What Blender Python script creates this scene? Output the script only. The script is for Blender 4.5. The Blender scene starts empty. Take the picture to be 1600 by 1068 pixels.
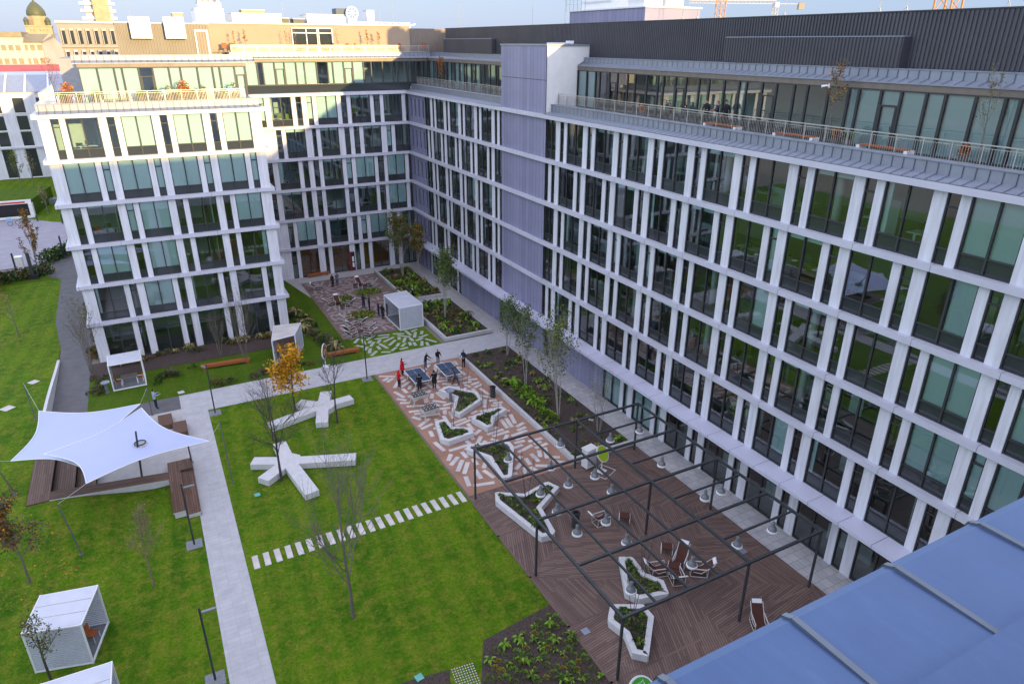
import bpy, bmesh, math, random
from mathutils import Vector, Matrix
R = math.radians
sc = bpy.context.scene
COL = sc.collection
RND = random.Random(7)

# ---------------------------------------------------------------- camera
PITCH, ROLL, YAW, CAMZ = R(23.555), R(0.2537), R(27.9615), 28.0
FPX, CX, CY = 1071.8, 800.0, 534.0
_F0 = Vector((math.sin(YAW), math.cos(YAW), 0)); _R0 = Vector((math.cos(YAW), -math.sin(YAW), 0)); _Z = Vector((0, 0, 1))
_FW = _F0*math.cos(PITCH) - _Z*math.sin(PITCH); _UP = _F0*math.sin(PITCH) + _Z*math.cos(PITCH)
_RT = _R0*math.cos(ROLL) + _UP*math.sin(ROLL); _U2 = _UP*math.cos(ROLL) - _R0*math.sin(ROLL)
cd = bpy.data.cameras.new('camera'); cam = bpy.data.objects.new('camera', cd); COL.objects.link(cam)
cd.sensor_width = 36; cd.lens = FPX/1600*36; cd.clip_start = .1; cd.clip_end = 6000
cam.matrix_world = Matrix(((_RT.x, _U2.x, -_FW.x, 0), (_RT.y, _U2.y, -_FW.y, 0), (_RT.z, _U2.z, -_FW.z, CAMZ), (0, 0, 0, 1)))
sc.camera = cam

# ---------------------------------------------------------------- light
SUN = Vector((1.61, -6.67, 1.03)).normalized()
EL = math.asin(SUN.z); AZ = math.atan2(SUN.x, SUN.y)
w = bpy.data.worlds.new('World'); sc.world = w; w.use_nodes = True
nt = w.node_tree; bg = nt.nodes['Background']
sky = nt.nodes.new('ShaderNodeTexSky'); sky.sky_type = 'NISHITA'; sky.sun_disc = False
sky.sun_elevation = EL; sky.sun_rotation = AZ; sky.air_density = 1.0; sky.dust_density = .1; sky.ozone_density = .8
# hazy air low over the town: the sky dims and greys towards the horizon
tcw = nt.nodes.new('ShaderNodeTexCoord'); sxw = nt.nodes.new('ShaderNodeSeparateXYZ'); rpw = nt.nodes.new('ShaderNodeValToRGB'); mxw = nt.nodes.new('ShaderNodeMix')
mxw.data_type = 'RGBA'; mxw.blend_type = 'MULTIPLY'; mxw.inputs[0].default_value = 1
els = rpw.color_ramp.elements; els.new(.5); els.new(.5)
for e_, (p_, c_) in zip(els, [(0, (.035, .035, .06)), (.08, (.08, .075, .10)), (.30, (.95, .78, .78)), (.7, (1.95, 1.26, 1.10))]): e_.position = p_; e_.color = (*c_, 1)
nt.links.new(tcw.outputs['Generated'], sxw.inputs[0]); nt.links.new(sxw.outputs[2], rpw.inputs[0]); nt.links.new(rpw.outputs[0], mxw.inputs[7]); nt.links.new(sky.outputs[0], mxw.inputs[6])
hzr = nt.nodes.new('ShaderNodeValToRGB'); hz = hzr.color_ramp.elements
for e_, (p_, c_) in zip(hz, [(.0, (.25, .44, .76)), (.30, (0, 0, 0))]): e_.position = p_; e_.color = (*c_, 1)
adw = nt.nodes.new('ShaderNodeMix'); adw.data_type = 'RGBA'; adw.blend_type = 'ADD'; adw.inputs[0].default_value = 1
nt.links.new(sxw.outputs[2], hzr.inputs[0]); nt.links.new(mxw.outputs[2], adw.inputs[6]); nt.links.new(hzr.outputs[0], adw.inputs[7])
nt.links.new(adw.outputs[2], bg.inputs[0]); bg.inputs[1].default_value = 0.15
sl = bpy.data.lights.new('sun', 'SUN'); sl.energy = 2.0; sl.angle = R(.6); sl.color = (.60, .42, .17)
so = bpy.data.objects.new('sun', sl); COL.objects.link(so)
so.rotation_euler = (-SUN).to_track_quat('-Z', 'Y').to_euler(); so.location = (20, -80, 60)
sc.view_settings.view_transform = 'Standard'; sc.view_settings.look = 'None'; sc.view_settings.gamma = 1
sc.view_settings.exposure = 2.72
sc.cycles.max_bounces = 7; sc.cycles.diffuse_bounces = 3; sc.cycles.glossy_bounces = 3; sc.cycles.transparent_max_bounces = 10
sc.cycles.caustics_reflective = False; sc.cycles.caustics_refractive = False; sc.cycles.sample_clamp_indirect = 4

# ---------------------------------------------------------------- helpers
def G(px, py, z=0.0):
    """point at height z seen at photo position (px,py): measured layout of the courtyard"""
    d = _FW*FPX + _RT*(px-CX) - _U2*(py-CY)
    t = (z-CAMZ)/d.z
    return Vector((d.x*t, d.y*t, z))
def GY(px, py, Y):
    d = _FW*FPX + _RT*(px-CX) - _U2*(py-CY); t = Y/d.y
    return Vector((d.x*t, Y, CAMZ+d.z*t))
def GX(px, py, X):
    d = _FW*FPX + _RT*(px-CX) - _U2*(py-CY); t = X/d.x
    return Vector((X, d.y*t, CAMZ+d.z*t))
def sst(a, b, x):
    t = min(1, max(0, (x-a)/(b-a))); return t*t*(3-2*t)
def bank(x, y):
    """height of the raised left lawn"""
    if x > -2.3: return 0.0
    sx = 1.0 if y > 45.7 else sst(-2.3, -9.5, x)
    return 1.05*sx*sst(33, 45.0, y)*(1-sst(58, 76, y))
def GT(px, py):
    z = 0
    for _ in range(6):
        p = G(px, py, z); z = bank(p.x, p.y)
    return G(px, py, z)

def tag(o, label=None, cat=None, group=None, kind=None):
    if label: o['label'] = label
    if cat: o['category'] = cat
    if group: o['group'] = group
    if kind: o['kind'] = kind
    return o
def empty(name, loc=(0, 0, 0), rz=0, label=None, cat=None, group=None):
    o = bpy.data.objects.new(name, None); COL.objects.link(o); o.empty_display_size = .2
    o.location = loc; o.rotation_euler = (0, 0, rz)
    return tag(o, label, cat, group)
def link(name, me, parent=None, loc=None, rz=None, scale=None):
    o = bpy.data.objects.new(name, me); COL.objects.link(o)
    if parent: o.parent = parent
    if loc is not None: o.location = loc
    if rz is not None: o.rotation_euler = (0, 0, rz)
    if scale is not None: o.scale = (scale,)*3 if not hasattr(scale, '__len__') else scale
    return o
def copy_tree(o, parent=None):
    c = o.copy(); COL.objects.link(c)
    if parent: c.parent = parent
    for ch in list(o.children): copy_tree(ch, c)
    return c
ORD = ['first', 'second', 'third', 'fourth', 'fifth', 'sixth', 'seventh', 'eighth', 'ninth', 'tenth', 'eleventh', 'twelfth',
       'thirteenth', 'fourteenth', 'fifteenth', 'sixteenth', 'seventeenth', 'eighteenth', 'nineteenth', 'twentieth',
       'twenty-first', 'twenty-second', 'twenty-third', 'twenty-fourth']

class MB:
    def __init__(s): s.v = []; s.f = []; s.m = []; s.uv = {}
    def face(s, pts, m=0, uv=None):
        n = len(s.v); s.v += [tuple(p) for p in pts]
        if uv: s.uv[len(s.f)] = uv
        s.f.append(tuple(range(n, n+len(pts)))); s.m.append(m)
    def box(s, a, b, m=0, M=None):
        x0, y0, z0 = a; x1, y1, z1 = b
        P = [(x0, y0, z0), (x1, y0, z0), (x1, y1, z0), (x0, y1, z0), (x0, y0, z1), (x1, y0, z1), (x1, y1, z1), (x0, y1, z1)]
        if M is not None: P = [tuple(M @ Vector(p)) for p in P]
        n = len(s.v); s.v += P
        for f in ((0, 3, 2, 1), (4, 5, 6, 7), (0, 1, 5, 4), (1, 2, 6, 5), (2, 3, 7, 6), (3, 0, 4, 7)):
            s.f.append(tuple(n+i for i in f)); s.m.append(m)
        return s
    def obox(s, c, size, rz=0, m=0, rx=0, ry=0):
        M = Matrix.Translation(c) @ Matrix.Rotation(rz, 4, 'Z') @ Matrix.Rotation(rx, 4, 'X') @ Matrix.Rotation(ry, 4, 'Y')
        h = [v/2 for v in size]
        return s.box((-h[0], -h[1], -h[2]), h, m, M)
    def tube(s, p0, p1, r0, r1=None, n=8, m=0, caps=True):
        p0 = Vector(p0); p1 = Vector(p1); r1 = r0 if r1 is None else r1
        d = (p1-p0)
        if d.length < 1e-6: return s
        d.normalize(); a = d.orthogonal().normalized(); b = d.cross(a)
        k = len(s.v)
        for p, r in ((p0, r0), (p1, r1)):
            for i in range(n):
                t = 2*math.pi*i/n; s.v.append(tuple(p + a*(r*math.cos(t)) + b*(r*math.sin(t))))
        for i in range(n):
            j = (i+1) % n; s.f.append((k+i, k+j, k+n+j, k+n+i)); s.m.append(m)
        if caps:
            s.f.append(tuple(k+n-1-i for i in range(n))); s.m.append(m)
            s.f.append(tuple(k+n+i for i in range(n))); s.m.append(m)
        return s
    def path(s, pts, r, n=6, m=0, closed=False):
        pts = list(pts)
        if closed: pts.append(pts[0])
        for a, b in zip(pts, pts[1:]): s.tube(a, b, r, r, n, m)
        return s
    def prism(s, pts, z0, z1, m=0, mtop=None, bottom=False):
        """pts counter-clockwise seen from above"""
        A = sum(pts[i][0]*pts[(i+1) % len(pts)][1]-pts[(i+1) % len(pts)][0]*pts[i][1] for i in range(len(pts)))
        if A < 0: pts = pts[::-1]
        n = len(pts); k = len(s.v)
        s.v += [(p[0], p[1], z0) for p in pts] + [(p[0], p[1], z1) for p in pts]
        for i in range(n):
            j = (i+1) % n; s.f.append((k+i, k+j, k+n+j, k+n+i)); s.m.append(m)
        s.f.append(tuple(range(k+n, k+2*n))); s.m.append(m if mtop is None else mtop)
        if bottom: s.f.append(tuple(range(k+n-1, k-1, -1))); s.m.append(m)
        return s
    def lathe(s, prof, c=(0, 0, 0), n=20, m=0):
        k = len(s.v)
        for r, z in prof:
            for i in range(n):
                t = 2*math.pi*i/n; s.v.append((c[0]+r*math.cos(t), c[1]+r*math.sin(t), c[2]+z))
        for q in range(len(prof)-1):
            for i in range(n):
                j = (i+1) % n; s.f.append((k+q*n+i, k+q*n+j, k+(q+1)*n+j, k+(q+1)*n+i)); s.m.append(m if not hasattr(m, '__len__') else m[q])
        return s
    def add(s, o, M):
        n = len(s.v); s.v += [tuple(M @ Vector(p)) for p in o.v]
        s.f += [tuple(n+i for i in f) for f in o.f]; s.m += o.m
    def mesh(s, name, mats, smooth=False):
        me = bpy.data.meshes.new(name); me.from_pydata(s.v, [], s.f)
        for mt in (mats if isinstance(mats, (list, tuple)) else [mats]): me.materials.append(mt)
        me.polygons.foreach_set('material_index', s.m)
        if s.uv:
            ul = me.uv_layers.new(name='UVMap')
            for fi, uv in s.uv.items():
                for li, c in zip(me.polygons[fi].loop_indices, uv): ul.data[li].uv = c
        if smooth: me.polygons.foreach_set('use_smooth', [True]*len(me.polygons))
        me.update(); return me
    def build(s, name, mats, parent=None, smooth=False, **kw):
        return link(name, s.mesh(name, mats, smooth), parent, **kw)

# ---------------------------------------------------------------- materials
class NT:
    def __init__(s, name):
        s.mat = bpy.data.materials.new(name); s.mat.use_nodes = True; s.t = s.mat.node_tree
        s.b = s.t.nodes['Principled BSDF']; s.out = s.t.nodes['Material Output']
        s.b.inputs['Specular IOR Level'].default_value = .3
    def n(s, typ, **kw):
        nd = s.t.nodes.new(typ)
        for k, v in kw.items():
            if k.startswith('i_'):
                key = k[2:]; key = int(key) if key.isdigit() else key
                nd.inputs[key].default_value = v
            else: setattr(nd, k, v)
        return nd
    def l(s, a, b): s.t.links.new(a, b)
    def coord(s, scale=None, out='Object', rot=None):
        tc = s.n('ShaderNodeTexCoord'); o = tc.outputs[out]
        if scale is not None or rot is not None:
            mp = s.n('ShaderNodeMapping'); s.l(o, mp.inputs[0])
            if scale is not None: mp.inputs['Scale'].default_value = scale if hasattr(scale, '__len__') else (scale,)*3
            if rot is not None: mp.inputs['Rotation'].default_value = rot
            o = mp.outputs[0]
        return o
    def noise(s, scale, detail=3, rough=.55, co=None):
        nd = s.n('ShaderNodeTexNoise'); nd.inputs['Scale'].default_value = scale; nd.inputs['Detail'].default_value = detail
        nd.inputs['Roughness'].default_value = rough
        s.l(co if co is not None else s.coord(), nd.inputs['Vector']); return nd.outputs[0]
    def ramp(s, fac, stops):
        r = s.n('ShaderNodeValToRGB'); e = r.color_ramp.elements
        while len(e) < len(stops): e.new(.5)
        for el, (p, c) in zip(e, stops): el.position = p; el.color = (*c, 1) if len(c) == 3 else c
        s.l(fac, r.inputs[0]); return r.outputs[0]
    def mix(s, fac, a, b, mode='MIX'):
        m = s.n('ShaderNodeMix', data_type='RGBA', blend_type=mode)
        for v, i in ((fac, 0), (a, 6), (b, 7)):
            if isinstance(v, (int, float)): m.inputs[i].default_value = v
            elif isinstance(v, tuple): m.inputs[i].default_value = (*v, 1)
            else: s.l(v, m.inputs[i])
        return m.outputs[2]
    def math(s, op, a, b=None):
        m = s.n('ShaderNodeMath', operation=op)
        for v, i in ((a, 0), (b, 1)):
            if v is None: continue
            if isinstance(v, (int, float)): m.inputs[i].default_value = v
            else: s.l(v, m.inputs[i])
        return m.outputs[0]
    def bump(s, h, strength=.3, dist=.02):
        b = s.n('ShaderNodeBump'); b.inputs['Strength'].default_value = strength; b.inputs['Distance'].default_value = dist
        s.l(h, b.inputs['Height']); s.l(b.outputs[0], s.b.inputs['Normal'])
    def base(s, c):
        if isinstance(c, tuple): s.b.inputs['Base Color'].default_value = (*c, 1)
        else: s.l(c, s.b.inputs['Base Color'])
    def rough(s, v): s.b.inputs['Roughness'].default_value = v
def simple(name, c, rough=.6, metal=0, vary=.12, scale=2.0, bump=0, bscale=40, spec=.3):
    t = NT(name); t.rough(rough); t.b.inputs['Metallic'].default_value = metal; t.b.inputs['Specular IOR Level'].default_value = spec
    lo = tuple(v*(1-vary) for v in c); hi = tuple(min(1, v*(1+vary)) for v in c)
    t.base(t.ramp(t.noise(scale, 4), [(.3, lo), (.7, hi)]))
    if bump: t.bump(t.noise(bscale, 3), bump, .01)
    return t.mat
M = {}
def mk_panel(name, c, z=.35, rough=.55):
    t = NT(name); tc = t.n('ShaderNodeNewGeometry'); mp = t.n('ShaderNodeMapping'); mp.inputs['Scale'].default_value = (5, 5, z); t.l(tc.outputs['Position'], mp.inputs[0])
    n1 = t.noise(1.0, 4, .6, mp.outputs[0]); n2 = t.noise(.45, 3, .5, tc.outputs['Position'])
    k = t.mix(.6, t.ramp(n1, [(.32, (.84, .83, .82)), (.60, (1.04, 1.04, 1.04))]), t.ramp(n2, [(.35, (.90, .90, .91)), (.65, (1.05, 1.05, 1.05))]), 'MULTIPLY')
    t.base(t.mix(1.0, c, k, 'MULTIPLY')); t.rough(rough); return t.mat
M['white_panel'] = mk_panel('white facade panel', (.67, .685, .74))
M['canopy'] = simple('pale canopy metal', (.57, .58, .69), .5, vary=.05, scale=.5)
M['ledge'] = simple('pale ledge metal', (.54, .545, .62), .5, vary=.05, scale=.5)
M['stucco'] = simple('white stucco', (.74, .73, .72), .8, vary=.04, scale=1.5, bump=.1, bscale=60)
def mk_near():
    t = NT('smooth sky tinted zinc'); co = t.coord()
    n1 = t.noise(.9, 5, .6, co); n2 = t.noise(4, 6, .75, t.coord(scale=(3, .6, 1))); n3 = t.noise(60, 3, .6, co)
    c = t.ramp(n1, [(.3, (.072, .122, .245)), (.7, (.100, .163, .305))])  # blue of the reflected sky is put into the zinc's base colour
    c = t.mix(.35, c, t.ramp(n2, [(.45, (.8, .8, .82)), (.62, (1.05, 1.05, 1.05)), (.74, (1.5, 1.45, 1.35))]), 'MULTIPLY')
    t.base(c); t.l(t.ramp(n2, [(.3, (.30, .30, .30)), (.7, (.50, .50, .50))]), t.b.inputs['Roughness']); t.b.inputs['Metallic'].default_value = .35
    t.bump(t.noise(1.7, 2, .5, co), .12, .03); return t.mat
M['zinc_near'] = mk_near()
M['seam_near'] = simple('folded zinc seam', (.15, .18, .22), .5, .3)
M['zinc'] = simple('grey zinc sheet', (.27, .30, .36), .42, .35, vary=.08, scale=1.2)
M['zinc_seam'] = simple('zinc seam', (.10, .11, .14), .45, .35)
M['frame'] = simple('dark window frame', (.045, .047, .05), .45)
M['steel_dark'] = simple('anthracite steel', (.055, .06, .065), .45, .2)
M['steel'] = simple('brushed steel rail', (.55, .54, .52), .35, .7)
M['frame_metal'] = simple('cream lounger frame', (.60, .57, .54), .45, vary=.05)
M['pav_metal'] = simple('pavilion lacquer', (.54, .57, .64), .4, vary=.06, scale=1.3)
M['bark_tan'] = simple('tan bark', (.24, .19, .13), .9, vary=.3, scale=12)
M['mast_grey'] = simple('grey mast paint', (.12, .125, .135), .45)
M['white_metal'] = simple('white lacquered metal', (.80, .81, .82), .35, vary=.03)
M['concrete'] = simple('pale cast concrete', (.60, .60, .60), .75, vary=.07, scale=3, bump=.12, bscale=80)
M['concrete_wall'] = simple('concrete kerb', (.50, .50, .50), .8, vary=.08, scale=3, bump=.1)
M['sail'] = simple('white sail cloth with blue shade', (.45, .51, .72), .7, vary=.02, scale=.6)  # white fabric; its blue sky-lit shade is put into the base colour
def mk_soil():
    t = NT('brown bark mulch'); n1 = t.noise(26, 4, .8); n2 = t.noise(7, 3, .6)
    c = t.ramp(n1, [(.30, (.018, .013, .012)), (.50, (.075, .055, .048)), (.72, (.19, .155, .14))])
    t.base(t.mix(.5, c, t.ramp(n2, [(.3, (.6, .6, .6)), (.7, (1.4, 1.35, 1.3))]), 'MULTIPLY')); t.rough(.95); t.bump(n1, .9, .06); return t.mat
M['soil'] = mk_soil()
M['bark'] = simple('grey bark', (.16, .14, .12), .9, vary=.3, scale=12)
M['bark_dark'] = simple('dark bark', (.07, .06, .055), .9, vary=.3, scale=12)
M['bark_birch'] = simple('birch bark', (.32, .31, .28), .85, vary=.35, scale=9)
M['bench_timber'] = simple('bench timber', (.13, .075, .052), .7, vary=.25, scale=9)
M['brown_sling'] = simple('brown sling fabric', (.085, .032, .022), .8, vary=.15, scale=20)
M['orange_wood'] = simple('orange hardwood slats', (.33, .105, .035), .6, vary=.25, scale=8)
M['black'] = simple('matt black', (.02, .02, .022), .6)
M['roof_gravel'] = simple('grey roof membrane', (.30, .30, .30), .9, vary=.1, scale=2)
M['plaster_in'] = simple('interior wall', (.60, .61, .60), .9, vary=.04)
M['ceil_in'] = simple('interior ceiling', (.62, .62, .60), .9, vary=.02)
M['carpet'] = simple('office carpet', (.24, .24, .24), .95, vary=.1)
M['table_white'] = simple('white table top', (.75, .78, .78), .4, vary=.02)
M['gravel'] = simple('grey gravel', (.22, .23, .25), .95, vary=.35, scale=25, bump=.5)
M['asphalt'] = simple('asphalt', (.13, .13, .135), .9, vary=.12, scale=1.2, bump=.3, bscale=60)
M['road'] = simple('road paving', (.30, .29, .33), .85, vary=.1, scale=.6, bump=.1)
M['lime'] = simple('lime green sign board', (.42, .62, .03), .5, vary=.06)
M['green_sign'] = simple('green sign board', (.06, .36, .03), .5, vary=.06)
M['cone'] = simple('grey lamp shade', (.20, .215, .23), .4, .2)
M['tt_blue'] = simple('blue table tennis top', (.04, .07, .13), .45, vary=.06)
M['beige_wall'] = simple('beige panel', (.36, .27, .19), .7, vary=.05, scale=.6)
M['ochre'] = simple('ochre old stone', (.42, .32, .20), .85, vary=.15, scale=.4)
M['cream'] = simple('cream render', (.50, .46, .39), .85, vary=.08, scale=.2)
M['dome_green'] = simple('dark green copper', (.10, .11, .06), .5, vary=.1)
M['old_roof'] = simple('old grey tiles', (.27, .23, .15), .9, vary=.15, scale=1)
M['red_roof'] = simple('red sheet roof', (.55, .05, .03), .6, vary=.08)
M['concrete_brut'] = simple('warm concrete block', (.30, .275, .235), .85, vary=.07, scale=.3)
M['yellow'] = simple('yellow boarding', (.75, .33, .01), .6, vary=.08)
M['dark_red'] = simple('dark red column wrap', (.14, .03, .03), .6)
M['pale_blue'] = simple('pale blue plastic', (.25, .45, .65), .5)
M['turquoise'] = simple('turquoise cover', (.15, .42, .36), .6)
M['terracotta'] = simple('pot dark clay', (.13, .11, .10), .7)

def mk_glass():
    t = NT('window glass'); N = t
    g = N.n('ShaderNodeBsdfGlossy'); g.inputs['Roughness'].default_value = .012; g.inputs['Color'].default_value = (.92, .97, 1, 1)
    tr = N.n('ShaderNodeBsdfTransparent'); tr.inputs['Color'].default_value = (.74, .91, .91, 1)
    fr = N.n('ShaderNodeFresnel'); fr.inputs[0].default_value = 1.58
    f2 = N.math('ADD', N.math('MULTIPLY', fr.outputs[0], 1.3), .095)
    bp = N.n('ShaderNodeBump'); bp.inputs['Strength'].default_value = .05; bp.inputs['Distance'].default_value = .02
    N.l(N.noise(.55, 1), bp.inputs['Height']); N.l(bp.outputs[0], g.inputs['Normal'])
    mx = N.n('ShaderNodeMixShader'); N.l(f2, mx.inputs[0]); N.l(tr.outputs[0], mx.inputs[1]); N.l(g.outputs[0], mx.inputs[2])
    N.l(mx.outputs[0], N.out.inputs[0]); return t.mat
M['glass'] = mk_glass()
def mk_spandrel():
    t = NT('dark glass spandrel'); t.base((.035, .042, .046)); t.rough(.06); t.b.inputs['Specular IOR Level'].default_value = .7
    return t.mat
M['spandrel'] = mk_spandrel()
def mk_blind():
    t = NT('roller blind'); co = t.coord(); sep = t.n('ShaderNodeSeparateXYZ'); t.l(co, sep.inputs[0])
    wv = t.n('ShaderNodeTexWave'); wv.bands_direction = 'X'; wv.inputs['Scale'].default_value = 3.4; wv.inputs['Distortion'].default_value = .3
    t.l(co, wv.inputs[0])
    t.base(t.ramp(wv.outputs[1], [(0, (.78, .87, .89)), (1, (.84, .92, .94))])); t.rough(.8); return t.mat
M['blind'] = mk_blind()
def mk_grass(name, a, b, c, sc1=.22):
    t = NT(name); co = t.coord()
    n1 = t.noise(sc1, 5, .65, co); n2 = t.noise(1.5, 5, .75, co); n3 = t.noise(22, 4, .75, co); n4 = t.noise(5.5, 4, .7, co)
    c1 = t.ramp(n1, [(.36, a), (.60, b)])
    c2 = t.mix(t.ramp(n2, [(.44, (0, 0, 0)), (.66, (.9, .9, .9))]), c1, c)
    mp = t.n('ShaderNodeTexWave'); mp.bands_direction = 'X'; mp.inputs['Scale'].default_value = .19; mp.inputs['Distortion'].default_value = 1.6; mp.inputs['Detail'].default_value = 2
    t.l(t.coord(rot=(0, 0, R(4))), mp.inputs[0])
    c3 = t.mix(.28, c2, t.ramp(mp.outputs[1], [(.35, a), (.65, b)]))
    c3 = t.mix(.75, c3, t.ramp(n4, [(.30, (.50, .58, .5)), (.70, (1.5, 1.38, 1.5))]), 'MULTIPLY')
    c4 = t.mix(.75, c3, t.ramp(n3, [(.28, (.35, .38, .35)), (.74, (1.65, 1.6, 1.5))]), 'MULTIPLY')
    t.base(c4); t.rough(.95); t.b.inputs['Specular IOR Level'].default_value = .1
    t.bump(n3, .9, .06); return t.mat
M['grass'] = mk_grass('lawn grass', (.036, .125, .004), (.100, .205, .007), (.235, .225, .030))
M['grass_dark'] = mk_grass('darker lawn grass', (.050, .120, .006), (.075, .145, .010), (.11, .14, .018), .4)  # darker and less yellow mix than the main lawn
def mk_pavers(name, a, b, mortar, sx, sy, ms=.008, rot=0, vary=.5, off=.5):
    t = NT(name); co = t.coord(rot=(0, 0, rot))
    br = t.n('ShaderNodeTexBrick'); br.inputs['Scale'].default_value = 1; br.inputs['Brick Width'].default_value = sx; br.inputs['Row Height'].default_value = sy
    br.inputs['Mortar Size'].default_value = ms; br.inputs['Color1'].default_value = (*a, 1); br.inputs['Color2'].default_value = (*b, 1); br.inputs['Mortar'].default_value = (*mortar, 1)
    br.inputs['Bias'].default_value = 0; br.offset = off
    t.l(co, br.inputs[0])
    c = t.mix(vary, br.outputs[0], t.ramp(t.noise(1.3, 5, .65), [(.3, (.72, .72, .73)), (.7, (1.12, 1.12, 1.1))]), 'MULTIPLY')
    t.base(c); t.rough(.8); t.bump(br.outputs[1], -.25, .01); return t.mat
M['pavers'] = mk_pavers('pale concrete pavers', (.46, .46, .47), (.50, .50, .51), (.38, .38, .38), .65, .31, .008, 0, .5, 0)
M['walk'] = mk_pavers('walkway pavers', (.40, .40, .41), (.50, .49, .48), (.22, .22, .22), .6, .6, .013)
M['walk_far'] = mk_pavers('cast concrete walk', (.44, .43, .42), (.48, .47, .46), (.36, .35, .35), 2.0, 3.0, .01)
def mk_resin():
    t = NT('orange resin gravel'); n = t.noise(60, 3, .7); n1 = t.noise(.8, 3)
    c = t.mix(.5, t.ramp(n1, [(.3, (.30, .165, .115)), (.7, (.37, .22, .16))]), t.ramp(n, [(.3, (.6, .6, .6)), (.7, (1.4, 1.4, 1.4))]), 'MULTIPLY')
    t.base(c); t.rough(.9); t.bump(n, .4, .01); return t.mat
M['resin'] = mk_resin()
M['resin_grey'] = simple('pinkish grey gravel', (.20, .145, .13), .9, vary=.2, scale=1.0, bump=.3)
M['slab_grey'] = simple('pinkish grey slab', (.36, .30, .29), .85, vary=.12)
M['slab'] = simple('pale paving slab', (.56, .53, .50), .8, vary=.14, scale=1.1, bump=.1)
def mk_deck(name='hardwood decking', ca=(.125, .083, .068), cb=(.200, .136, .110)):
    t = NT(name); tc = t.n('ShaderNodeTexCoord'); uv = tc.outputs['UV']
    sep = t.n('ShaderNodeSeparateXYZ'); t.l(uv, sep.inputs[0])
    w_ = t.math('DIVIDE', sep.outputs[1], .135); fl = t.math('FLOOR', w_); fr = t.math('FRACT', w_)
    wn = t.n('ShaderNodeTexWhiteNoise'); wn.noise_dimensions = '2D'
    cx = t.n('ShaderNodeCombineXYZ'); t.l(fl, cx.inputs[0])
    sh = t.math('FLOOR', t.math('DIVIDE', t.math('ADD', sep.outputs[0], t.math('MULTIPLY', fl, 1.37)), 2.6)); t.l(sh, cx.inputs[1])
    t.l(cx.outputs[0], wn.inputs[0])
    tone = t.ramp(wn.outputs[0], [(0, ca), (1, cb)])
    mp = t.n('ShaderNodeMapping'); mp.inputs['Scale'].default_value = (1.2, 14, 1); t.l(uv, mp.inputs[0])
    gr = t.noise(3, 4, .6, mp.outputs[0])
    c = t.mix(.6, tone, t.ramp(gr, [(.3, (.78, .76, .76)), (.7, (1.2, 1.2, 1.22))]), 'MULTIPLY')
    gap = t.math('LESS_THAN', fr, .13)
    c = t.mix(gap, c, (.014, .010, .009))
    big = t.ramp(t.noise(.35, 4, .6), [(.3, (.8, .8, .82)), (.7, (1.2, 1.17, 1.15))])
    t.base(t.mix(.8, c, big, 'MULTIPLY')); t.rough(.6); t.bump(gap, -.4, .02); return t.mat
M['deck'] = mk_deck()
M['deck_bench'] = mk_deck('bench decking', (.10, .055, .035), (.17, .095, .065))
def mk_corr(name, a, b, period, rough=.5, metal=.3, axis=0, vary=None):
    t = NT(name); co = t.coord(); sep = t.n('ShaderNodeSeparateXYZ'); t.l(co, sep.inputs[0])
    u = sep.outputs[axis]
    ph = t.math('FRACT', t.math('DIVIDE', u, period))
    tri = t.math('ABSOLUTE', t.math('SUBTRACT', t.math('MULTIPLY', ph, 2), 1))
    r = t.ramp(tri, [(.28, (0, 0, 0)), (.45, (1, 1, 1))])
    nz = t.noise(.6, 3)
    c = t.mix(t.ramp(nz, [(.35, (0, 0, 0)), (.65, (1, 1, 1))]), a, b)
    t.base(c); t.rough(rough); t.b.inputs['Metallic'].default_value = metal
    t.bump(r, 1.0, period*.35); return t.mat
M['dark_sheet'] = simple('dark profiled sheet', (.085, .086, .10), .40, .35, vary=.12, scale=.4)
M['beige_sheet'] = simple('beige profiled sheet', (.19, .172, .15), .5, .2, vary=.08, scale=.6)
M['corr_dark'] = mk_corr('dark corrugated sheet', (.075, .074, .085), (.095, .09, .10), .21, .42, .35, 1)
M['corr_beige'] = mk_corr('beige corrugated sheet', (.22, .18, .15), (.25, .205, .17), .24, .5, .2, 0)
M['slat_white'] = mk_corr('white horizontal slats', (.78, .79, .80), (.80, .81, .82), .085, .45, 0, 2)
def mk_clad(name, a, b, axis, pw=.62):
    t = NT(name); co = t.coord(); sep = t.n('ShaderNodeSeparateXYZ'); t.l(co, sep.inputs[0])
    q = t.math('DIVIDE', sep.outputs[axis], pw); ph = t.math('FRACT', q)
    wn = t.n('ShaderNodeTexWhiteNoise'); wn.noise_dimensions = '1D'; t.l(t.math('FLOOR', q), wn.inputs['W'])
    c = t.mix(wn.outputs[0], a, b); ln = t.math('LESS_THAN', ph, .05)
    c = t.mix(.25, c, t.ramp(t.noise(.9, 4), [(.3, (.8, .8, .8)), (.7, (1.2, 1.2, 1.2))]), 'MULTIPLY')
    t.base(t.mix(ln, c, tuple(v*.38 for v in a))); t.rough(.5); t.b.inputs['Metallic'].default_value = .1; t.bump(ln, -.3, .02); return t.mat
M['clad_y'] = mk_clad('lilac grey cladding', (.225, .23, .345), (.295, .295, .425), 1)
def leafmat(name, c):
    t = NT(name); t.rough(.7); t.b.inputs['Specular IOR Level'].default_value = .2
    oi = t.n('ShaderNodeNewGeometry')
    c1 = t.mix(oi.outputs['Random Per Island'], tuple(v*.6 for v in c), tuple(min(1, v*1.35) for v in c))
    t.base(c1); return t.mat
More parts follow.
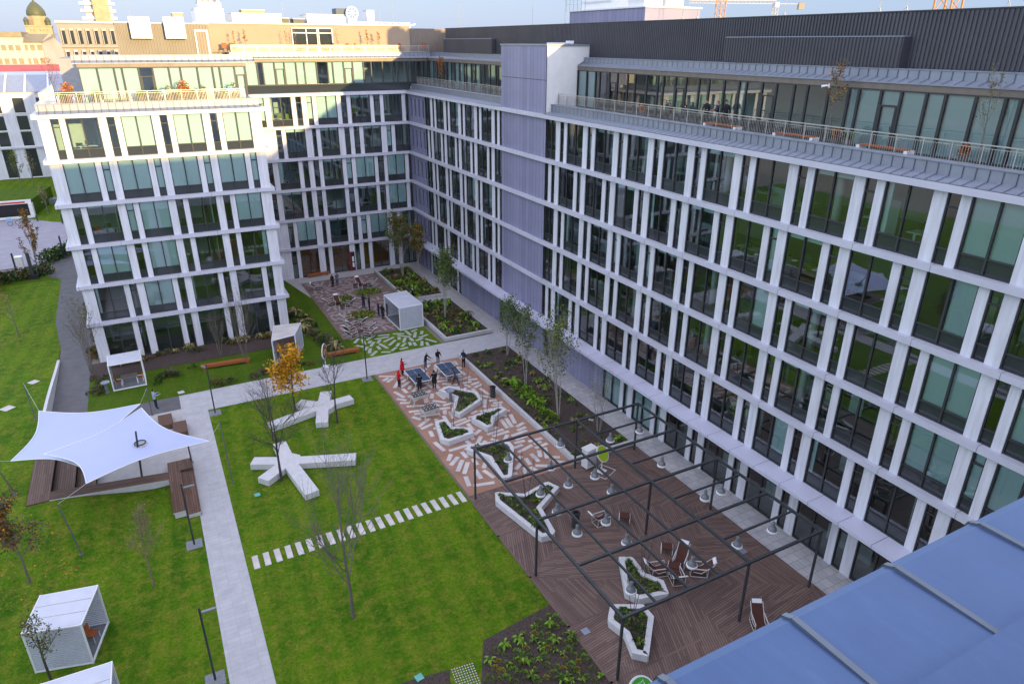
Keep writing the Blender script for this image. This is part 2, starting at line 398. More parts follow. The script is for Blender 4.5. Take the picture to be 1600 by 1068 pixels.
L = {k: leafmat('leaf '+k, v) for k, v in dict(green=(.07, .135, .022), dark=(.03, .06, .018), lime=(.20, .30, .03), yellow=(.52, .30, .02),
     gold=(.60, .24, .012), olive=(.12, .125, .035), rust=(.25, .10, .04), grey=(.13, .125, .09), straw=(.26, .215, .09), bright=(.15, .33, .03), red=(.36, .05, .03), pink=(.42, .15, .10)).items()}
# ================================================================ SETTING: buildings
M['brown_panel'] = simple('bronze panel', (.20, .17, .145), .5, .2)
ZF = [0.0, 4.05, 7.68, 11.37, 15.05, 18.76]
_wcache = {}
def win_parts(w, h, sp, kind):
    key = (round(w, 2), round(h, 2), sp, kind)
    if key in _wcache: return _wcache[key]
    f = MB(); a, b = .06, .18; e = .065
    zs = .74 if sp else .10
    f.box((0, a, 0), (w, b, e)); f.box((0, a, h-e), (w, b, h)); f.box((0, a, e), (e, b, h-e)); f.box((w-e, a, e), (w, b, h-e))
    if kind == 'W': f.box((w/2-.045, a-.01, e), (w/2+.045, b, h-e))
    if kind == 'T' and w > 1.0: pass
    f.box((e, a+.01, zs-.035), (w-e, b-.01, zs+.035))
    if kind == 'N':
        f.box((e, a+.01, h-.78), (w-e, b-.01, h-.70))
    if kind == 'D':
        f.box((e, a+.01, h-.82), (w-e, b-.01, h-.74)); f.box((e, a-.02, e), (e+.10, b-.02, h-.82)); f.box((w-e-.10, a-.02, e), (w-e, b-.02, h-.82)); f.box((w-e-.14, a-.06, 1.0), (w-e-.11, a-.03, 1.25))
    if not sp and kind == 'W': f.box((e, a+.01, h*.70), (w-e, b-.01, h*.70+.05))
    if sp: f.face([(e, .15, e), (w-e, .15, e), (w-e, .15, zs-.03), (e, .15, zs-.03)], 1)
    fm = f.mesh('window_frame_mesh', [M['frame'], M['spandrel']])
    p = MB(); p.face([(e, .13, zs), (w-e, .13, zs), (w-e, .13, h-e), (e, .13, h-e)]); pm = p.mesh('pane_mesh', M['glass'])
    _wcache[key] = (fm, pm, f, p, zs); return _wcache[key]
_bcache = {}
def blind_mesh(w, h, x0, x1, fr, zs):
    key = (round(w, 2), round(h, 2), x0, x1, fr, zs)
    if key not in _bcache:
        m = MB(); zb = h-.08-(h-.08-zs)*fr
        m.face([(w*x0+.07, .26, zb), (w*x1-.07, .26, zb), (w*x1-.07, .26, h-.08), (w*x0+.07, .26, h-.08)])
        _bcache[key] = m.mesh('blind_mesh', M['blind'])
    return _bcache[key]
_pcache = {}
def ribbed(W, name, u0, u1, y, z0, z1, per, mat, parent=None, d=.055):
    m = MB(); n = int((u1-u0)/per); pts = []
    for i in range(n):
        u = u0+i*per; pts += [(u, y), (u+per*.42, y), (u+per*.5, y-d), (u+per*.92, y-d)]
    pts.append((u0+n*per, y))
    for (a, ya), (b, yb) in zip(pts, pts[1:]): m.face([W.at(a, ya, z0), W.at(b, yb, z0), W.at(b, yb, z1), W.at(a, ya, z1)])
    return m.build(name, mat, parent or W.root)
class Wing:
    def __init__(s, name, label, cat, org, rot):
        s.root = empty(name, (0, 0, 0), 0, label, cat); s.fr = Matrix.Translation(org) @ Matrix.Rotation(rot, 4, 'Z'); s.rot = rot
        s.win = []; s.nar = []; s.pil = []; s.bay = []
    def at(s, x, y, z): return s.fr @ Vector((x, y, z))
    def facade(s, z0, z1, segs, sp=True, blind=None, t_off=0):
        h = z1-z0; wi = 0
        for k, (typ, a, b) in enumerate(segs):
            if b-a < .12: continue
            if typ == 'P': s.pil.append((s.at(a, 0, z0), b-a, h))
            else:
                bl = blind(typ, wi, a) if blind else None
                (s.win if typ == 'W' else s.nar if typ == 'N' else s.bay).append((s.at(a, 0, z0), b-a, h, sp, typ, bl))
                if typ == 'W': wi += 1
    def strip(s, name, prof, u0, u1, mat, seams=0, sm=None, sw=.022, caps=True):
        """profile (y,z) swept along the facade"""
        m = MB(); n = len(prof)
        for i in range(n-1):
            (ya, za), (yb, zb) = prof[i], prof[i+1]
            m.face([s.at(u0, ya, za), s.at(u1, ya, za), s.at(u1, yb, zb), s.at(u0, yb, zb)])
        if caps:
            m.face([s.at(u0, y, z) for y, z in prof][::-1]); m.face([s.at(u1, y, z) for y, z in prof])
        if seams:
            u = u0+.2
            while u < u1:
                for i in range(sm[0], sm[1]):
                    (ya, za), (yb, zb) = prof[i], prof[i+1]
                    dy, dz = yb-ya, zb-za; l = math.hypot(dy, dz); ny, nz = -dz/l*min(.02, sw), dy/l*min(.02, sw)
                    m.face([s.at(u-sw, ya+ny, za+nz), s.at(u+sw, ya+ny, za+nz), s.at(u+sw, yb+ny, zb+nz), s.at(u-sw, yb+ny, zb+nz)], 1)
                u += seams
        return m.build(name, [mat, M['zinc_seam']], s.root)
    def box(s, name, a, b, mat):
        m = MB(); m.box(a, b, 0, s.fr); return m.build(name, mat, s.root)
    def railing(s, u0, u1, y, z0, h=1.0, name='railing', post=1.36, bal=.125, mb=None):
        m = mb or MB(); n = max(1, round((u1-u0)/post)); d = (u1-u0)/n
        def bx(a, b): m.box(a, b, 0, s.fr)
        bx((u0, y-.025, z0+h-.03), (u1, y+.025, z0+h+.02)); bx((u0, y-.012, z0+h-.16), (u1, y+.012, z0+h-.135)); bx((u0, y-.012, z0+.06), (u1, y+.012, z0+.085))
        for i in range(n+1): u = u0+i*d; bx((u-.022, y-.022, z0-.1), (u+.022, y+.022, z0+h-.03))
        k = int((u1-u0)/bal)
        for i in range(k): u = u0+(i+.5)*bal; bx((u-.008, y-.008, z0+.085), (u+.008, y+.008, z0+h-.16))
        if mb is None: return m.build(name, M['steel'], s.root)
    def finish(s):
        key = lambda it: (it[0]-Vector((0, 0, CAMZ))).length / max(.3, it[1]**.5)
        rz = s.rot
        for nm, items in (('window', s.win), ('narrow_window', s.nar), ('glazed_bay', s.bay)):
            items.sort(key=key); rest = MB(); rp = MB(); rb = MB()
            for i, (p, w_, h, sp, kind, bl) in enumerate(items):
                fm, pm, f, pn, zs = win_parts(w_, h, sp, kind)
                if i < 99:
                    o = link(nm, fm, s.root, p, rz); link('pane', pm, o)
                    if bl: link('blind', blind_mesh(w_, h, bl[0], bl[1], bl[2], zs), o)
                else:
                    Mx = Matrix.Translation(p) @ Matrix.Rotation(rz, 4, 'Z'); rest.add(f, Mx); rp.add(pn, Mx)
                    if bl:
                        q = MB(); zb = h-.08-(h-.08-zs)*bl[2]; q.face([(w_*bl[0]+.07, .26, zb), (w_*bl[1]-.07, .26, zb), (w_*bl[1]-.07, .26, h-.08), (w_*bl[0]+.07, .26, h-.08)]); rb.add(q, Mx)
            if rest.f:
                o = rest.build(nm+'_far_rows', [M['frame'], M['spandrel']], s.root); o['kind'] = 'stuff'
                rp.build('pane', M['glass'], o)
                if rb.f: rb.build('blind', M['blind'], o)
        s.pil.sort(key=key); rest = MB()
        for i, (p, w_, h) in enumerate(s.pil):
            if i < 99:
                kk = (round(w_, 2), round(h, 2))
                if kk not in _pcache: _pcache[kk] = MB().box((0, 0, 0), (w_, .42, h)).mesh('pilaster_mesh', M['white_panel'])
                link('pilaster', _pcache[kk], s.root, p, rz)
            else: rest.box((0, 0, 0), (w_, .42, h), 0, Matrix.Translation(p) @ Matrix.Rotation(rz, 4, 'Z'))
        if rest.f: o = rest.build('pilaster_far_rows', M['white_panel'], s.root); o['kind'] = 'stuff'
def pat(kind, phase, t0, t1):
    seq = [('P', .63), ('N', .62), ('P', .45), ('W', 2.40)] if kind == 'A' else [('P', .47), ('N', .60), ('P', .63), ('W', 2.40)]
    k = math.floor((t0-phase)/4.1); t = phase+4.1*k; out = []
    while t < t1:
        for ty, w_ in seq:
            a, b = max(t, t0), min(t+w_, t1)
            if b-a > .1:
                if ty == 'W' and b-a < 1.6: out.append(('N' if b-a < 1.2 else 'W', a, b))
                else: out.append((ty, a, b))
            t += w_
    return out
KIND = {0: 'B', 1: 'B', 2: 'A', 3: 'A', 4: 'B', 5: 'A'}
def ztop(i): return ZF[i+1]-.33 if i < 5 else 22.1
M['divider_olive'] = simple('olive divider', (.22, .24, .06), .9); M['divider_blue'] = simple('blue grey divider', (.12, .17, .22), .9)
def interior(W, u0, u1, D, floors, wall=M['plaster_in'], step=8.2, f6=None):
    m = MB()
    for i in floors:
        z = ZF[i]; zt = ztop(i)+.05
        m.box((u0, .36, z-.25), (u1, D, z+.01), 0, W.fr); m.box((u0, .46, zt+.0), (u1, D, zt+.03), 1, W.fr)
        m.box((u0, D, z), (u1, D+.2, zt), 2, W.fr)
        u = u0+.1
        while u < u1: m.box((u-.06, 2.6, z+.01), (u+.06, D, zt), 2, W.fr); u += step
        u = u0+4.1
        while u < u1: m.tube(W.at(u, 1.3, z), W.at(u, 1.3, zt), .22, n=10, m=1); u += 8.2
        for _ in range(int((u1-u0)/2.2)):
            u = rr.uniform(u0+.5, u1-2); y_ = rr.uniform(1.6, 4.5); q = rr.choice((3, 3, 4, 5, 5, 2)); hh = rr.choice((1.1, 1.3, 1.9)); m.box((u, y_, z+.01), (u+rr.uniform(.8, 2.2), y_+.08, z+hh), q, W.fr)
    return m.build('interior', [M['carpet'], M['ceil_in'], wall, M['divider_olive'], M['divider_blue'], M['table_white']], W.root)
rr = random.Random(3)
ZPAR = [(-.38, 22.43), (.45, 22.62), (.45, 23.12), (.40, 23.14), (.40, 23.19), (.86, 23.2), (.86, 22.88), (3.2, 22.88)]
ZROOF = [(2.92, 26.18), (2.92, 26.24), (3.58, 26.44), (3.58, 26.82), (3.54, 26.83), (3.54, 26.87), (4.15, 26.88)]
def f6_segs(u0, u1, r):
    out = []; u = u0; k = 0
    while u < u1-.2:
        w_ = [1.42, 1.30, .62, 1.30, 1.12, 1.32, .95][k % 7]; ty = 'D' if k % 7 == 4 else 'T'
        out.append((ty, u, min(u1, u+w_))); u += w_; k += 1
    return out

# ---------------------------------------------------------------- right wing
WR = Wing('office_wing', 'long lilac grey office wing along the right side with dark sheet metal roof storey', 'office building', (31.4, 0, 0), R(-90))
def blR(typ, wi, a):
    if typ == 'W' and -17.2 < a < -16.5: return (0, 1, 1.0)
    if typ == 'W' and a > -12.8: return (0, 1, 1.0)
    q = rr.random()
    if typ == 'W': return (.5, 1, 1.0) if q < .05 else (0, 1, .12) if q < .4 else (0, .16, 1.0) if q < .55 else None
    return (0, 1, 1.0) if q < .12 else None
def blR4(typ, wi, a):
    if typ == 'W' and -18.2 < a < -17.7: return (.5, 1, 1.0)
    return blR(typ, wi, a)
for i in range(1, 6):
    ph = -18.58 if KIND[i] == 'A' else -19.70
    for a, b in ((-81.8, -61.35), (-53.0, -1.2)):
        WR.facade(ZF[i], ztop(i), pat(KIND[i], ph, a, b), True, blR4 if i == 4 else blR)
WR.facade(0.0, 3.72, pat('B', -19.70, -42.6, -1.2), False, lambda t, wi, a: (0, 1, 1.0) if t != 'P' and a < -34.5 and a > -43 else None)
WR.facade(0.0, 3.72, [('P', -81.8, -81.5), ('W', -81.5, -79.2), ('P', -79.2, -78.7), ('W', -78.7, -76.3), ('P', -76.3, -75.8), ('W', -75.8, -73.4), ('P', -73.4, -73.0), ('N', -73.0, -72.3)], False)
for i in range(1, 6): WR.strip('ledge', [(.3, ZF[i]-.33), (-.32, ZF[i]-.33), (-.32, ZF[i]), (.3, ZF[i])], -87.6, -1.2, M['ledge'], 4.1, (1, 3), .009) if i > 1 else None
WR.strip('canopy', [(.3, 3.72), (-1.28, 3.78), (-1.28, 4.02), (.3, 4.05)], -86.4, -1.2, M['canopy'], 2.05, (1, 3), .010)
WR.strip('cornice', [(.3, 22.08), (-.40, 22.08), (-.40, 22.40), (.3, 22.44)], -87.4, -1.2, M['ledge'])
WR.strip('parapet', ZPAR, -87.4, -61.3, M['zinc'], .565, (0, 2)); WR.strip('parapet', ZPAR, -53.03, -1.2, M['zinc'], .565, (0, 2))
WR.strip('roof_edge', ZROOF, -88, -61.3, M['zinc'], .565, (1, 3)); WR.strip('roof_edge', ZROOF, -53.03, 1, M['zinc'], .565, (1, 3))
WR.railing(-87, -61.5, 1.12, 23.1, .92); WR.railing(-53.0, -1.2, 1.12, 23.1, .92)
for a, b in ((-88, -61.3), (-53.03, 1)):
    WR.box('beam_panel', (a, 2.98, 25.88), (b, 3.2, 26.18), M['brown_panel'])
def bl6(typ, wi, a):
    if a > -27.5: return (0, 1, 1.0)
    return (0, 1, 1.0) if (a < -50.5 and a > -53.1) or rr.random() < .12 else None
WR.fr = WR.fr @ Matrix.Translation((0, 2.9, 0))
WR.facade(22.88, 25.88, f6_segs(-53.03, -1.2, rr), False, bl6); WR.facade(22.88, 25.88, f6_segs(-87.5, -61.35, rr), False, lambda t, wi, a: (0, 1, 1.0) if rr.random() < .3 else None)
WR.fr = WR.fr @ Matrix.Translation((0, -2.9, 0))
m = MB()
for a, b in ((-88, -61.3), (-53.03, 1)): m.box((a, 3.3, 22.7), (b, 9.2, 22.87), 0, WR.fr); m.box((a, 3.3, 26.0), (b, 9.2, 26.1), 1, WR.fr); m.box((a, 9.0, 22.87), (b, 9.2, 26.0), 2, WR.fr)
m.build('top_floor_interior', [M['carpet'], M['ceil_in'], M['plaster_in']], WR.root)
interior(WR, -81.8, -61.4, 7.0, range(0, 6)); interior(WR, -53.0, -1.2, 7.0, range(0, 6))
m = MB(); m.box((-34, 3.4, .02), (-1.5, 3.5, 3.6), 0, WR.fr)
for u in (-30, -25.5, -21, -16.5): m.box((u, 1.8, .02), (u+1.6, 2.4, 1.15), 1, WR.fr); m.box((u+2.2, 2.2, 2.4), (u+2.9, 2.9, 2.75), 1, WR.fr)
m.build('ground_floor_fitout', [M['orange_wood'], M['plaster_in']], WR.root)
# corner panel with slots, storeys of cladding, stair tower, ground floor cladding
def clad_wall(name, W, u0, u1, z0, z1, holes, mat, y0=.0, y1=.4):
    """a wall of panels with rectangular openings (u0,u1,z0,z1), dark panes set behind"""
    m = MB(); us = sorted({u0, u1, *[h[0] for h in holes], *[h[1] for h in holes]}); zs = sorted({z0, z1, *[h[2] for h in holes], *[h[3] for h in holes]})
    for a, b in zip(us, us[1:]):
        for c, d in zip(zs, zs[1:]):
            if any(h[0] <= a+1e-6 and h[1] >= b-1e-6 and h[2] <= c+1e-6 and h[3] >= d-1e-6 for h in holes): continue
            m.face([W.at(a, y0, c), W.at(b, y0, c), W.at(b, y0, d), W.at(a, y0, d)])
    for a, b, c, d in holes:
        m.face([W.at(a, y0, c), W.at(a, y1, c), W.at(a, y1, d), W.at(a, y0, d)]); m.face([W.at(b, y0, c), W.at(b, y1, c), W.at(b, y1, d), W.at(b, y0, d)])
        m.face([W.at(a, y0, c), W.at(b, y0, c), W.at(b, y1, c), W.at(a, y1, c)]); m.face([W.at(a, y0, d), W.at(b, y0, d), W.at(b, y1, d), W.at(a, y1, d)])
    return m.build(name, mat, W.root)
def slot_window(W, a, b, c, d, name='slot_window'):
    f = MB(); f.box((a, .18, c), (b, .26, c+.06), 0, W.fr); f.box((a, .18, d-.06), (b, .26, d), 0, W.fr); f.box((a, .18, c+.06), (a+.06, .26, d-.06), 0, W.fr); f.box((b-.06, .18, c+.06), (b, .26, d-.06), 0, W.fr)
    if b-a > 1.5: f.box(((a+b)/2-.04, .18, c+.06), ((a+b)/2+.04, .26, d-.06), 0, W.fr)
    o = f.build(name, M['frame'], W.root)
    q = MB(); q.face([W.at(a+.05, .23, c+.05), W.at(b-.05, .23, c+.05), W.at(b-.05, .23, d-.05), W.at(a+.05, .23, d-.05)]); q.build('pane', M['spandrel'], o)
for i in range(0, 6):
    z0 = ZF[i]; z1 = ztop(i) if i else 3.72
    hs = [(u, u+.62, z0+(.75 if i else .3), z1-.55) for u in (-86.9, -85.55, -84.2, -82.85)]
    clad_wall('cladding', WR, -87.6, -81.8, z0, z1, hs, M['clad_y'], .02)
    for h in hs: slot_window(WR, *h)
doors = [(-62.15, -61.2, 0.05, 2.7), (-59.25, -57.2, 0.05, 2.75), (-52.75, -51.75, .05, 2.75)]
clad_wall('cladding', WR, -72.3, -42.6, 0, 3.72, doors, M['clad_y'], .02)
for h in doors: slot_window(WR, *h, name='service_door')
for i in range(1, 6): clad_wall('tower_cladding', WR, -61.35, -53.0, ZF[i], ztop(i), [], M['clad_y'], -.06)
m = MB(); m.box((-61.3, -.06, 22.44), (-53.07, 4.15, 27.78), 0, WR.fr); o = m.build('stair_tower', M['stucco'], WR.root)
m = MB(); m.face([WR.at(-61.35, -.10, 22.44), WR.at(-53.0, -.10, 22.44), WR.at(-53.0, -.10, 27.74), WR.at(-61.35, -.10, 27.74)]); m.box((-61.35, -.104, 25.08), (-53.0, -.10, 25.13), 1, WR.fr); m.box((-53.12, -.10, 22.44), (-53.0, -.066, 27.74), 0, WR.fr); m.build('tower_cladding', [M['clad_y'], M['frame']], WR.root)
m = MB(); m.box((-61.45, -.16, 27.78), (-52.95, 4.14, 27.90), 0, WR.fr); m.build('coping', M['zinc'], o)
m = MB(); m.box((-57, 2.2, 27.9), (-54.6, 3.4, 28.02), 0, WR.fr); m.obox(WR.at(-54.3, 2.9, 28.05), (.5, .5, .22), 0, 0); m.build('roof_hatch', M['white_metal'], o)
# roof storey (dark corrugated) and its core
m = MB(); m.box((-84.6, 4.15, 26.88), (3, 20, 29.50), 0, WR.fr); m.box((-99, 7.6, 26.88), (-84.61, 20, 29.50), 0, WR.fr); m.build('roof_storey', M['dark_sheet'], WR.root); ribbed(WR, 'profiled_sheet', -84.55, 2.9, 4.14, 26.90, 29.47, .22, M['dark_sheet'])
m = MB(); m.box((-84.66, 4.08, 29.50), (3.1, 20.1, 29.56), 0, WR.fr); m.box((-99, 7.53, 29.50), (-84.67, 20.1, 29.555), 0, WR.fr); m.build('coping', M['steel_dark'], WR.root)
def bump_box(ya, yb):
    m = MB(); m.box((-ya, 3.62, 26.88), (-yb, 4.07, 28.35), 0, WR.fr); m.box((-ya-.02, 3.58, 28.352), (-yb+.02, 4.07, 28.40), 1, WR.fr); o = m.build('roof_cabinet', [M['dark_sheet'], M['zinc']], WR.root); ribbed(WR, 'profiled_sheet', -ya+.02, -yb-.02, 3.61, 26.9, 28.34, .22, M['dark_sheet'], o, .045)
bump_box(GX(1131, 90, 35).y, GX(1404, 100, 35).y); bump_box(84.0, GX(768, 75, 35).y)
m = MB(); m.box((-88, 7.2, 0), (1, 20, 22.9), 0, WR.fr); m.box((-88, 9.4, 22.9), (1, 20, 26.9), 0, WR.fr); m.box((-61.3, .4, 0), (-53.05, 7.2, 22.9), 0, WR.fr); m.box((-88, .5, 0), (-81.9, 7.2, 22.9), 0, WR.fr); m.box((-72.2, .5, 0), (-42.7, 7, 3.7), 0, WR.fr)
m.build('core', M['plaster_in'], WR.root)
WR.finish()

# ---------------------------------------------------------------- left wing
WL = Wing('office_wing', 'white gridded office wing on the left, sunlit at the top, with planted roof terrace', 'office building', (0, 70.3, 0), 0)
BL = {5: [None, (0, 1, 1), (0, 1, 1), (0, 1, 1)], 4: [(0, 1, 1)]*4, 3: [(0, 1, .08), (0, 1, 1), (0, 1, .06), (0, 1, 1)], 2: [(0, 1, 1), (0, 1, 1), (0, 1, .05), (.8, 1, 1)],
      1: [(0, .14, 1), (0, 1, 1), (0, .1, 1), None], 0: [None]*4}
for i in range(6):
    ph = -2.6 if KIND[i] == 'A' else .52
    sg = pat(KIND[i], ph, -6.2, 9.75 if KIND[i] == 'A' else 9.95)
    sg = [('P', -6.92, -6.2)] + sg + [('P', sg[-1][2], 10.68)]
    nb = {0: 0}
    def bl(typ, wi, a, i=i):
        if typ == 'W': return BL[i][wi % 4]
        return (0, 1, 1.0) if (i == 4 or (i == 3 and a > -2 and a < 0) or rr.random() < .2) and i > 0 else None
    WL.facade(ZF[i], ztop(i) if i else 3.72, sg, i > 0, bl)
    if i: WL.strip('ledge', [(.3, ZF[i]-.33), (-.34, ZF[i]-.33), (-.34, ZF[i]), (.3, ZF[i])], -7.25, 11.0, M['ledge'], 4.1, (1, 3), .009)
WL.strip('cornice', [(.3, 22.08), (-.40, 22.08), (-.40, 22.42), (.3, 22.46)], -7.3, 11.05, M['ledge'])
WL.strip('parapet', ZPAR, -6.9, 10.7, M['zinc'], .565, (0, 2)); WL.strip('roof_edge', ZROOF, -3.7, 11.2, M['zinc'], .565, (1, 3))
WL.railing(-6.45, 9.6, .86, 23.1, .92)
m = MB()   # left side return of the railing
for k in range(0, 60): m.box((-6.46, .9+k*.25, 23.2), (-6.44, .92+k*.25, 24.0), 0, WL.fr)
m.box((-6.48, .86, 23.99), (-6.42, 16, 24.04), 0, WL.fr); m.build('railing', M['steel'], WL.root)
WL.box('beam_panel', (-3.4, 2.98, 25.88), (10.4, 3.2, 26.18), M['brown_panel'])
WL.fr = WL.fr @ Matrix.Translation((0, 2.9, 0)); WL.facade(22.88, 25.88, f6_segs(-3.35, 10.25, rr), False, lambda t, wi, a: None if (t == 'D' and 1 < a < 5) else (0, 1, 1.0)); WL.fr = WL.fr @ Matrix.Translation((0, -2.9, 0))
m = MB()
for i in range(6):
    z = ZF[i]; zt = (ztop(i) if i else 3.72)+.05
    m.box((-6.6, .36, z-.25), (10.4, 17, z+.01), 0, WL.fr); m.box((-6.6, .46, zt), (10.4, 17, zt+.03), 1, WL.fr); m.box((-6.6, 6.5, z+.01), (4.6, 6.7, zt), 2, WL.fr); m.box((4.5, 6.7, z+.01), (4.6, 17, zt), 2, WL.fr)
    for u in (-3.0, 5.2): m.box((u, 2.4, z+.01), (u+.12, 6.5, zt), 2, WL.fr)
m.box((-3.2, 3.3, 22.7), (10.3, 8, 22.87), 0, WL.fr); m.box((-3.2, 7.8, 22.87), (10.3, 8, 26.1), 2, WL.fr); m.box((-3.2, 3.3, 26.0), (10.3, 8, 26.1), 1, WL.fr)
m.build('interior', [M['carpet'], M['ceil_in'], M['plaster_in']], WL.root)
m = MB(); m.box((-6.9, 18, 0), (4.4, 45, 22.4), 0, WL.fr); m.box((-3.2, 18.05, 22.41), (4.3, 45, 26.1), 0, WL.fr); m.box((.2, 20.1, 26.11), (7.7, 45, 29.4), 0, WL.fr); m.box((-6.95, .42, 0), (-6.62, 17.95, 22.39), 0, WL.fr); m.box((-6.85, 9, 22.4), (10.6, 17.9, 22.9), 0, WL.fr); m.box((-3.4, 8.1, 22.92), (10.4, 17.98, 26.19), 0, WL.fr); m.build('side_wall', M['white_panel'], WL.root)
m = MB(); m.box((-7.2, -.3, 0), (-6.96, -.29, .01), 0, WL.fr)
for i in range(1, 6): m.box((-7.25, .3, ZF[i]-.33), (-6.95, 18, ZF[i]), 0, WL.fr)
m.box((-7.3, .3, 22.1), (-6.95, 18, 22.42), 0, WL.fr); m.build('ledge', M['ledge'], WL.root)
# side facing the courtyard (seen only as a reflection)
WS = Wing('x', None, None, (10.68, 70.72, 0), R(90)); bpy.data.objects.remove(WS.root); WS.root = WL.root
for i in range(6):
    WS.facade(ZF[i], ztop(i) if i else 3.72, pat(KIND[i], .2 if KIND[i] == 'A' else 1.2, 0, 16.8), i > 0, None)
    if i: WS.strip('ledge', [(.3, ZF[i]-.33), (-.34, ZF[i]-.33), (-.34, ZF[i]), (.3, ZF[i])], -.1, 16.9, M['ledge'])
WS.strip('cornice', [(.3, 22.08), (-.40, 22.08), (-.40, 22.42), (.3, 22.46)], -.1, 16.9, M['ledge']); WS.strip('parapet', ZPAR[:7], .5, 16.9, M['zinc'], .565, (0, 2))
WL.win += WS.win; WL.nar += []; WL.pil += []
side = MB()
for p, w_, h, sp, kind, bl in WS.nar: side.add(win_parts(w_, h, sp, kind)[2], Matrix.Translation(p) @ Matrix.Rotation(R(90), 4, 'Z'))
sidep = MB()
for p, w_, h in WS.pil: sidep.box((0, 0, 0), (w_, .42, h), 0, Matrix.Translation(p) @ Matrix.Rotation(R(90), 4, 'Z'))
WL_win_side = list(WS.win); WL.win = [q for q in WL.win if q not in WL_win_side]
for p, w_, h, sp, kind, bl in WL_win_side:
    fm, pm, f, pn, zs = win_parts(w_, h, sp, kind); o = link('side_window', fm, WL.root, p, R(90)); link('pane', pm, o)
o = side.build('narrow_window_side_rows', [M['frame'], M['spandrel']], WL.root); o['kind'] = 'stuff'
o = sidep.build('pilaster_side_rows', M['white_panel'], WL.root); o['kind'] = 'stuff'
# plant room on the roof: corrugated front with two white vent boxes and a door
u1, u0 = 7.75, .1
m = MB(); m.box((u0, 4.2, 26.88), (u1, 16, 29.42), 0, WL.fr); pr = m.build('plant_room', M['beige_sheet'], WL.root); ribbed(WL, 'profiled_sheet', u0+.02, u1-.02, 4.19, 26.9, 29.40, .25, M['beige_sheet'], pr)
m = MB(); m.box((u0-.05, 4.12, 29.42), (u1+.05, 16.05, 29.50), 0, WL.fr); m.build('coping', M['zinc'], pr)
for a, b in ((1.55, 3.15), (4.15, 5.75)):
    m = MB(); p0 = GY(204, 30, 73.6); ua = GY(203 if a < 3 else 257, 45, 73.9).x; ub = GY(236 if a < 3 else 289, 45, 73.9).x
    m.box((ua, 3.55, 28.2), (ub, 4.18, 29.95), 0, WL.fr); v = m.build('vent_box', M['white_metal'], pr)
    m = MB(); m.box((ua+.08, 3.50, 28.3), (ub-.08, 3.54, 29.85), 0, WL.fr)
    for k in range(14): m.box((ua+.08, 3.47, 28.33+k*.11), (ub-.08, 3.50, 28.37+k*.11), 0, WL.fr)
    m.build('louvre', M['concrete'], v)
ua = GY(306, 65, 74.3).x; m = MB(); m.box((ua, 4.06, 26.9), (ua+1.15, 4.12, 28.95), 0, WL.fr); m.box((ua+.12, 4.03, 26.92), (ua+.98, 4.058, 28.8), 1, WL.fr); m.build('door', [M['stucco'], M['corr_beige']], pr)
WL.finish()

# ---------------------------------------------------------------- back wing
WB = Wing('office_wing', 'office wing closing the far end of the courtyard, diagonal shadow across its upper storeys', 'office building', (0, 87.6, 0), 0)
def segs_list(start, s):
    out = []; t = start
    for ty, w_ in s: out.append((ty, t, t+w_)); t += w_
    return out
SA = [('W', 2.4), ('P', .5), ('N', .7), ('P', .6), ('N', .67), ('P', .48), ('W', 2.44), ('P', .5), ('N', .7), ('P', .5), ('W', 2.45), ('P', .45), ('N', .8), ('P', .45), ('W', 2.4), ('P', .48), ('N', .3)]
SB = [('W', 2.3), ('P', .8), ('N', .5), ('P', .5), ('W', 2.25), ('P', .73), ('N', .66), ('P', .51), ('N', .71), ('P', .5), ('W', 2.3), ('P', .72), ('N', .64), ('P', .47), ('W', 2.0)]
def blB(typ, wi, a):
    q = rr.random(); return (0, 1, 1.0) if q < .16 else (0, .25, 1) if q < .35 else (0, 1, .12) if q < .7 and typ == 'W' else None
for i in range(6):
    if KIND[i] == 'A': sg = [('N', 10.8, 11.3), ('P', 11.3, 11.8), ('N', 13.2, 13.85), ('W', 11.8, 13.2), ('P', 13.85, 14.5)] + segs_list(14.5, SA)
    else: sg = [('W', 10.8, 13.2), ('P', 13.2, 14.0-.0), ('P', 14.0, 14.72), ('N', 14.72, 15.37), ('P', 15.37, 15.83)] + segs_list(15.83, SB)
    WB.facade(ZF[i], ztop(i) if i else 3.72, sg, i > 0, blB if i else None)
    if i: WB.strip('ledge', [(.3, ZF[i]-.33), (-.32, ZF[i]-.33), (-.32, ZF[i]), (.3, ZF[i])], 10.7, 31.4, M['ledge'])
WB.strip('cornice', [(.3, 22.08), (-.36, 22.08), (-.36, 22.42), (.3, 22.46)], 10.7, 31.8, M['ledge'])
m = MB(); m.face([WB.at(10.7, .25, 22.46), WB.at(34.3, .25, 22.46), WB.at(34.3, .25, 23.3), WB.at(10.7, .25, 23.3)]); m.build('spandrel_band', M['spandrel'], WB.root)
WB.fr = WB.fr @ Matrix.Translation((0, .1, 0)); WB.facade(23.3, 25.86, f6_segs(10.9, 34.3, rr), False, lambda t, wi, a: (0, 1, 1.0) if rr.random() < .72 and a < 26 else None); WB.fr = WB.fr @ Matrix.Translation((0, -.1, 0))
WB.box('beam_panel', (10.7, .2, 25.86), (34.3, .4, 26.18), M['brown_panel'])
ZR2 = [(.0, 26.18), (.0, 26.24), (.32, 26.42), (.32, 26.82), (.28, 26.83), (.28, 26.87), (3.3, 26.88)]
WB.strip('roof_edge', ZR2, 10.9, 35.0, M['zinc'], .565, (1, 3)); WB.railing(11.2, 34.8, .75, 26.85, .75)
m = MB(); m.box((8.0, 3.2, 26.88), (33.2, 3.5, 29.84), 0, WB.fr); bw = m.build('roof_storey', M['beige_wall'], WB.root)
m = MB(); m.box((7.9, 3.12, 29.84), (33.3, 3.6, 29.98), 0, WB.fr); m.build('coping', M['zinc'], bw)
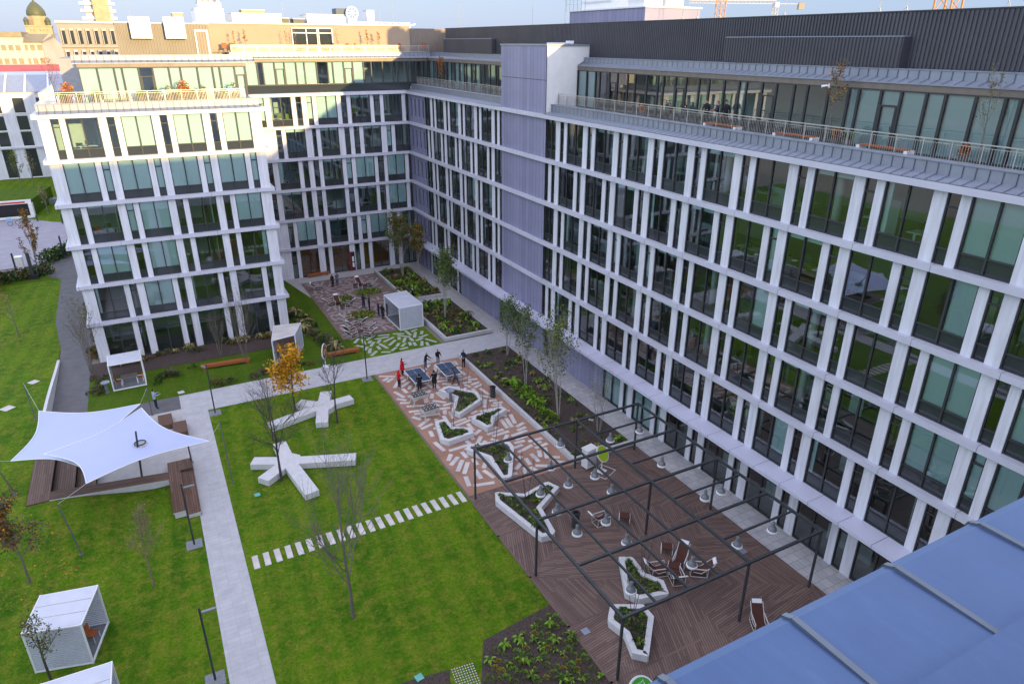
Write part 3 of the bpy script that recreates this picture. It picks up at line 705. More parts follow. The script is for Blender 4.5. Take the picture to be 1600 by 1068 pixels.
m = MB(); m.box((33.2, 3.25, 26.88), (39.0, 3.55, 29.6), 0, WB.fr); m.build('roof_storey', M['corr_beige'], WB.root)
ga, gb = GY(455, 44, 90.75), GY(520, 69, 90.75)
m = MB(); m.box((ga.x, 3.1, 26.9), (gb.x, 3.19, 29.5), 0, WB.fr); o = m.build('terrace_glazing', M['spandrel'], WB.root)
m = MB()
for q in (0, .35, .62, .66, 1): x = ga.x+(gb.x-ga.x)*q; m.box((x-.05, 3.03, 26.9), (x+.05, 3.095, 29.5), 0, WB.fr)
m.box((ga.x, 3.03, 28.9), (gb.x, 3.09, 29.0), 0, WB.fr); m.box((ga.x, 3.02, 29.42), (gb.x, 3.09, 29.55), 0, WB.fr); m.build('frame', M['stucco'], o)
interior(WB, 10.6, 31.4, 6.5, range(0, 6))
m = MB(); m.box((10.7, .45, 22.9), (34, 6, 22.95), 0, WB.fr); m.box((10.7, 5.8, 22.95), (34, 6, 26.1), 2, WB.fr); m.box((10.7, .45, 26.0), (34, 6, 26.1), 1, WB.fr); m.build('top_floor_interior', [M['carpet'], M['ceil_in'], M['plaster_in']], WB.root)
m = MB(); m.box((-6, 6.7, 0), (52, 18, 26.2), 0, WB.fr); m.box((8, 3.5, 26.2), (50, 18, 29.6), 0, WB.fr); m.build('core', M['roof_gravel'], WB.root)
# warm wooden fit-out behind the ground floor glass
m = MB()
for a, b, c in ((16.2, 18.3, 0), (20.2, 22.2, 0), (24.4, 26.3, 1), (26.0, 27.8, 0)): m.box((a, 1.6+c*.4, .02), (b, 1.7+c*.4, 3.4), c, WB.fr)
m.build('lobby_screen', [M['orange_wood'], M['yellow']], WB.root)
m = MB(); m.box((21.95, -.14, 0), (22.75, -.02, 2.6), 0, WB.fr); m.build('dark_red_panel', M['dark_red'], WB.root)
m = MB(); m.box((22.3, -.2, .3), (22.72, -.15, 2.45), 0, WB.fr); m.box((22.36, -.22, 1.3), (22.6, -.205, 2.0), 1, WB.fr); m.box((22.36, -.22, .55), (22.6, -.205, 1.15), 1, WB.fr); m.build('notice_board', [M['black'], M['white_metal']], WB.root)
WB.finish()

# ---------------------------------------------------------------- roof edge and block the photograph was taken from
own = empty('office_wing', (0, 0, 0), 0, 'near roof edge of smooth blue grey standing seam zinc in the bottom right corner', 'office building')
m = MB(); yo, yi, zt = 1.22, .79, 26.1
prof = [(yi-.02, zt+.02), (yo-.05, zt+.005), (yo-.012, zt-.012), (yo, zt-.05), (yo, zt-.5)]
for i in range(len(prof)-1):
    (ya, za), (yb, zb) = prof[i], prof[i+1]; m.face([(-6, ya, za), (-6, yb, zb), (31.2, yb, zb), (31.2, ya, za)])
m.build('parapet_capping', M['zinc_near'], own)
x = .57*-8+.06
while x < 31:
    m = MB(); k = [(x-.014, x+.014)]
    for i in range(3):
        (ya, za), (yb, zb) = prof[i], prof[i+1]
        a0, a1 = Vector((0, ya, za)), Vector((0, yb, zb)); d = (a1-a0).normalized(); n_ = Vector((0, -d.z, d.y)) if d.y > 0 else Vector((0, 1, 0)); n_ = n_ if n_.z >= 0 else -n_
        h = .014 if i == 0 else .010
        q = [a0, a1, a1+n_*h, a0+n_*h]
        if i == 0: q[3] = a0+n_*.006
        for xx in (x-.011, x+.011): m.face([(xx, p.y, p.z) for p in q])
        m.face([(x-.013, q[3].y, q[3].z), (x-.013, q[2].y, q[2].z), (x+.013, q[2].y, q[2].z), (x+.013, q[3].y, q[3].z)])
    if -1 < x < 6: m.build('standing_seam', M['seam_near'], own)
    x += .57
m = MB(); m.box((-6, -.4, zt-.3), (31.2, yi-.035, zt+.10)); m.build('inner_capping', M['zinc_near'], own)
m = MB(); m.box((-34, -18, 0), (50, 1.1, 25.55)); m.build('wall', M['white_panel'], own)
m = MB(); m.box((-60, -30, 25.6), (52, -2.95, 29.6)); m.build('roof_storey', M['corr_dark'], own)
# ================================================================ SETTING: ground
def sheet(name, pts, z, mat, kind='structure'):
    m = MB(); A = sum(pts[i][0]*pts[(i+1) % len(pts)][1]-pts[(i+1) % len(pts)][0]*pts[i][1] for i in range(len(pts)))
    if A < 0: pts = pts[::-1]
    m.face([(p[0], p[1], z) for p in pts]); o = m.build(name, mat); o['kind'] = kind; return o
def rect(x0, y0, x1, y1): return [(x0, y0), (x1, y0), (x1, y1), (x0, y1)]
M['ground'] = simple('distant city ground', (.20, .18, .14), .95, vary=.2, scale=.02)
sheet('ground', rect(-3000, -1000, 3000, 5000), -.06, M['ground'])
def grid_sheet(name, x0, y0, x1, y1, mat, hf, st=.75):
    m = MB(); nx = max(1, int((x1-x0)/st)); ny = max(1, int((y1-y0)/st))
    for j in range(ny+1):
        for i in range(nx+1):
            x = x0+(x1-x0)*i/nx; y = y0+(y1-y0)*j/ny; m.v.append((x, y, hf(x, y)))
    for j in range(ny):
        for i in range(nx): a = j*(nx+1)+i; m.f.append((a, a+1, a+nx+2, a+nx+1)); m.m.append(0)
    o = m.build(name, mat, None, True); o['kind'] = 'structure'; return o
grid_sheet('lawn', -60, 1.3, -10.45, 101, M['grass'], bank)
grid_sheet('lawn', -10.45, 1.3, -.82, 45.69, M['grass'], bank)
sheet('lawn', rect(1.13, 1.3, 15.25, 55.85), 0, M['grass'])
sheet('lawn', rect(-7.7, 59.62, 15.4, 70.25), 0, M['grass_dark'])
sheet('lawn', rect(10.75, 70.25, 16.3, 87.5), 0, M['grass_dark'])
sheet('lawn', rect(15.4, 59.62, 23.6, 65.0), 0, M['grass'])
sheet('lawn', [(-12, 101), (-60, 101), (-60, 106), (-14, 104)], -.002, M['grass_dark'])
sheet('lawn', [(-11.0, 125), (-14, 131), (-19, 142), (-70, 150), (-70, 186), (-7, 186), (-7, 125)], 0, M['grass'])
sheet('path', rect(-.82, 1.3, 1.13, 59.6), .008, M['pavers'])
sheet('path', rect(1.13, 55.85, 31.3, 59.62), .008, M['pavers'])
sheet('path', rect(29.25, 15, 31.6, 55.85), .012, M['walk'])
sheet('path', rect(29.4, 59.62, 31.6, 87.6), .012, M['walk_far'])
sheet('path', rect(16.2, 85.2, 29.4, 87.9), .012, M['walk_far'])
sheet('path', [(14.9, 79.5), (16.2, 79.5), (16.2, 87.6), (13.4, 87.6)], .01, M['walk_far'])
sheet('path', rect(24.4, 71.3, 29.4, 72.6), .012, M['walk_far'])
sheet('path', [(-10.4, 56), (-.82, 56), (-.82, 59.6), (-7.7, 59.6), (-7.7, 75.3), (-8.8, 90), (-9.4, 114), (-13, 114), (-13.7, 104), (-11.8, 100.9), (-11.4, 84), (-10.4, 75.5)], .006, M['asphalt'])
sheet('path', [(-13.6, 104), (-24, 103), (-24, 107), (-13.2, 108.5)], .005, M['asphalt'])
sheet('road', [(-9, 114.3), (-11.8, 116), (-15, 109.5), (-30, 108), (-60, 112), (-60, 143), (-19, 141.5), (-15, 137), (-11, 134), (-7, 133), (-7, 114)], .003, M['road'])
sheet('flower_bed', rect(-7.7, 66.3, 10.7, 70.2), .03, M['soil'])
# courtyard deck in zigzag panels
deck = MB(); ys = [35.0, 30.5, 26.5, 22.4, 18.55, 14.4, 10.2, 6.0, 1.3]; xs = [15.25, 22.3, 29.25]
for j in range(len(ys)-1):
    for i in range(2):
        x0, x1, y0, y1 = xs[i], xs[i+1], ys[j+1], ys[j]
        tris = [((x0, y0), (x1, y0), (x1, y1)), ((x0, y0), (x1, y1), (x0, y1))] if (i+j) % 2 else [((x0, y0), (x1, y0), (x0, y1)), ((x1, y0), (x1, y1), (x0, y1))]
        for k, t in enumerate(tris):
            a = [R(8), R(97), R(-22), R(68)][(j*2+i+k*1+(j//2)) % 4]; c, s_ = math.cos(a), math.sin(a)
            deck.face([(p[0], p[1], .02) for p in t], 0, [((p[0]*c+p[1]*s_), (-p[0]*s_+p[1]*c)) for p in t])
o = deck.build('deck', M['deck']); o['kind'] = 'structure'
bd = MB()
for y in ys[1:5]: bd.face([(15.25, y-.06, .024), (29.25, y-.06, .024), (29.25, y+.06, .024), (15.25, y+.06, .024)], 0, [(15, .03), (29, .03), (29, .13), (15, .13)])
for x in (15.32,): bd.face([(x-.07, 1.3, .024), (x+.07, 1.3, .024), (x+.07, 35, .024), (x-.07, 35, .024)], 0, [(0, .03), (34, .03), (34, .13), (0, .13)][::-1])
o = bd.build('deck_border_boards', M['deck']); o['kind'] = 'structure'
sheet('paving', rect(15.4, 35.05, 23.7, 55.85), .012, M['resin'])
sheet('paving', rect(15.0, 65.05, 24.4, 85.2), .012, M['resin_grey'])
PLANTERS = [
 ([(685, 609), (701, 602), (746, 612), (754, 623), (719, 646.5), (705.5, 641.5), (711, 620)], 'seven-sided white concrete planter beside the table tennis tables'),
 ([(736.7, 654), (741, 648), (763, 640.5), (783, 633.5), (792, 639), (773, 650.5), (771.7, 662), (761.7, 668)], 'white concrete planter against the long bed kerb, right of the games paving'),
 ([(679.5, 658.5), (684, 656.5), (697.6, 653.5), (708.6, 666), (734, 667.5), (740.7, 675.5), (701, 689), (688, 685.5)], 'white concrete planter nearest to the lawn edge on the slab paving'),
 ([(729, 694), (783, 688), (797, 690), (803, 697), (800, 742), (797, 744.5), (783, 746.5), (763, 714), (729, 702)], 'white concrete planter under the far left corner of the pergola'),
 ([(773.5, 769), (778, 768), (819.5, 770.5), (851, 753), (857, 752), (874, 760), (846, 792), (867.5, 829), (864, 834), (846, 838.5), (774.5, 782)], 'largest white concrete planter, on the deck beside the lawn'),
 ([(967, 869), (986.5, 869), (990, 871), (1008, 894), (1037, 906), (1045, 925), (1043.7, 927), (999, 935), (994, 933), (977, 925)], 'white concrete planter beside the group of deck loungers'),
 ([(950, 962), (953, 947), (956, 943), (1005, 943), (1022, 962), (1014, 1023), (1012, 1024.5), (988, 1019), (976, 989), (951.5, 970)], 'white concrete planter under the near corner of the pergola')]
PL_POLY = [[tuple(G(x, y, .45).xy) for x, y in p] for p, _ in PLANTERS]
def inside(p, poly):
    c = False; n = len(poly)
    for i in range(n):
        (x1, y1), (x2, y2) = poly[i], poly[i-1]
        if (y1 > p[1]) != (y2 > p[1]) and p[0] < (x2-x1)*(p[1]-y1)/(y2-y1)+x1: c = not c
    return c
def slabs(name, reg, n, seed, avoid=(), z=.02, mat=None, circles=()):
    rd = random.Random(seed); done = []; m = MB(); x0, y0, x1, y1 = reg; tries = 0
    def corners(c, L_, W_, a, g=0):
        ca, sa = math.cos(a), math.sin(a); l, w_ = L_/2+g, W_/2+g
        return [(c[0]+u*ca-v*sa, c[1]+u*sa+v*ca) for u, v in ((-l, -w_), (l, -w_), (l, w_), (-l, w_))]
    def sep(P, Q):
        for S in (P, Q):
            for i in range(2):
                ax = (S[i+1][0]-S[i][0], S[i+1][1]-S[i][1]); p = [ax[0]*q[0]+ax[1]*q[1] for q in P]; q_ = [ax[0]*q[0]+ax[1]*q[1] for q in Q]
                if max(p) < min(q_) or max(q_) < min(p): return True
        return False
    while len(done) < n and tries < n*150:
        tries += 1; c = (rd.uniform(x0+.5, x1-.5), rd.uniform(y0+.5, y1-.5)); L_ = rd.choice([.9, 1.2, 1.5, 1.5]) if tries < n*40 else rd.choice([.7, .9, 1.2]); zone = math.sin(c[0]*.7+seed)+math.cos(c[1]*.55); a = 90*zone+rd.choice([0, 0, 0, 60, 90])+rd.uniform(-12, 12)
        P = corners(c, L_, .32, R(a), .035)
        if any(not (x0 < p[0] < x1 and y0 < p[1] < y1) or any(inside(p, q) for q in avoid) for p in P): continue
        if any((c[0]-k[0])**2+(c[1]-k[1])**2 < (k[2]+.5)**2 for k in circles): continue
        if any(abs(c[0]-d[0][0]) < 1.7 and abs(c[1]-d[0][1]) < 1.7 and not sep(P, d[1]) for d in done): continue
        done.append((c, P)); m.face([(p[0], p[1], z) for p in corners(c, L_, .32, R(a))])
    o = m.build(name, mat or M['slab']); o['kind'] = 'structure'; return o
slabs('paving_slabs', (15.45, 35.3, 23.55, 55.75), 420, 5, PL_POLY[:5], .017)
slabs('paving_slabs', (15.1, 65.1, 24.0, 85.0), 230, 6, [], 0.017, M['slab_grey'], [(18.0, 76.5, 1.5), (21.6, 78, 1.5), (18.6, 70.8, 1.5)])
M['slab_green'] = simple('pale green worn slab', (.40, .43, .38), .8, vary=.1)
slabs('paving_slabs', (15.5, 59.7, 23.5, 65.0), 95, 8, [], .012, M['slab_green'])
# stepping stones
a, b = G(400, 878), G(721, 776); st0 = None
for i in range(22):
    p = a.lerp(b, i/21)
    if st0 is None: st0 = MB().box((-.17, -.60, -.02), (.17, .60, .03)).mesh('stone', M['slab'])
    o = link('stepping_stone', st0, None, p, R(1.5)*RND.uniform(-1, 1))
    tag(o, 'pale stepping stone in the lawn row, %s from the long path' % ORD[i], 'stepping stone', 'stepping stones across the lawn')
# raised beds with kerbs
def bed(name, label, x0, y0, x1, y1, sides, h=.38, w_=.28):
    r = empty(name, (0, 0, 0), 0, label, 'raised bed')
    m = MB()
    if 'l' in sides: m.box((x0, y0, 0), (x0+w_, y1, h))
    if 'f' in sides: m.box((x0+w_, y0, 0), (x1, y0+w_, h))
    if 'b' in sides: m.box((x0+w_, y1-w_, 0), (x1, y1, h-.2))
    if 'r' in sides: m.box((x1-.14, y0+w_, 0), (x1, y1-w_, h-.3))
    m.build('kerb', M['concrete_wall'], r)
    m = MB(); m.box((x0+w_, y0+w_, 0), (x1-.14, y1-.02, .12)); m.build('mulch', M['soil'], r); return r
bed('raised_bed', 'long mulched bed with pale kerb between the games paving and the right wing', 23.72, 35.1, 29.3, 55.95, 'lfr')
bed('raised_bed', 'mulched bed with concrete kerb right of the white pavilion', 24.1, 59.9, 29.5, 71.4, 'lfr')
bed('raised_bed', 'farthest mulched bed, in the inner corner of the courtyard', 24.6, 72.6, 29.5, 85.4, 'lfr')
sheet('flower_bed', [(15.24, 24.2), tuple(G(755, 1000).xy), tuple(G(752, 1068).xy), (11.4, 14), (15.24, 14)], .012, M['soil'])
sheet('flower_bed', [tuple(G(703, 1045).xy), tuple(G(607, 1072).xy), (8.2, 18), tuple(G(703, 1068).xy)], .012, M['soil'])
# plastic grid patch with pale dots
g0 = [G(703, 1045), G(752, 1030), G(752, 1068), G(706, 1068)]
m = MB(); rd = random.Random(2)
ux = (g0[1]-g0[0]).normalized(); uy = Vector((ux.y, -ux.x, 0))
for i in range(9):
    for j in range(9):
        p = g0[0]+ux*(.08+i*.13)+uy*(.06+j*.15); m.obox((p.x, p.y, .015), (.06, .06, .02), math.atan2(ux.y, ux.x))
o = m.build('grass_grid_pavers', M['straw_dot'] if 'straw_dot' in M else M['slab']); o['kind'] = 'stuff'
# ---------------------------------------------------------------- planters
def inset(poly, d):
    A = sum(poly[i][0]*poly[(i+1) % len(poly)][1]-poly[(i+1) % len(poly)][0]*poly[i][1] for i in range(len(poly)))
    if A < 0: poly = poly[::-1]
    n = len(poly); out = []
    for i in range(n):
        p0, p1, p2 = Vector(poly[i-1]), Vector(poly[i]), Vector(poly[(i+1) % n])
        e1, e2 = (p1-p0).normalized(), (p2-p1).normalized(); n1, n2 = Vector((-e1.y, e1.x)), Vector((-e2.y, e2.x))
        b = (n1+n2); b = b/max(.25, b.length_squared)*2 if b.length > 1e-3 else n1
        b = (n1+n2).normalized(); k = min(d/max(.35, b.dot(n1)), d*2); out.append(tuple(p1+b*k))
    return poly, out
for (pp, lab), poly in zip(PLANTERS, PL_POLY):
    outer, inn = inset(poly, .30); n = len(outer); c = Vector((sum(p[0] for p in outer)/n, sum(p[1] for p in outer)/n, 0))
    r = empty('planter', c, 0, lab, 'planter', 'white concrete planters')
    o2 = [(p[0]-c.x, p[1]-c.y) for p in outer]; i2 = [(p[0]-c.x, p[1]-c.y) for p in inn]
    m = MB(); b2 = [((p[0]*.97), (p[1]*.97)) for p in o2]
    for i in range(n):
        j = (i+1) % n
        m.face([(*b2[i], 0), (*b2[j], 0), (*b2[j], .03), (*b2[i], .03)], 1)
        m.face([(*o2[i], .03), (*o2[j], .03), (*o2[j], .45), (*o2[i], .45)]); m.face([(*o2[i], .45), (*o2[j], .45), (*i2[j], .45), (*i2[i], .45)])
        m.face([(*i2[j], .25), (*i2[i], .25), (*i2[i], .45), (*i2[j], .45)])
        L_ = (Vector(o2[j])-Vector(o2[i])).length; k = int(L_/1.1)
        for q in range(1, k+1):
            t = q/(k+1); pa = Vector(o2[i]).lerp(Vector(o2[j]), t); pb = Vector(i2[i]).lerp(Vector(i2[j]), t); d = (Vector(o2[j])-Vector(o2[i])).normalized()*.012
            m.face([(*(pa-d), .452), (*(pa+d), .452), (*(pb+d), .452), (*(pb-d), .452)], 1)
    m.build('rim', [M['concrete'], M['concrete_wall']], r)
    m = MB(); m.face([(p[0], p[1], .36) for p in i2]); m.build('mulch', M['soil'], r)
# ---------------------------------------------------------------- amphitheatre
r = empty('timber_terrace', (-6, 47, 0), 0, 'stepped hardwood terrace around a concrete floor under the white sail', 'seating terrace')
def dk(mb, x0, y0, x1, y1, z, ax=0, z1=None, m=0):
    z1 = z if z1 is None else z1
    pts = [(x0, y0, z), (x1, y0, z1), (x1, y1, z1), (x0, y1, z)]
    mb.face([(p[0]+6, p[1]-47, p[2]) for p in pts], m, [((p[0], p[1]) if ax == 0 else (p[1], p[0])) for p in pts])
def dv(mb, p, q, za, zb, zc, zd, m=1):
    pts = [(p[0], p[1], za), (q[0], q[1], zb), (q[0], q[1], zd), (p[0], p[1], zc)]
    L_ = math.hypot(q[0]-p[0], q[1]-p[1]); mb.face([(a[0]+6, a[1]-47, a[2]) for a in pts], m, [(0, za), (L_, zb), (L_, zd), (0, zc)])
yb0, yb1 = 45.72, 46.75
m = MB(); xs_ = [-10.42, -9.15, -7.9, -6.75]; zs_ = [1.10, .74, .38]
for k in range(3): dk(m, xs_[k], yb0 if k == 0 else yb1, xs_[k+1], 57.5, zs_[k], 1); dv(m, (xs_[k+1], yb1), (xs_[k+1], 57.5), zs_[k+1] if k < 2 else .02, zs_[k+1] if k < 2 else .02, zs_[k], zs_[k], 2)
dv(m, (-10.42, yb0), (-9.15, yb0), .6, .6, 1.10, 1.10)
m.build('tier', [M['deck_bench'], M['deck_bench'], M['black']], r)
m = MB(); zr = lambda x: 1.10+(x+9.15)/(-2.3+9.15)*(.46-1.10)
dk(m, -9.15, yb0, -2.3, yb1, 1.10, 0, .46); dv(m, (-9.15, yb0), (-2.3, yb0), .98, .36, 1.10, .46); dv(m, (-2.3, yb1), (-9.15, yb1), .0, 0, .46, 1.10)
m.face([(-9.15+6, yb0+.06-47, 0), (-2.3+6, yb0+.06-47, 0), (-2.3+6, yb0+.06-47, .36), (-9.15+6, yb0+.06-47, .98)], 1); m.build('sloping_bench', [M['deck_bench'], M['concrete'], M['black']], r)
m = MB(); dk(m, -2.3, 41.55, -1.55, 48.0, .46, 1); dk(m, -1.55, 41.2, -.7, 46.6, .30, 1); dv(m, (-2.3, 41.55), (-1.55, 41.55), .38, .38, .46, .46); dv(m, (-1.55, 41.2), (-.7, 41.2), .22, .22, .30, .30); dv(m, (-1.55, 41.55), (-1.55, 48), .0, 0, .46, .46); dv(m, (-.7, 41.2), (-.7, 46.6), 0, 0, .3, .3)
m.box((-2.24+6, 41.6-47, 0), (-1.56+6, 47.9-47, .38), 1); m.box((-1.54+6, 41.26-47, 0), (-.74+6, 46.5-47, .22), 1); dk(m, -1.55, 46.6, -.7, 48, .46, 1); dv(m, (-.7, 46.6), (-.7, 48), .0, 0, .46, .46)
m.build('platform_bench', [M['deck_bench'], M['concrete']], r)
m = MB(); m.face([(-6.75+6, yb1-47, .018), (-.82+6, yb1-47, .018), (-.82+6, 57-47, .018), (-6.75+6, 57-47, .018)]); m.build('concrete_floor', M['walk_far'], r)
m = MB()
for a, b in ((258, 655), (281, 666)): p = G(a, b, .45); m.obox((p.x+6, p.y-47, .22), (1.0, 1.9, .44), 0)
m.build('far_bench', M['bench_timber'], r)
m = MB(); n = 14
for i in range(n):
    ya, yb = 57.5+i*1.05, 57.5+(i+1)*1.05; za, zb = bank(-10.6, ya)+.12, bank(-10.6, yb)+.12
    m.face([(-10.5, ya, za), (-10.28, ya, za), (-10.28, yb, zb), (-10.5, yb, zb)]); m.face([(-10.28, ya, 0), (-10.28, yb, 0), (-10.28, yb, zb), (-10.28, ya, za)]); m.face([(-10.5, ya, 0), (-10.5, ya, za), (-10.5, yb, zb), (-10.5, yb, 0)])
m.face([(-10.5, 57.5, 0), (-10.28, 57.5, 0), (-10.28, 57.5, bank(-10.6, 57.5)+.12), (-10.5, 57.5, bank(-10.6, 57.5)+.12)])
tag(m.build('retaining_wall', M['concrete']), 'low white retaining wall between the raised lawn and grey path', 'wall')
# ---------------------------------------------------------------- sails
def sail(name, label, cs, sag, hole=None):
    """four corners, scalloped edges"""
    c = Vector((0, 0, 0))
    for p in cs: c += p/4
    r = empty(name, c, 0, label, 'shade sail', 'white shade sails'); n = 26; m = MB()
    def P(u, v):
        p = cs[0]*(1-u)*(1-v)+cs[1]*u*(1-v)+cs[2]*u*v+cs[3]*(1-u)*v
        mid = c+Vector((0, 0, .0))
        e = (1-abs(2*u-1)**2)*abs(2*v-1)**3+(1-abs(2*v-1)**2)*abs(2*u-1)**3
        return p+(mid-p)*sag*e-c
    for j in range(n+1):
        for i in range(n+1): m.v.append(tuple(P(i/n, j/n)))
    for j in range(n):
        for i in range(n):
            a = j*(n+1)+i
            if hole is not None:
                q = Vector(m.v[a])+Vector(m.v[a+n+2]); q = q/2+c
                if (q-hole).xy.length < .30: continue
            m.f.append((a, a+1, a+n+2, a+n+1)); m.m.append(0)
    m.build('cloth', M['sail'], r, True)
    m = MB(); k = 16
    for e in range(4):
        pts = [P(*( (t/k, 0) if e == 0 else (1, t/k) if e == 1 else (1-t/k, 1) if e == 2 else (0, 1-t/k))) for t in range(k+1)]
        m.path([p+Vector((0, 0, .01)) for p in pts], .03, 5)
    m.build('hem', M['white_metal'], r)
    if hole is not None:
        m = MB(); h = hole-c; m.path([h+Vector((.33*math.cos(t/16*2*math.pi), .33*math.sin(t/16*2*math.pi), .03)) for t in range(16)], .045, 6, closed=True); m.build('ring', M['steel_dark'], r)
    return r
A1, A2, A3, A4 = G(61, 642, 4.6), G(17, 720, 3.4), G(140, 735, 3.6), G(219, 631, 4.0)
sail('shade_sail', 'rear white shade sail, lower and partly covered by the other one', [A1, A2, A3, A4], .20)
B1, B2, B3, B4 = G(221, 637, 4.6), G(327, 689, 3.4), G(135, 755, 4.3), G(68, 709, 4.3)
hole = G(219, 692, 4.15)
sail('shade_sail', 'front white shade sail with the round hole for its mast', [B1, B2, B3, B4], .20, hole)
def pole(name, label, base, top, r=.05, mat='steel_dark', cat='post', guy=None, group=None):
    o = empty(name, base, 0, label, cat, group); m = MB(); m.tube((0, 0, 0), top-base, r, r*.8, 8); m.build('shaft', M[mat], o)
    m = MB(); m.lathe([(0, .0), (.12, 0), (.12, .03), (r, .04)]); m.build('base_plate', M[mat], o)
    if guy is not None:
        m = MB(); m.tube(top-base, guy-base, .007, .007, 4); m.build('guy_cable', M['white_metal'], o)
    return o
GP = 'masts and posts holding the shade sails'
pole('sail_mast', 'mast standing up through the hole of the front sail', G(222, 747), G(212, 674, 5.4), .07, group=GP)
pole('sail_post', 'grey sail post on the lawn at the left edge of the photo', GT(24, 772), Vector((GT(24, 772).x-.45, GT(24, 772).y-.4, 4.0)), .045, 'mast_grey', guy=A2, group=GP)
pole('sail_post', 'grey sail post behind the left corner of the rear sail', GT(56, 655), Vector((GT(56, 655).x-.1, GT(56, 655).y+.1, 4.2)), .04, 'mast_grey', guy=A1, group=GP)
pole('sail_post', 'grey sail post on the lawn in front of the terrace bench', GT(127, 865), Vector((GT(127, 865).x-.4, GT(127, 865).y+.3, 4.0)), .045, 'mast_grey', guy=B3, group=GP)
pole('sail_post', 'dark sail post under the right corner of the front sail', G(300, 722), G(294, 697, 3.0), .06, group=GP)
pole('sail_post', 'grey sail post beside the standing man in pale blue', G(238, 648), G(229, 607, 4.8), .045, 'mast_grey', guy=A4, group=GP)
pole('sail_post', 'thin grey sail post on the central lawn near the long path', GT(363, 752), Vector((1.45, 44.5, 4.6)), .04, 'mast_grey', guy=B2, group=GP)
# ---------------------------------------------------------------- light columns
def lamp(label, base, h, arm):
    o = empty('light_column', base, 0, label, 'street lamp', 'light columns along the paths')
    m = MB(); m.tube((0, 0, .02), (0, 0, h), .055, .05, 10); m.build('shaft', M['steel_dark'], o)
    m = MB(); m.obox((arm[0]*.38, arm[1]*.38, h-.3), (.62, .13, .07), math.atan2(arm[1], arm[0])); hd = m.build('lamp_head', M['cone'], o)
    m = MB(); m.box((-.45, -.45, -.02), (.45, .45, .015)); m.build('gravel_base', M['gravel'], o)
lamp('nearest light column, beside the long path at the bottom left', Vector((-1.4, 27.5, .01)), 4.5, (1, 0))
lamp('light column on the lawn beside the end of the timber bench', Vector((-1.4, 38.4, .01)), 4.4, (1, 0))
lamp('light column at the corner where the two paths meet', Vector((1.6, 55.0, .01)), 4.4, (-.5, .9))
lamp('light column between the lawn and the table tennis paving', Vector((14.5, 55.3, .01)), 4.4, (0, 1))
# ---------------------------------------------------------------- star benches
def star(label, ctr, ends, wd=.95, h=.5):
    c = G(*ctr, h); r = empty('star_bench', (c.x, c.y, 0), 0, label, 'bench', 'white star shaped benches')
    for e in ends:
        p = G(*e, h)-Vector((c.x, c.y, h)); p.z = 0; L_ = p.length; a = math.atan2(p.y, p.x); m = MB()
        q = Matrix.Rotation(a, 4, 'Z')
        m.box((.42, -wd/2, .05), (L_, wd/2, h), 0, q); m.box((.5, -wd/2+.08, 0), (L_-.08, wd/2-.08, .05), 1, q)
        for s in range(1, int(L_/1.6)+1): m.box((s*1.6-.008, -wd/2-.002, .06), (s*1.6+.008, wd/2+.002, h+.003), 1, q)
        m.build('arm', [M['concrete'], M['concrete_wall']], r)
    m = MB(); m.prism([(.98*math.cos(t*math.pi/5+.4), .98*math.sin(t*math.pi/5+.4)) for t in range(10)], .04, h+.004); m.build('hub', M['concrete'], r)
k = 5.338
cr = lambda x, y: (380+x/k, 590+y/k)
star('white star bench with six arms, the farther one on the lawn', cr(665, 228), [cr(690, 112), cr(905, 160), cr(655, 372), cr(225, 390), cr(462, 200)])
star('white star bench with five arms, nearer one, a tree over it', cr(375, 690), [cr(300, 538), cr(938, 655), cr(575, 955), cr(165, 845), cr(75, 690)])
# ================================================================ vegetation
def leaf(mb, c, d, s, m, rd):
    d = d.normalized(); a = d.orthogonal().normalized(); b = d.cross(a); t = rd.uniform(0, 6.28)
    u = a*math.cos(t)+b*math.sin(t); v = d
    mb.face([c-u*s*.4, c+v*s*.5-u*s*.15, c+u*s*.4+v*s*.2, c-v*s*.5+u*s*.1], m)
def rvec(rd): return Vector((rd.gauss(0, 1), rd.gauss(0, 1), rd.gauss(0, 1))).normalized()
def grow(mb, p, d, L_, r, depth, rd, up, spread, tips, kids=(3, 4), n=5):
    segs = 3; q = p.copy(); dd = d.copy()
    for s in range(segs):
        nd = (dd+rvec(rd)*.13+Vector((0, 0, up))).normalized(); e = q+nd*(L_/segs); r1 = r*(1-.22*(s+1)/1.2) if depth else r*(1-.3*(s+1))
        mb.tube(q, e, max(.004, r*(1-.22*s/1.2)), max(.003, r1), n if r > .02 else 3, 0, False); q, dd = e, nd
        if depth > 0 and s < segs-1:
            for _ in range(rd.randint(1, 2)):
                sd = (dd+rvec(rd)*spread*1.2).normalized(); grow(mb, q, sd, L_*rd.uniform(.5, .72), r*.5, depth-1, rd, up, spread, tips, kids, n)
    tips.append((q, dd))
    if depth > 0:
        for _ in range(rd.randint(*kids)):
            sd = (dd+rvec(rd)*spread).normalized(); grow(mb, q, sd, L_*rd.uniform(.55, .8), r*.58, depth-1, rd, up, spread, tips, kids, n)
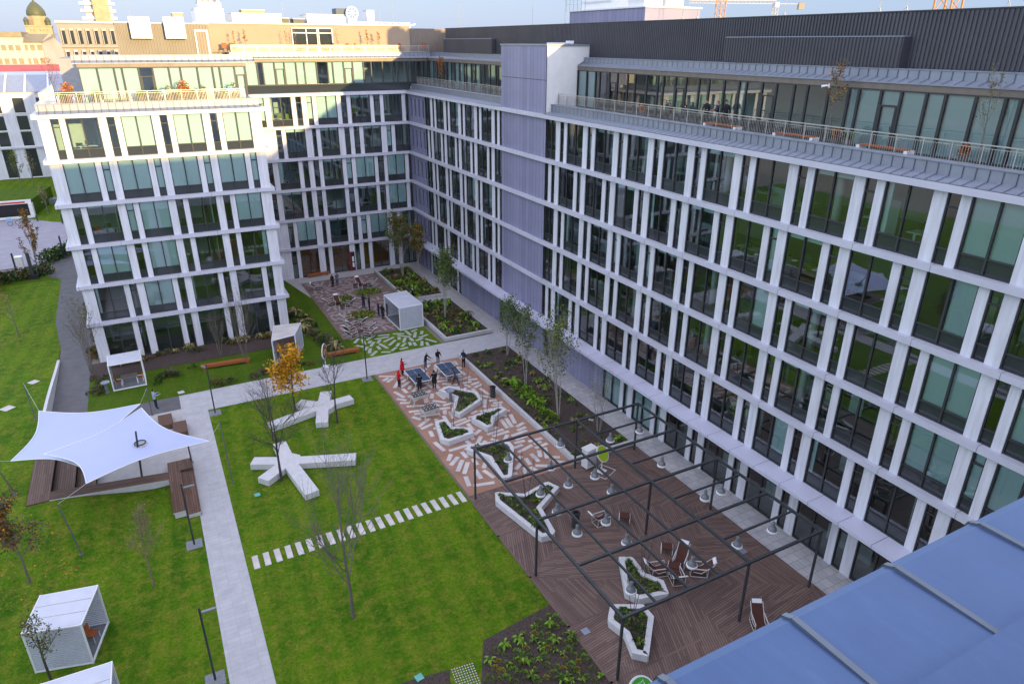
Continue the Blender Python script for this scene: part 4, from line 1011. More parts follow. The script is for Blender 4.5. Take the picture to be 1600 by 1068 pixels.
def tree(name, label, base, h, seed, leaves=None, nleaf=0, lsize=.12, stems=1, depth=3, spread=.6, up=.12, trunk=.35, rad=.07, bark='bark', lspread=.35, group=None, lean=.0, cat='tree'):
    rd = random.Random(seed); mb = MB(); tips = []
    for s in range(stems):
        a = rd.uniform(0, 6.28); ln = .12 if stems > 1 else lean
        d = Vector((math.cos(a)*ln*rd.uniform(.5, 1.4), math.sin(a)*ln*rd.uniform(.5, 1.4), 1)).normalized(); b0 = Vector((math.cos(a)*.08, math.sin(a)*.08, -.05)) if stems > 1 else Vector((0, 0, -.05))
        th = h*trunk; t1 = b0+d*th; mb.tube(b0, t1, rad, rad*.72, 8, 0, False)
        cl = h-th; p = t1.copy(); dd = d.copy(); k = 5
        for q in range(k):   # leader with side limbs
            nd = (dd+rvec(rd)*.06+Vector((0, 0, .1))).normalized(); e = p+nd*(cl/k*.95); r0 = rad*.72*(1-q/k*.85); mb.tube(p, e, r0, rad*.72*(1-(q+1)/k*.85)+.004, 6, 0, False)
            for _ in range(rd.randint(2, 3)):
                a = rd.uniform(0, 6.28); sd = (Vector((math.cos(a), math.sin(a), .55+q*.12))*spread*1.1+dd*.35).normalized()
                grow(mb, p.lerp(e, rd.random()), sd, cl*(.42-.05*q)*rd.uniform(.7, 1.1), r0*.5, depth-2 if depth > 1 else 0, rd, up, spread, tips)
            p, dd = e, nd
        tips.append((p, dd))
    r = empty(name, base, 0, label, cat, group)
    mb.build('trunk', M[bark], r)
    if leaves:
        lb = MB(); nm = len(leaves)
        for i in range(nleaf):
            q, dd = rd.choice(tips); c = q+rvec(rd)*rd.random()*lspread-dd*rd.random()*lspread; leaf(lb, c, rvec(rd)+Vector((0, 0, .3)), lsize*rd.uniform(.6, 1.3), rd.choices(range(nm), [k[1] for k in leaves])[0], rd)
        lb.build('crown', [L[k[0]] for k in leaves], r)
    return r
GT_ = lambda x, y: GT(x, y)
tree('bare_tree', 'tall bare grey tree on the near lawn behind the stepping stones', G(552, 963), 9.2, 11, stems=1, depth=4, spread=.6, up=.2, trunk=.22, rad=.11, bark='bark')
tree('bare_tree', 'dark bare tree rising over the nearer star bench', G(440, 750), 6.8, 12, [('rust', 1)], 50, .08, depth=4, spread=.8, up=.14, trunk=.26, rad=.10, bark='bark_dark')
tree('bare_tree', 'dark bare tree at the right arm of the farther star bench', G(527, 660), 6.4, 13, depth=4, spread=.7, up=.2, trunk=.3, rad=.085, bark='bark_dark')
tree('yellow_tree', 'small tree with golden yellow leaves left of the farther star bench', G(461, 640), 5.3, 14, [('yellow', 4), ('gold', 2)], 2300, .20, depth=3, spread=1.0, up=.06, trunk=.26, rad=.09, bark='bark_dark', lspread=.65)
tree('bare_tree', 'thin bare tree between the two star benches', G(427, 688), 5.8, 15, [('rust', 1)], 60, .07, depth=3, spread=.6, up=.2, trunk=.3, rad=.06, bark='bark_dark')
tree('rusty_tree', 'round tree with sparse rusty leaves on the left lawn below the sails', GT(47, 910), 5.2, 16, [('rust', 2), ('gold', 1), ('grey', 4), ('olive', 4)], 3000, .13, depth=3, spread=.8, up=.08, trunk=.3, rad=.075, lspread=.45)
tree('bare_tree', 'pale bare tree on the left lawn near the light column', GT(241, 916), 4.6, 17, [('straw', 3), ('olive', 1)], 520, .07, depth=4, spread=.5, up=.16, trunk=.38, rad=.06, bark='bark_tan')
tree('young_tree', 'young tree with dull green leaves in front of the nearest white pavilion', GT(82, 1068), 4.0, 18, [('olive', 2), ('straw', 1), ('green', 1)], 600, .10, depth=3, spread=.7, up=.12, trunk=.42, rad=.07, bark='bark_dark', lspread=.3)
tree('bare_tree', 'bare tree on the far left lawn near the hedge', GT(30, 527), 5.0, 19, [('straw', 2), ('gold', 1)], 260, .10, depth=3, spread=.65, trunk=.35, rad=.07, lspread=.4)
tree('columnar_tree', 'narrow orange and green tree beside the paved road', G(62, 430), 7.4, 20, [('rust', 2), ('olive', 3), ('gold', 1)], 1700, .17, depth=3, spread=.32, up=.3, trunk=.2, rad=.09, lspread=.35)
tree('multi_stem_tree', 'thin multi-stem tree at the near left corner of the left wing', G(142, 580), 6.2, 21, [('olive', 2), ('straw', 1)], 420, .11, stems=4, depth=3, spread=.4, up=.2, trunk=.3, rad=.045, lspread=.4)
tree('multi_stem_tree', 'bare multi-stem tree in front of the left wing glass', G(385, 566), 6.9, 22, [('straw', 1)], 160, .08, stems=5, depth=3, spread=.36, up=.2, trunk=.3, rad=.04)
tree('multi_stem_tree', 'shorter bare multi-stem shrub tree left of the mesh pavilion', G(345, 556), 4.0, 23, [('straw', 1)], 160, .07, stems=4, depth=3, spread=.4, up=.2, trunk=.3, rad=.03)
tree('birch_tree', 'white stemmed birch in the bed right of the white pavilion', G(695, 498), 7.2, 24, [('olive', 2), ('green', 4)], 3600, .16, stems=5, depth=3, spread=.4, up=.15, trunk=.38, rad=.04, bark='bark_birch', lspread=.5)
tree('birch_tree', 'white stemmed birch in the farthest bed by the inner corner', G(630, 432), 7.6, 25, [('olive', 3), ('green', 2), ('rust', 1)], 3400, .17, stems=5, depth=3, spread=.42, up=.12, trunk=.36, rad=.04, bark='bark_birch', lspread=.55)
tree('birch_tree', 'yellowing birch behind the first one in the farthest bed', G(652, 428), 6.2, 26, [('gold', 1), ('olive', 3), ('green', 1)], 2400, .18, stems=3, depth=3, spread=.4, trunk=.36, rad=.05, bark='bark_birch', lspread=.5)
tree('birch_tree', 'loose birch at the far end of the long bed', G(792, 556), 5.6, 27, [('green', 3), ('olive', 1)], 1700, .14, stems=4, depth=3, spread=.4, up=.15, trunk=.35, rad=.04, bark='bark_birch', lspread=.45)
tree('birch_tree', 'slender green birch in the middle of the long bed', G(822, 605), 6.6, 28, [('green', 3), ('olive', 2)], 1700, .14, stems=3, depth=3, spread=.34, up=.2, trunk=.3, rad=.045, bark='bark_birch', lspread=.45)
tree('birch_tree', 'tallest yellow green birch in the long bed', G(873, 655), 8.2, 29, [('lime', 1), ('olive', 3), ('green', 1)], 2300, .14, stems=4, depth=3, spread=.36, up=.2, trunk=.3, rad=.05, bark='bark_birch', lspread=.55)
tree('birch_tree', 'bare thin birch at the near end of the long bed', G(935, 675), 5.0, 30, [('grey', 1), ('olive', 1)], 160, .09, stems=4, depth=3, spread=.3, up=.2, trunk=.3, rad=.03, bark='bark_birch')
for i, ((x, y), h, lab) in enumerate([((726, 632), 4.2, 'thin bare sapling in the planter beside the table tennis tables'), ((758, 652), 3.2, 'thin reddish sapling in the planter against the bed kerb'), ((706, 668), 2.6, 'thin bare sapling in the planter nearest the lawn edge'), ((772, 700), 4.0, 'thin bare sapling in the planter under the far pergola corner'),
     ((823, 778), 3.6, 'thin bare sapling in the largest deck planter'), ((1004, 893), 2.6, 'thin bare sapling in the planter by the deck loungers'), ((989, 955), 3.6, 'thin bare sapling in the nearest deck planter')]):
    tree('sapling', lab, G(x, y, .36), h, 40+i, [('rust' if i == 1 else 'straw', 1)], 45, .06, stems=3, depth=2, spread=.3, up=.25, trunk=.4, rad=.018, bark='bark_dark', cat='sapling')
# clump meshes
def fern_mesh(seed, mats, n=14, len_=.5, wid=.07, h=.35):
    rd = random.Random(seed); m = MB()
    for i in range(n):
        a = rd.uniform(0, 6.28); l = len_*rd.uniform(.6, 1.1); hh = h*rd.uniform(.6, 1.2); s = Vector((-math.sin(a), math.cos(a), 0))*wid; d = Vector((math.cos(a), math.sin(a), 0))
        mi = rd.randrange(len(mats)); p = [Vector((0, 0, 0)), d*l*.4+Vector((0, 0, hh)), d*l*.8+Vector((0, 0, hh*.85)), d*l*1.05+Vector((0, 0, hh*.4))]; w_ = [.3, 1, .8, .1]
        for k in range(3): m.face([p[k]-s*w_[k], p[k]+s*w_[k], p[k+1]+s*w_[k+1], p[k+1]-s*w_[k+1]], mi)
    return m.mesh('fern_mesh', [L[k] for k in mats])
def bush_mesh(seed, mats, rx=.35, rz=.3, n=90, s=.11):
    rd = random.Random(seed); m = MB()
    for i in range(n):
        v = rvec(rd); v.z = abs(v.z); r = rd.uniform(.45, 1.0)**.6; leaf(m, Vector((v.x*rx*r, v.y*rx*r, .05+v.z*rz*r*1.3)), v+Vector((0, 0, .4)), s*rd.uniform(.6, 1.3), rd.randrange(len(mats)), rd)
    return m.mesh('bush_mesh', [L[k] for k in mats])
FERN = [fern_mesh(i, ms) for i, ms in enumerate([('green', 'olive'), ('lime', 'green'), ('olive', 'straw'), ('lime', 'bright'), ('dark', 'green')])]
BUSH = [bush_mesh(10+i, ms) for i, ms in enumerate([('green', 'lime'), ('dark', 'green'), ('olive', 'rust'), ('bright', 'lime'), ('yellow', 'lime'), ('grey', 'olive'), ('dark', 'olive')])]
def strew(name, label, group, cat, meshes, pts, z, s0, s1, seed):
    rd = random.Random(seed)
    for x, y in pts:
        o = link(name, rd.choice(meshes), None, (x, y, z(x, y) if callable(z) else z), rd.uniform(0, 6.28), rd.uniform(s0, s1)); tag(o, label, cat, group)
def rpts(n, x0, y0, x1, y1, seed, poly=None, dmin=.35):
    rd = random.Random(seed); out = []; t = 0
    while len(out) < n and t < n*40:
        t += 1; p = (rd.uniform(x0, x1), rd.uniform(y0, y1))
        if poly and not inside(p, poly): continue
        if all((p[0]-q[0])**2+(p[1]-q[1])**2 > dmin*dmin for q in out): out.append(p)
    return out
strew('fern', 'low green fern clump in the long mulched bed by the right wing', 'fern clumps in the long bed', 'plant', FERN+BUSH[:2], rpts(105, 24.2, 35.5, 28.9, 55.5, 1), .12, .4, 1.0, 1)
strew('shrub', 'upright lime green shrub in the row inside the long bed', 'lime shrubs in the long bed', 'shrub', [BUSH[0], BUSH[3], FERN[3]], [(25.3+.12*i % .5+RND.uniform(-.3, .3), 41.0+i*.62) for i in range(12)], .12, 1.2, 2.1, 2)
strew('fern', 'low fern clump in the bed right of the white pavilion', 'fern clumps beside the pavilion', 'plant', FERN+BUSH[:3]+[BUSH[5]], rpts(75, 24.6, 60.4, 29.0, 71.0, 3), .12, .7, 1.5, 3)
strew('fern', 'low fern clump in the farthest bed by the inner corner', 'fern clumps in the farthest bed', 'plant', FERN+BUSH[:3], rpts(75, 25.0, 73.2, 29.0, 84.8, 4), .12, .8, 1.6, 4)
nb = [tuple(G(x, y).xy) for x, y in ((860, 955), (905, 1000), (945, 1066), (760, 1066), (765, 1025))]
strew('young_plant', 'small bright green plant in the dark mulch at the lower edge', 'young plants in the near mulch bed', 'plant', [BUSH[3], BUSH[0], BUSH[4], FERN[3], FERN[1], BUSH[3], BUSH[3]], rpts(75, 10, 15, 16, 26, 5, nb, .34), .02, .35, .8, 5)
for i, poly in enumerate(PL_POLY):
    _, inn = inset(poly, .42); xs2 = [p[0] for p in inn]; ys2 = [p[1] for p in inn]
    strew('planter_plant', 'low green plant growing in the %s' % PLANTERS[i][1].split(',')[0].replace('white concrete planter', 'planter').replace('seven-sided ', ''), 'plants in planter %s' % ORD[i], 'plant', [FERN[0], FERN[4], BUSH[0], BUSH[1], FERN[1], BUSH[1]], rpts(26 if i != 4 else 44, min(xs2), min(ys2), max(xs2), max(ys2), 20+i, inn, .22), .36, .35, .75, 30+i)
# fluffy borders along the left wing
def border(label, pts, seed, n, meshes, s0=1.0, s1=2.2, name='border_shrub', grp='shrubs along the left wing'):
    rd = random.Random(seed); P = []
    for i in range(n):
        t = rd.random()*(len(pts)-1); k = int(t); a, b = Vector(pts[k]), Vector(pts[k+1]); p = a.lerp(b, t-k); P.append((p.x+rd.uniform(-.5, .5), p.y+rd.uniform(-.6, .6)))
    strew(name, label, grp, 'shrub', meshes, P, .02, s0, s1, seed)
border('wispy grey green shrub in the strip below the left wing windows', [(-6.2, 69.2), (0, 69.3), (6, 69.4), (10.2, 69.3)], 7, 46, [BUSH[5], BUSH[6], FERN[2], BUSH[2]], .8, 1.7)
border('wispy grey shrub on the lawn between the mesh pavilion and the lounge paving', [(11.5, 75), (12.6, 72), (12.2, 68.6), (13.2, 66.0), (13.6, 63.2)], 8, 46, [BUSH[5], BUSH[6], FERN[2], BUSH[1]], 1.1, 2.3, grp='shrubs beside the lounge paving')
border('wispy dry shrub along the far side of the cross path', [(1.5, 60.3), (4.5, 60.5), (7.5, 61), (10.2, 61.1)], 9, 34, [BUSH[5], BUSH[2], FERN[2], BUSH[6]], .7, 1.5, grp='shrubs along the cross path')
border('dark low shrub beside the open white pavilion', [(-7.2, 64), (-6.6, 62.5), (-6.8, 66)], 10, 14, [BUSH[6], BUSH[5]], .7, 1.4, grp='shrubs by the open pavilion')
border('dark low shrub right of the open white pavilion', [(-2.4, 63.4), (-1.2, 64.2), (.2, 64.5)], 11, 16, [BUSH[6], BUSH[5], BUSH[1]], .8, 1.5, grp='shrubs right of the open pavilion')
border('brown leaved shrub between the left wing corner and the grey path', [(-7.3, 71), (-7.5, 80), (-8.2, 90)], 12, 26, [BUSH[2], BUSH[6], BUSH[5]], 1.0, 2.2, grp='shrubs beside the grey path')
P0_, P1_ = G(8, 470), G(66, 448)
hd = empty('hedge', (0, 0, 0), 0, 'clipped dark hedge along the far edge of the left lawn', 'hedge'); rd = random.Random(5); m = MB(); h0, h1 = Vector((-20.5, 101.6, 0)), Vector((-13.2, 104.6, 0))
for i in range(1500):
    p = h0.lerp(h1, rd.random())+Vector((rd.uniform(-.8, .8), rd.uniform(-.8, .8), rd.uniform(.05, 1.3))); leaf(m, p, rvec(rd), .3, rd.choices((0, 1, 2), (5, 3, 1))[0], rd)
m.build('foliage', [L['dark'], L['green'], L['rust']], hd)
hd = empty('hedge', (0, 0, 0), 0, 'bushy green hedge beside the paved road at the left wing corner', 'hedge'); m = MB(); h0, h1 = Vector((-14.3, 109.3, 0)), Vector((-10.2, 116.0, 0))
for i in range(1500):
    p = h0.lerp(h1, rd.random())+Vector((rd.uniform(-.9, .9), rd.uniform(-.9, .9), rd.uniform(.05, 1.6))); leaf(m, p, rvec(rd), .32, rd.choices((0, 1, 2), (4, 3, 1))[0], rd)
m.build('foliage', [L['dark'], L['green'], L['olive']], hd)
# fallen leaves and fine litter: nobody could count them
m = MB(); rd = random.Random(77)
for cx_, cy_, rr_, n in ((10.08, 48.85, 2.4, 120), (7.5, 52.5, 2.2, 160), (4.6, 42.8, 2.2, 80), (-9.9, 39.2, 2.6, 150), (-14.4, 81, 3, 200)):
    for i in range(n):
        a = rd.uniform(0, 6.28); q = rr_*math.sqrt(rd.random()); x, y = cx_+q*math.cos(a), cy_+q*math.sin(a); s = rd.uniform(.03, .06); t = rd.uniform(0, 6.28); z = bank(x, y)+.02
        m.face([(x+s*math.cos(t+k*1.57), y+s*math.sin(t+k*1.57), z) for k in range(4)], rd.choice((0, 0, 1, 2)))
o = m.build('fallen_leaves', [L['rust'], L['gold'], L['straw']]); o['kind'] = 'stuff'
m = MB(); rd = random.Random(78)
def litter(x0, y0, x1, y1, z, n, poly=None):
    for i in range(n):
        x, y = rd.uniform(x0, x1), rd.uniform(y0, y1)
        if poly and not inside((x, y), poly): continue
        v = rvec(rd); leaf(m, Vector((x, y, z+.03)), v+Vector((0, 0, 1)), rd.uniform(.05, .13), rd.choices(range(4), (4, 3, 2, 2))[0], rd)
litter(24.1, 35.4, 29.1, 55.6, .12, 1500); litter(24.5, 60.3, 29.2, 71.2, .12, 1300); litter(24.9, 73, 29.2, 85.2, .12, 1300); litter(10, 14, 15.2, 25, .02, 900, nb)
o = m.build('ground_cover', [L['dark'], L['olive'], L['rust'], L['green']]); o['kind'] = 'stuff'
m = MB()
for cx_, cy_, rx_, ry_ in ((18.0, 76.5, 1.3, 1.5), (21.6, 78.0, 1.6, 1.1), (18.6, 70.8, 1.6, 1.2)):
    rd = random.Random(cx_)
    for i in range(420):
        a = rd.uniform(0, 6.28); q = math.sqrt(rd.random()); p = Vector((cx_+rx_*q*math.cos(a), cy_+ry_*q*math.sin(a), rd.uniform(.02, .35))); leaf(m, p, rvec(rd)+Vector((0, 0, 1)), .22, rd.choices((0, 1, 2), (4, 3, 1))[0], rd)
o = m.build('grass_mounds', [L['lime'], L['green'], L['rust']]); o['kind'] = 'stuff'
# ================================================================ pergola and lamps
PX = [15.65, 17.6, 19.57, 21.53, 23.52, 28.8]; PY = [34.6, 30.5, 26.45, 22.4, 18.55]
pg = empty('pergola', (22, 26, 0), 0, 'large dark steel pergola frame over the wooden deck', 'pergola')
def off(v): return (v[0]-22, v[1]-26, v[2])
for x in (PX[0], PX[4], PX[5]):
    for y in (PY[0], PY[2], PY[4]): m = MB(); m.box((x-.055-22, y-.055-26, 0), (x+.055-22, y+.055-26, 3.86)); m.build('post', M['steel_dark'], pg)
for i, x in enumerate(PX):
    t = .07 if i in (0, 4, 5) else .045; m = MB(); m.box((x-t-22, PY[4]-.07-26, 3.87), (x+t-22, PY[0]+.07-26, 4.0)); m.build('beam', M['steel_dark'], pg)
for y in PY: m = MB(); m.box((PX[0]+.07-22, y-.068-26, 3.865), (PX[5]-.07-22, y+.068-26, 3.995)); m.build('beam', M['steel_dark'], pg)
for y in (32.5, 28.5, 24.5, 20.5): m = MB(); m.box((PX[4]+.07-22, y-.045-26, 3.88), (PX[5]-.07-22, y+.045-26, 3.99)); m.build('beam', M['steel_dark'], pg)
LP = [(0, 17.6, 33.6), (1, 21.53, 33.5), (2, 24.9, 32.5), (2, 27.4, 32.5), (3, 19.57, 31.5), (3, 19.57, 29.4), (1, 21.53, 29.4), (0, 17.6, 29.4), (1, 21.53, 27.6), (0, 17.6, 27.5), (3, 19.57, 25.4), (0, 17.6, 25.35), (3, 19.57, 23.45), (0, 17.6, 20.45), (1, 21.53, 20.45), (4, 24.75, 20.5), (4, 27.4, 20.5), (5, 26.1, 28.5), (6, 26.1, 24.5), (6, 27.4, 24.5)]
RN = ['thin beam nearest the lawn', 'third thin beam', 'farthest short beam', 'middle thin beam', 'nearest short beam', 'second short beam', 'third short beam']
lm = None; cnt = {}
for row, x, y in LP:
    cnt[row] = cnt.get(row, -1)+1
    if lm is None:
        lm = empty('pendant_lamp', (x, y, 0)); z0 = 3.05
        a = MB(); a.tube((0, 0, z0+.55), (0, 0, 3.88), .012, .012, 5); a.build('rod', M['steel_dark'], lm)
        a = MB(); a.lathe([(0, z0+.62), (.085, z0+.62), (.10, z0+.60), (.105, z0+.34), (.13, z0+.30), (.20, z0+.24), (.245, z0+.12), (.25, z0+.10)], n=18); a.build('shade', M['cone'], lm, True)
        a = MB(); a.lathe([(.255, z0+.10), (.29, z0+.085), (.30, z0+.0), (.28, z0-.04), (0, z0-.05)], n=18); a.build('diffuser', M['white_metal'], lm, True); o = lm
    else: o = copy_tree(lm); o.location = (x, y, 0)
    tag(o, 'grey bell lamp, %s from far end on %s' % (ORD[cnt[row]], RN[row]), 'pendant lamp', 'bell lamps hanging from the pergola')
# ================================================================ loungers
def lounger_proto(stool=False):
    r = empty('sling_lounger' if not stool else 'footstool', (0, 0, 0))
    if stool:
        m = MB(); m.box((-.32, -.3, .36), (.32, .3, .42)); m.build('seat', M['brown_sling'], r); m = MB()
        for sx in (-1, 1): m.path([(sx*.33, -.28, .02), (sx*.33, .28, .02), (sx*.33, .28, .38), (sx*.33, -.28, .38)], .02, 5, closed=True)
        m.build('frame', M['white_metal'], r); return r
    m = MB()
    for sx in (-1, 1):
        x = sx*.34; m.path([(x, .5, .03), (x, -.45, .03), (x, -.45, .56), (x, .5, .56)], .02, 6, closed=True); m.tube((x*.94, .35, .34), (x*.94, -.1, .26), .02, .02, 5); m.tube((x*.94, -.1, .26), (x*.94, -.82, .98), .022, .022, 6)
        m.box((x-.026, -.42, .57), (x+.026, .48, .59))
    m.tube((-.34, -.45, .03), (.34, -.45, .03), .02, .02, 5); m.tube((-.34, .5, .03), (.34, .5, .03), .02, .02, 5)
    m.build('frame', M['frame_metal'], r)
    m = MB(); P = [(.62, .38), (.35, .36), (.1, .29), (-.08, .27), (-.2, .36), (-.5, .66), (-.84, 1.0)]
    for (ya, za), (yb, zb) in zip(P, P[1:]):
        m.face([(-.29, ya, za), (.29, ya, za), (.29, yb, zb), (-.29, yb, zb)]); m.face([(-.29, ya, za-.03), (-.29, yb, zb-.03), (.29, yb, zb-.03), (.29, ya, za-.03)])
        m.face([(-.29, ya, za-.03), (-.29, ya, za), (-.29, yb, zb), (-.29, yb, zb-.03)]); m.face([(.29, ya, za), (.29, ya, za-.03), (.29, yb, zb-.03), (.29, yb, zb)])
    m.build('sling', M['brown_sling'], r)
    m = MB(); m.obox((0, -.80, 1.0), (.5, .22, .07), 0, 0, R(-45)); m.build('headrest', M['white_metal'], r); return r
LG = lounger_proto(); ST = lounger_proto(True); used = set()
def put(proto, c, head, label, group):
    """c = photo position of the seat on the ground, head = photo position of the headrest"""
    p = G(*c, .3); p.z = .02; h = G(*head, 1.0 if proto is LG else .3); d = Vector((h.x-p.x, h.y-p.y))
    o = proto if proto.name not in used else copy_tree(proto); used.add(proto.name)
    o.location = p; o.rotation_euler = (0, 0, math.atan2(-d.y, -d.x)-math.pi/2); tag(o, label, 'lounge chair' if proto is LG else 'footstool', group)
k8 = lambda x, y: (960+x/9.98, 820+y/9.98); k1 = lambda x, y: (440+x/9.98, 430+y/9.98)
GD, GLn = 'brown sling loungers on the deck', 'brown sling loungers on the lounge paving'
put(LG, k8(680, 690), k8(540, 560), 'brown lounger just right of the kinked deck planter, facing right', GD)
put(LG, k8(1025, 540), k8(1095, 270), 'reclined brown lounger at the back of the deck group, facing the camera', GD)
put(LG, k8(1320, 690), k8(1455, 550), 'brown lounger at the right of the deck group, facing left', GD)
put(LG, k8(970, 800), k8(1090, 850), 'brown lounger seen from behind at the front of the deck group', GD)
put(LG, (939, 811), (928, 801), 'lone brown lounger under the middle of the pergola', GD)
put(LG, (1186, 972), (1186.5, 949), 'brown lounger half hidden by the near roof edge', GD)
put(ST, k8(820, 350), k8(820, 250), 'brown footstool at the back left of the deck group', 'footstools on the deck')
put(ST, k8(930, 640), k8(960, 500), 'brown footstool in the centre of the deck group', 'footstools on the deck')
put(ST, (976, 807), (976, 795), 'lone brown footstool under the middle of the pergola', 'footstools on the deck')
for c, h, lab in [((560, 200), (472, 118), 'lounger nearest to the long grass strip at the far end of the lounge paving'), ((1215, 130), (1160, 15), 'big lounger by the far bed corner facing the camera'), ((1390, 140), (1440, 60), 'lounger touching the far bed kerb'),
    ((760, 440), (680, 370), 'lounger left of the three grass mounds'), ((870, 420), (838, 300), 'upright lounger between the grass mounds, facing the camera'), ((1040, 450), (1125, 375), 'low lounger right of the upright one, facing left'),
    ((1040, 690), (980, 608), 'lounger at the back left of the near lounge cluster'), ((1120, 780), (1030, 715), 'second lounger on the left of the near lounge cluster'), ((1060, 850), (985, 785), 'third lounger on the left of the near lounge cluster'),
    ((1100, 930), (1000, 870), 'lounger closest to the slab lawn in the near lounge cluster'), ((1230, 740), (1330, 670), 'lounger at the back right of the near lounge cluster'), ((1350, 830), (1455, 755), 'lounger at the right of the near lounge cluster'), ((1370, 910), (1460, 830), 'lounger at the front right of the near lounge cluster')]:
    put(LG, k1(c[0], c[1]), k1(*h), lab, GLn)
for c, lab in [((1300, 170), 'footstool in front of the big far lounger'), ((1150, 160), 'footstool left of the big far lounger'), ((945, 480), 'footstool in front of the upright lounger'), ((1235, 880), 'low stool in the middle of the near lounge cluster')]:
    put(ST, k1(*c), k1(c[0]-20, c[1]-60), lab, 'footstools on the lounge paving')
# ================================================================ games
def tt(label, cs):
    P = [G(x, y, .76) for x, y in cs]; c = sum(P, Vector())/4; d = (P[3]-P[0])+(P[2]-P[1]); a = math.atan2(d.y, d.x)
    r = empty('table_tennis_table', (c.x, c.y, .015), a, label, 'table tennis table', 'outdoor table tennis tables')
    m = MB(); m.box((-1.37, -.7625, .72), (1.37, .7625, .755)); m.build('top', M['tt_blue'], r)
    m = MB()
    for b in (((-1.40, -.79, .70), (1.40, -.74, .762)), ((-1.40, .74, .70), (1.40, .79, .762)), ((-1.40, -.74, .70), (-1.35, .74, .762)), ((1.35, -.74, .70), (1.40, .74, .762)), ((-1.35, -.008, .75), (1.35, .008, .759))): m.box(*b)
    m.build('white_edge', M['white_metal'], r)
    m = MB(); m.box((-.01, -.85, .78), (.01, .85, .90)); m.build('net', M['cone'], r)
    for sx in (-1, 1):
        m = MB(); m.path([(sx*1.0, -.6, 0), (sx*1.0, -.6, .7)], .035, 6); m.path([(sx*1.0, .6, 0), (sx*1.0, .6, .7)], .035, 6); m.path([(sx*1.0, -.6, .3), (sx*1.0, .6, .3)], .025, 5); m.build('leg_frame', M['white_metal'], r)
k3 = lambda x, y: (600+x/9.98, 530+y/9.98); k4 = lambda x, y: (640+x/9.98, 620+y/9.98)
tt('blue table tennis table nearer to the lawn, two people in red beside it', [k3(330, 490), k3(555, 445), k3(720, 625), k3(500, 675)])
tt('blue table tennis table nearer to the long bed', [k3(810, 390), k3(1030, 345), k3(1200, 530), k3(985, 575)])
def foos(label, c, a):
    p = G(*c, .9); r = empty('table_football', (p.x, p.y, .015), a, label, 'table football', 'table football games'); m = MB()
    for b in (((-.7, -.38, .62), (.7, -.34, .92)), ((-.7, .34, .62), (.7, .38, .92)), ((-.7, -.34, .62), (-.66, .34, .92)), ((.66, -.34, .62), (.7, .34, .92)), ((-.66, -.34, .62), (.66, .34, .66))): m.box(*b)
    m.build('cabinet', M['slab'], r)
    m = MB(); m.box((-.66, -.34, .661), (.66, .34, .87)); m.box((-.72, -.40, .921), (.72, -.33, .94)); m.box((-.72, .33, .921), (.72, .40, .94)); m.build('pitch', M['black'], r)
    m = MB(); f = MB()
    for i in range(8):
        x = -.56+i*.16; m.tube((x, -.62, .90), (x, .62, .90), .016, .016, 5)
        if i % 2: f.box((x-.05, -.22, .885), (x-.01, -.14, .96)).box((x-.05, .12, .885), (x-.01, .20, .96))
    m.build('rods', M['steel'], r); f.build('figures', M['white_metal'], r)
    for sx in (-1, 1):
        for sy in (-1, 1): m = MB(); m.tube((sx*.72, sy*.42, 0), (sx*.56, sy*.28, .63), .045, .05, 6); m.build('leg', M['slab'], r)
foos('table football right behind the woman in the black parka', k3(545, 850), R(6)); foos('table football nearer to the planters', k4(315, 165), R(8))
# ================================================================ pavilions
def pavilion(label, cs, h, open_sides, floor=True, roofm='pav_metal', wallm='slat_white'):
    """cs: four ground corners (counter-clockwise); open_sides: indices of sides without slats"""
    c = sum(cs, Vector())/4; c.z = min(p.z for p in cs); r = empty('pavilion', c, 0, label, 'pavilion', 'white slatted pavilions'); P = [p-c for p in cs]
    for p in P: p.z = 0
    m = MB(); t = .06
    for i in range(4):
        a, b = P[i], P[(i+1) % 4]; d = (b-a).normalized()
        for z in (t, h-t): m.tube(a+Vector((0, 0, z)), b+Vector((0, 0, z)), t, t, 4)
        m.tube(a, a+Vector((0, 0, h)), t, t, 4)
    m.build('frame', M['white_metal'], r)
    for i in range(4):
        if i in open_sides: continue
        a, b = P[i], P[(i+1) % 4]; d = (b-a).normalized(); n_ = Vector((d.y, -d.x, 0)); m = MB(); z = .12; L_ = (b-a).length; ang = math.atan2(d.y, d.x); q = (a+b)/2
        while z < h-.1: m.obox((q.x, q.y, z+.045), (L_-.1, .05, .085), ang); z += .12
        m.build('slat_wall', M['pav_metal'], r)
    m = MB(); s = [p*.985 for p in P]; m.prism([(p.x, p.y) for p in s], h-.05, h+.0, 0, None, True)
    for k in (1/3, 2/3):
        a = s[0].lerp(s[3], k); b = s[1].lerp(s[2], k); d = (b-a).normalized(); m.obox(((a.x+b.x)/2, (a.y+b.y)/2, h+.012), ((b-a).length, .05, .03), math.atan2(d.y, d.x), 1)
    m.build('roof', [M[roofm], M['concrete']], r)
    if floor: m = MB(); m.prism([(p.x*.97, p.y*.97) for p in P], 0, .04); m.build('floor', M['cone'], r)
    return r
V = Vector
z0 = bank(-7.5, 32.6)
pavilion('nearest complete white pavilion on the left lawn, open towards the path', [G(57, 1050, z0), G(146, 1035, z0), V((-5.95, 33.85, z0)), V((-8.45, 34.35, z0))], 2.55, (1,))
zz = [G(70, 1066, 2.55), G(174, 1033, 2.55)]; d = (zz[1]-zz[0]).normalized(); nrm = V((d.y, -d.x, 0)); b1_, b0_ = zz[1], zz[1]-d*2.7
pc = [V((p.x, p.y, 0)) for p in (b0_+nrm*2.9, b1_+nrm*2.9, b1_, b0_)]
pavilion('white pavilion cut by the bottom edge of the photo', pc, 2.55, (1,))
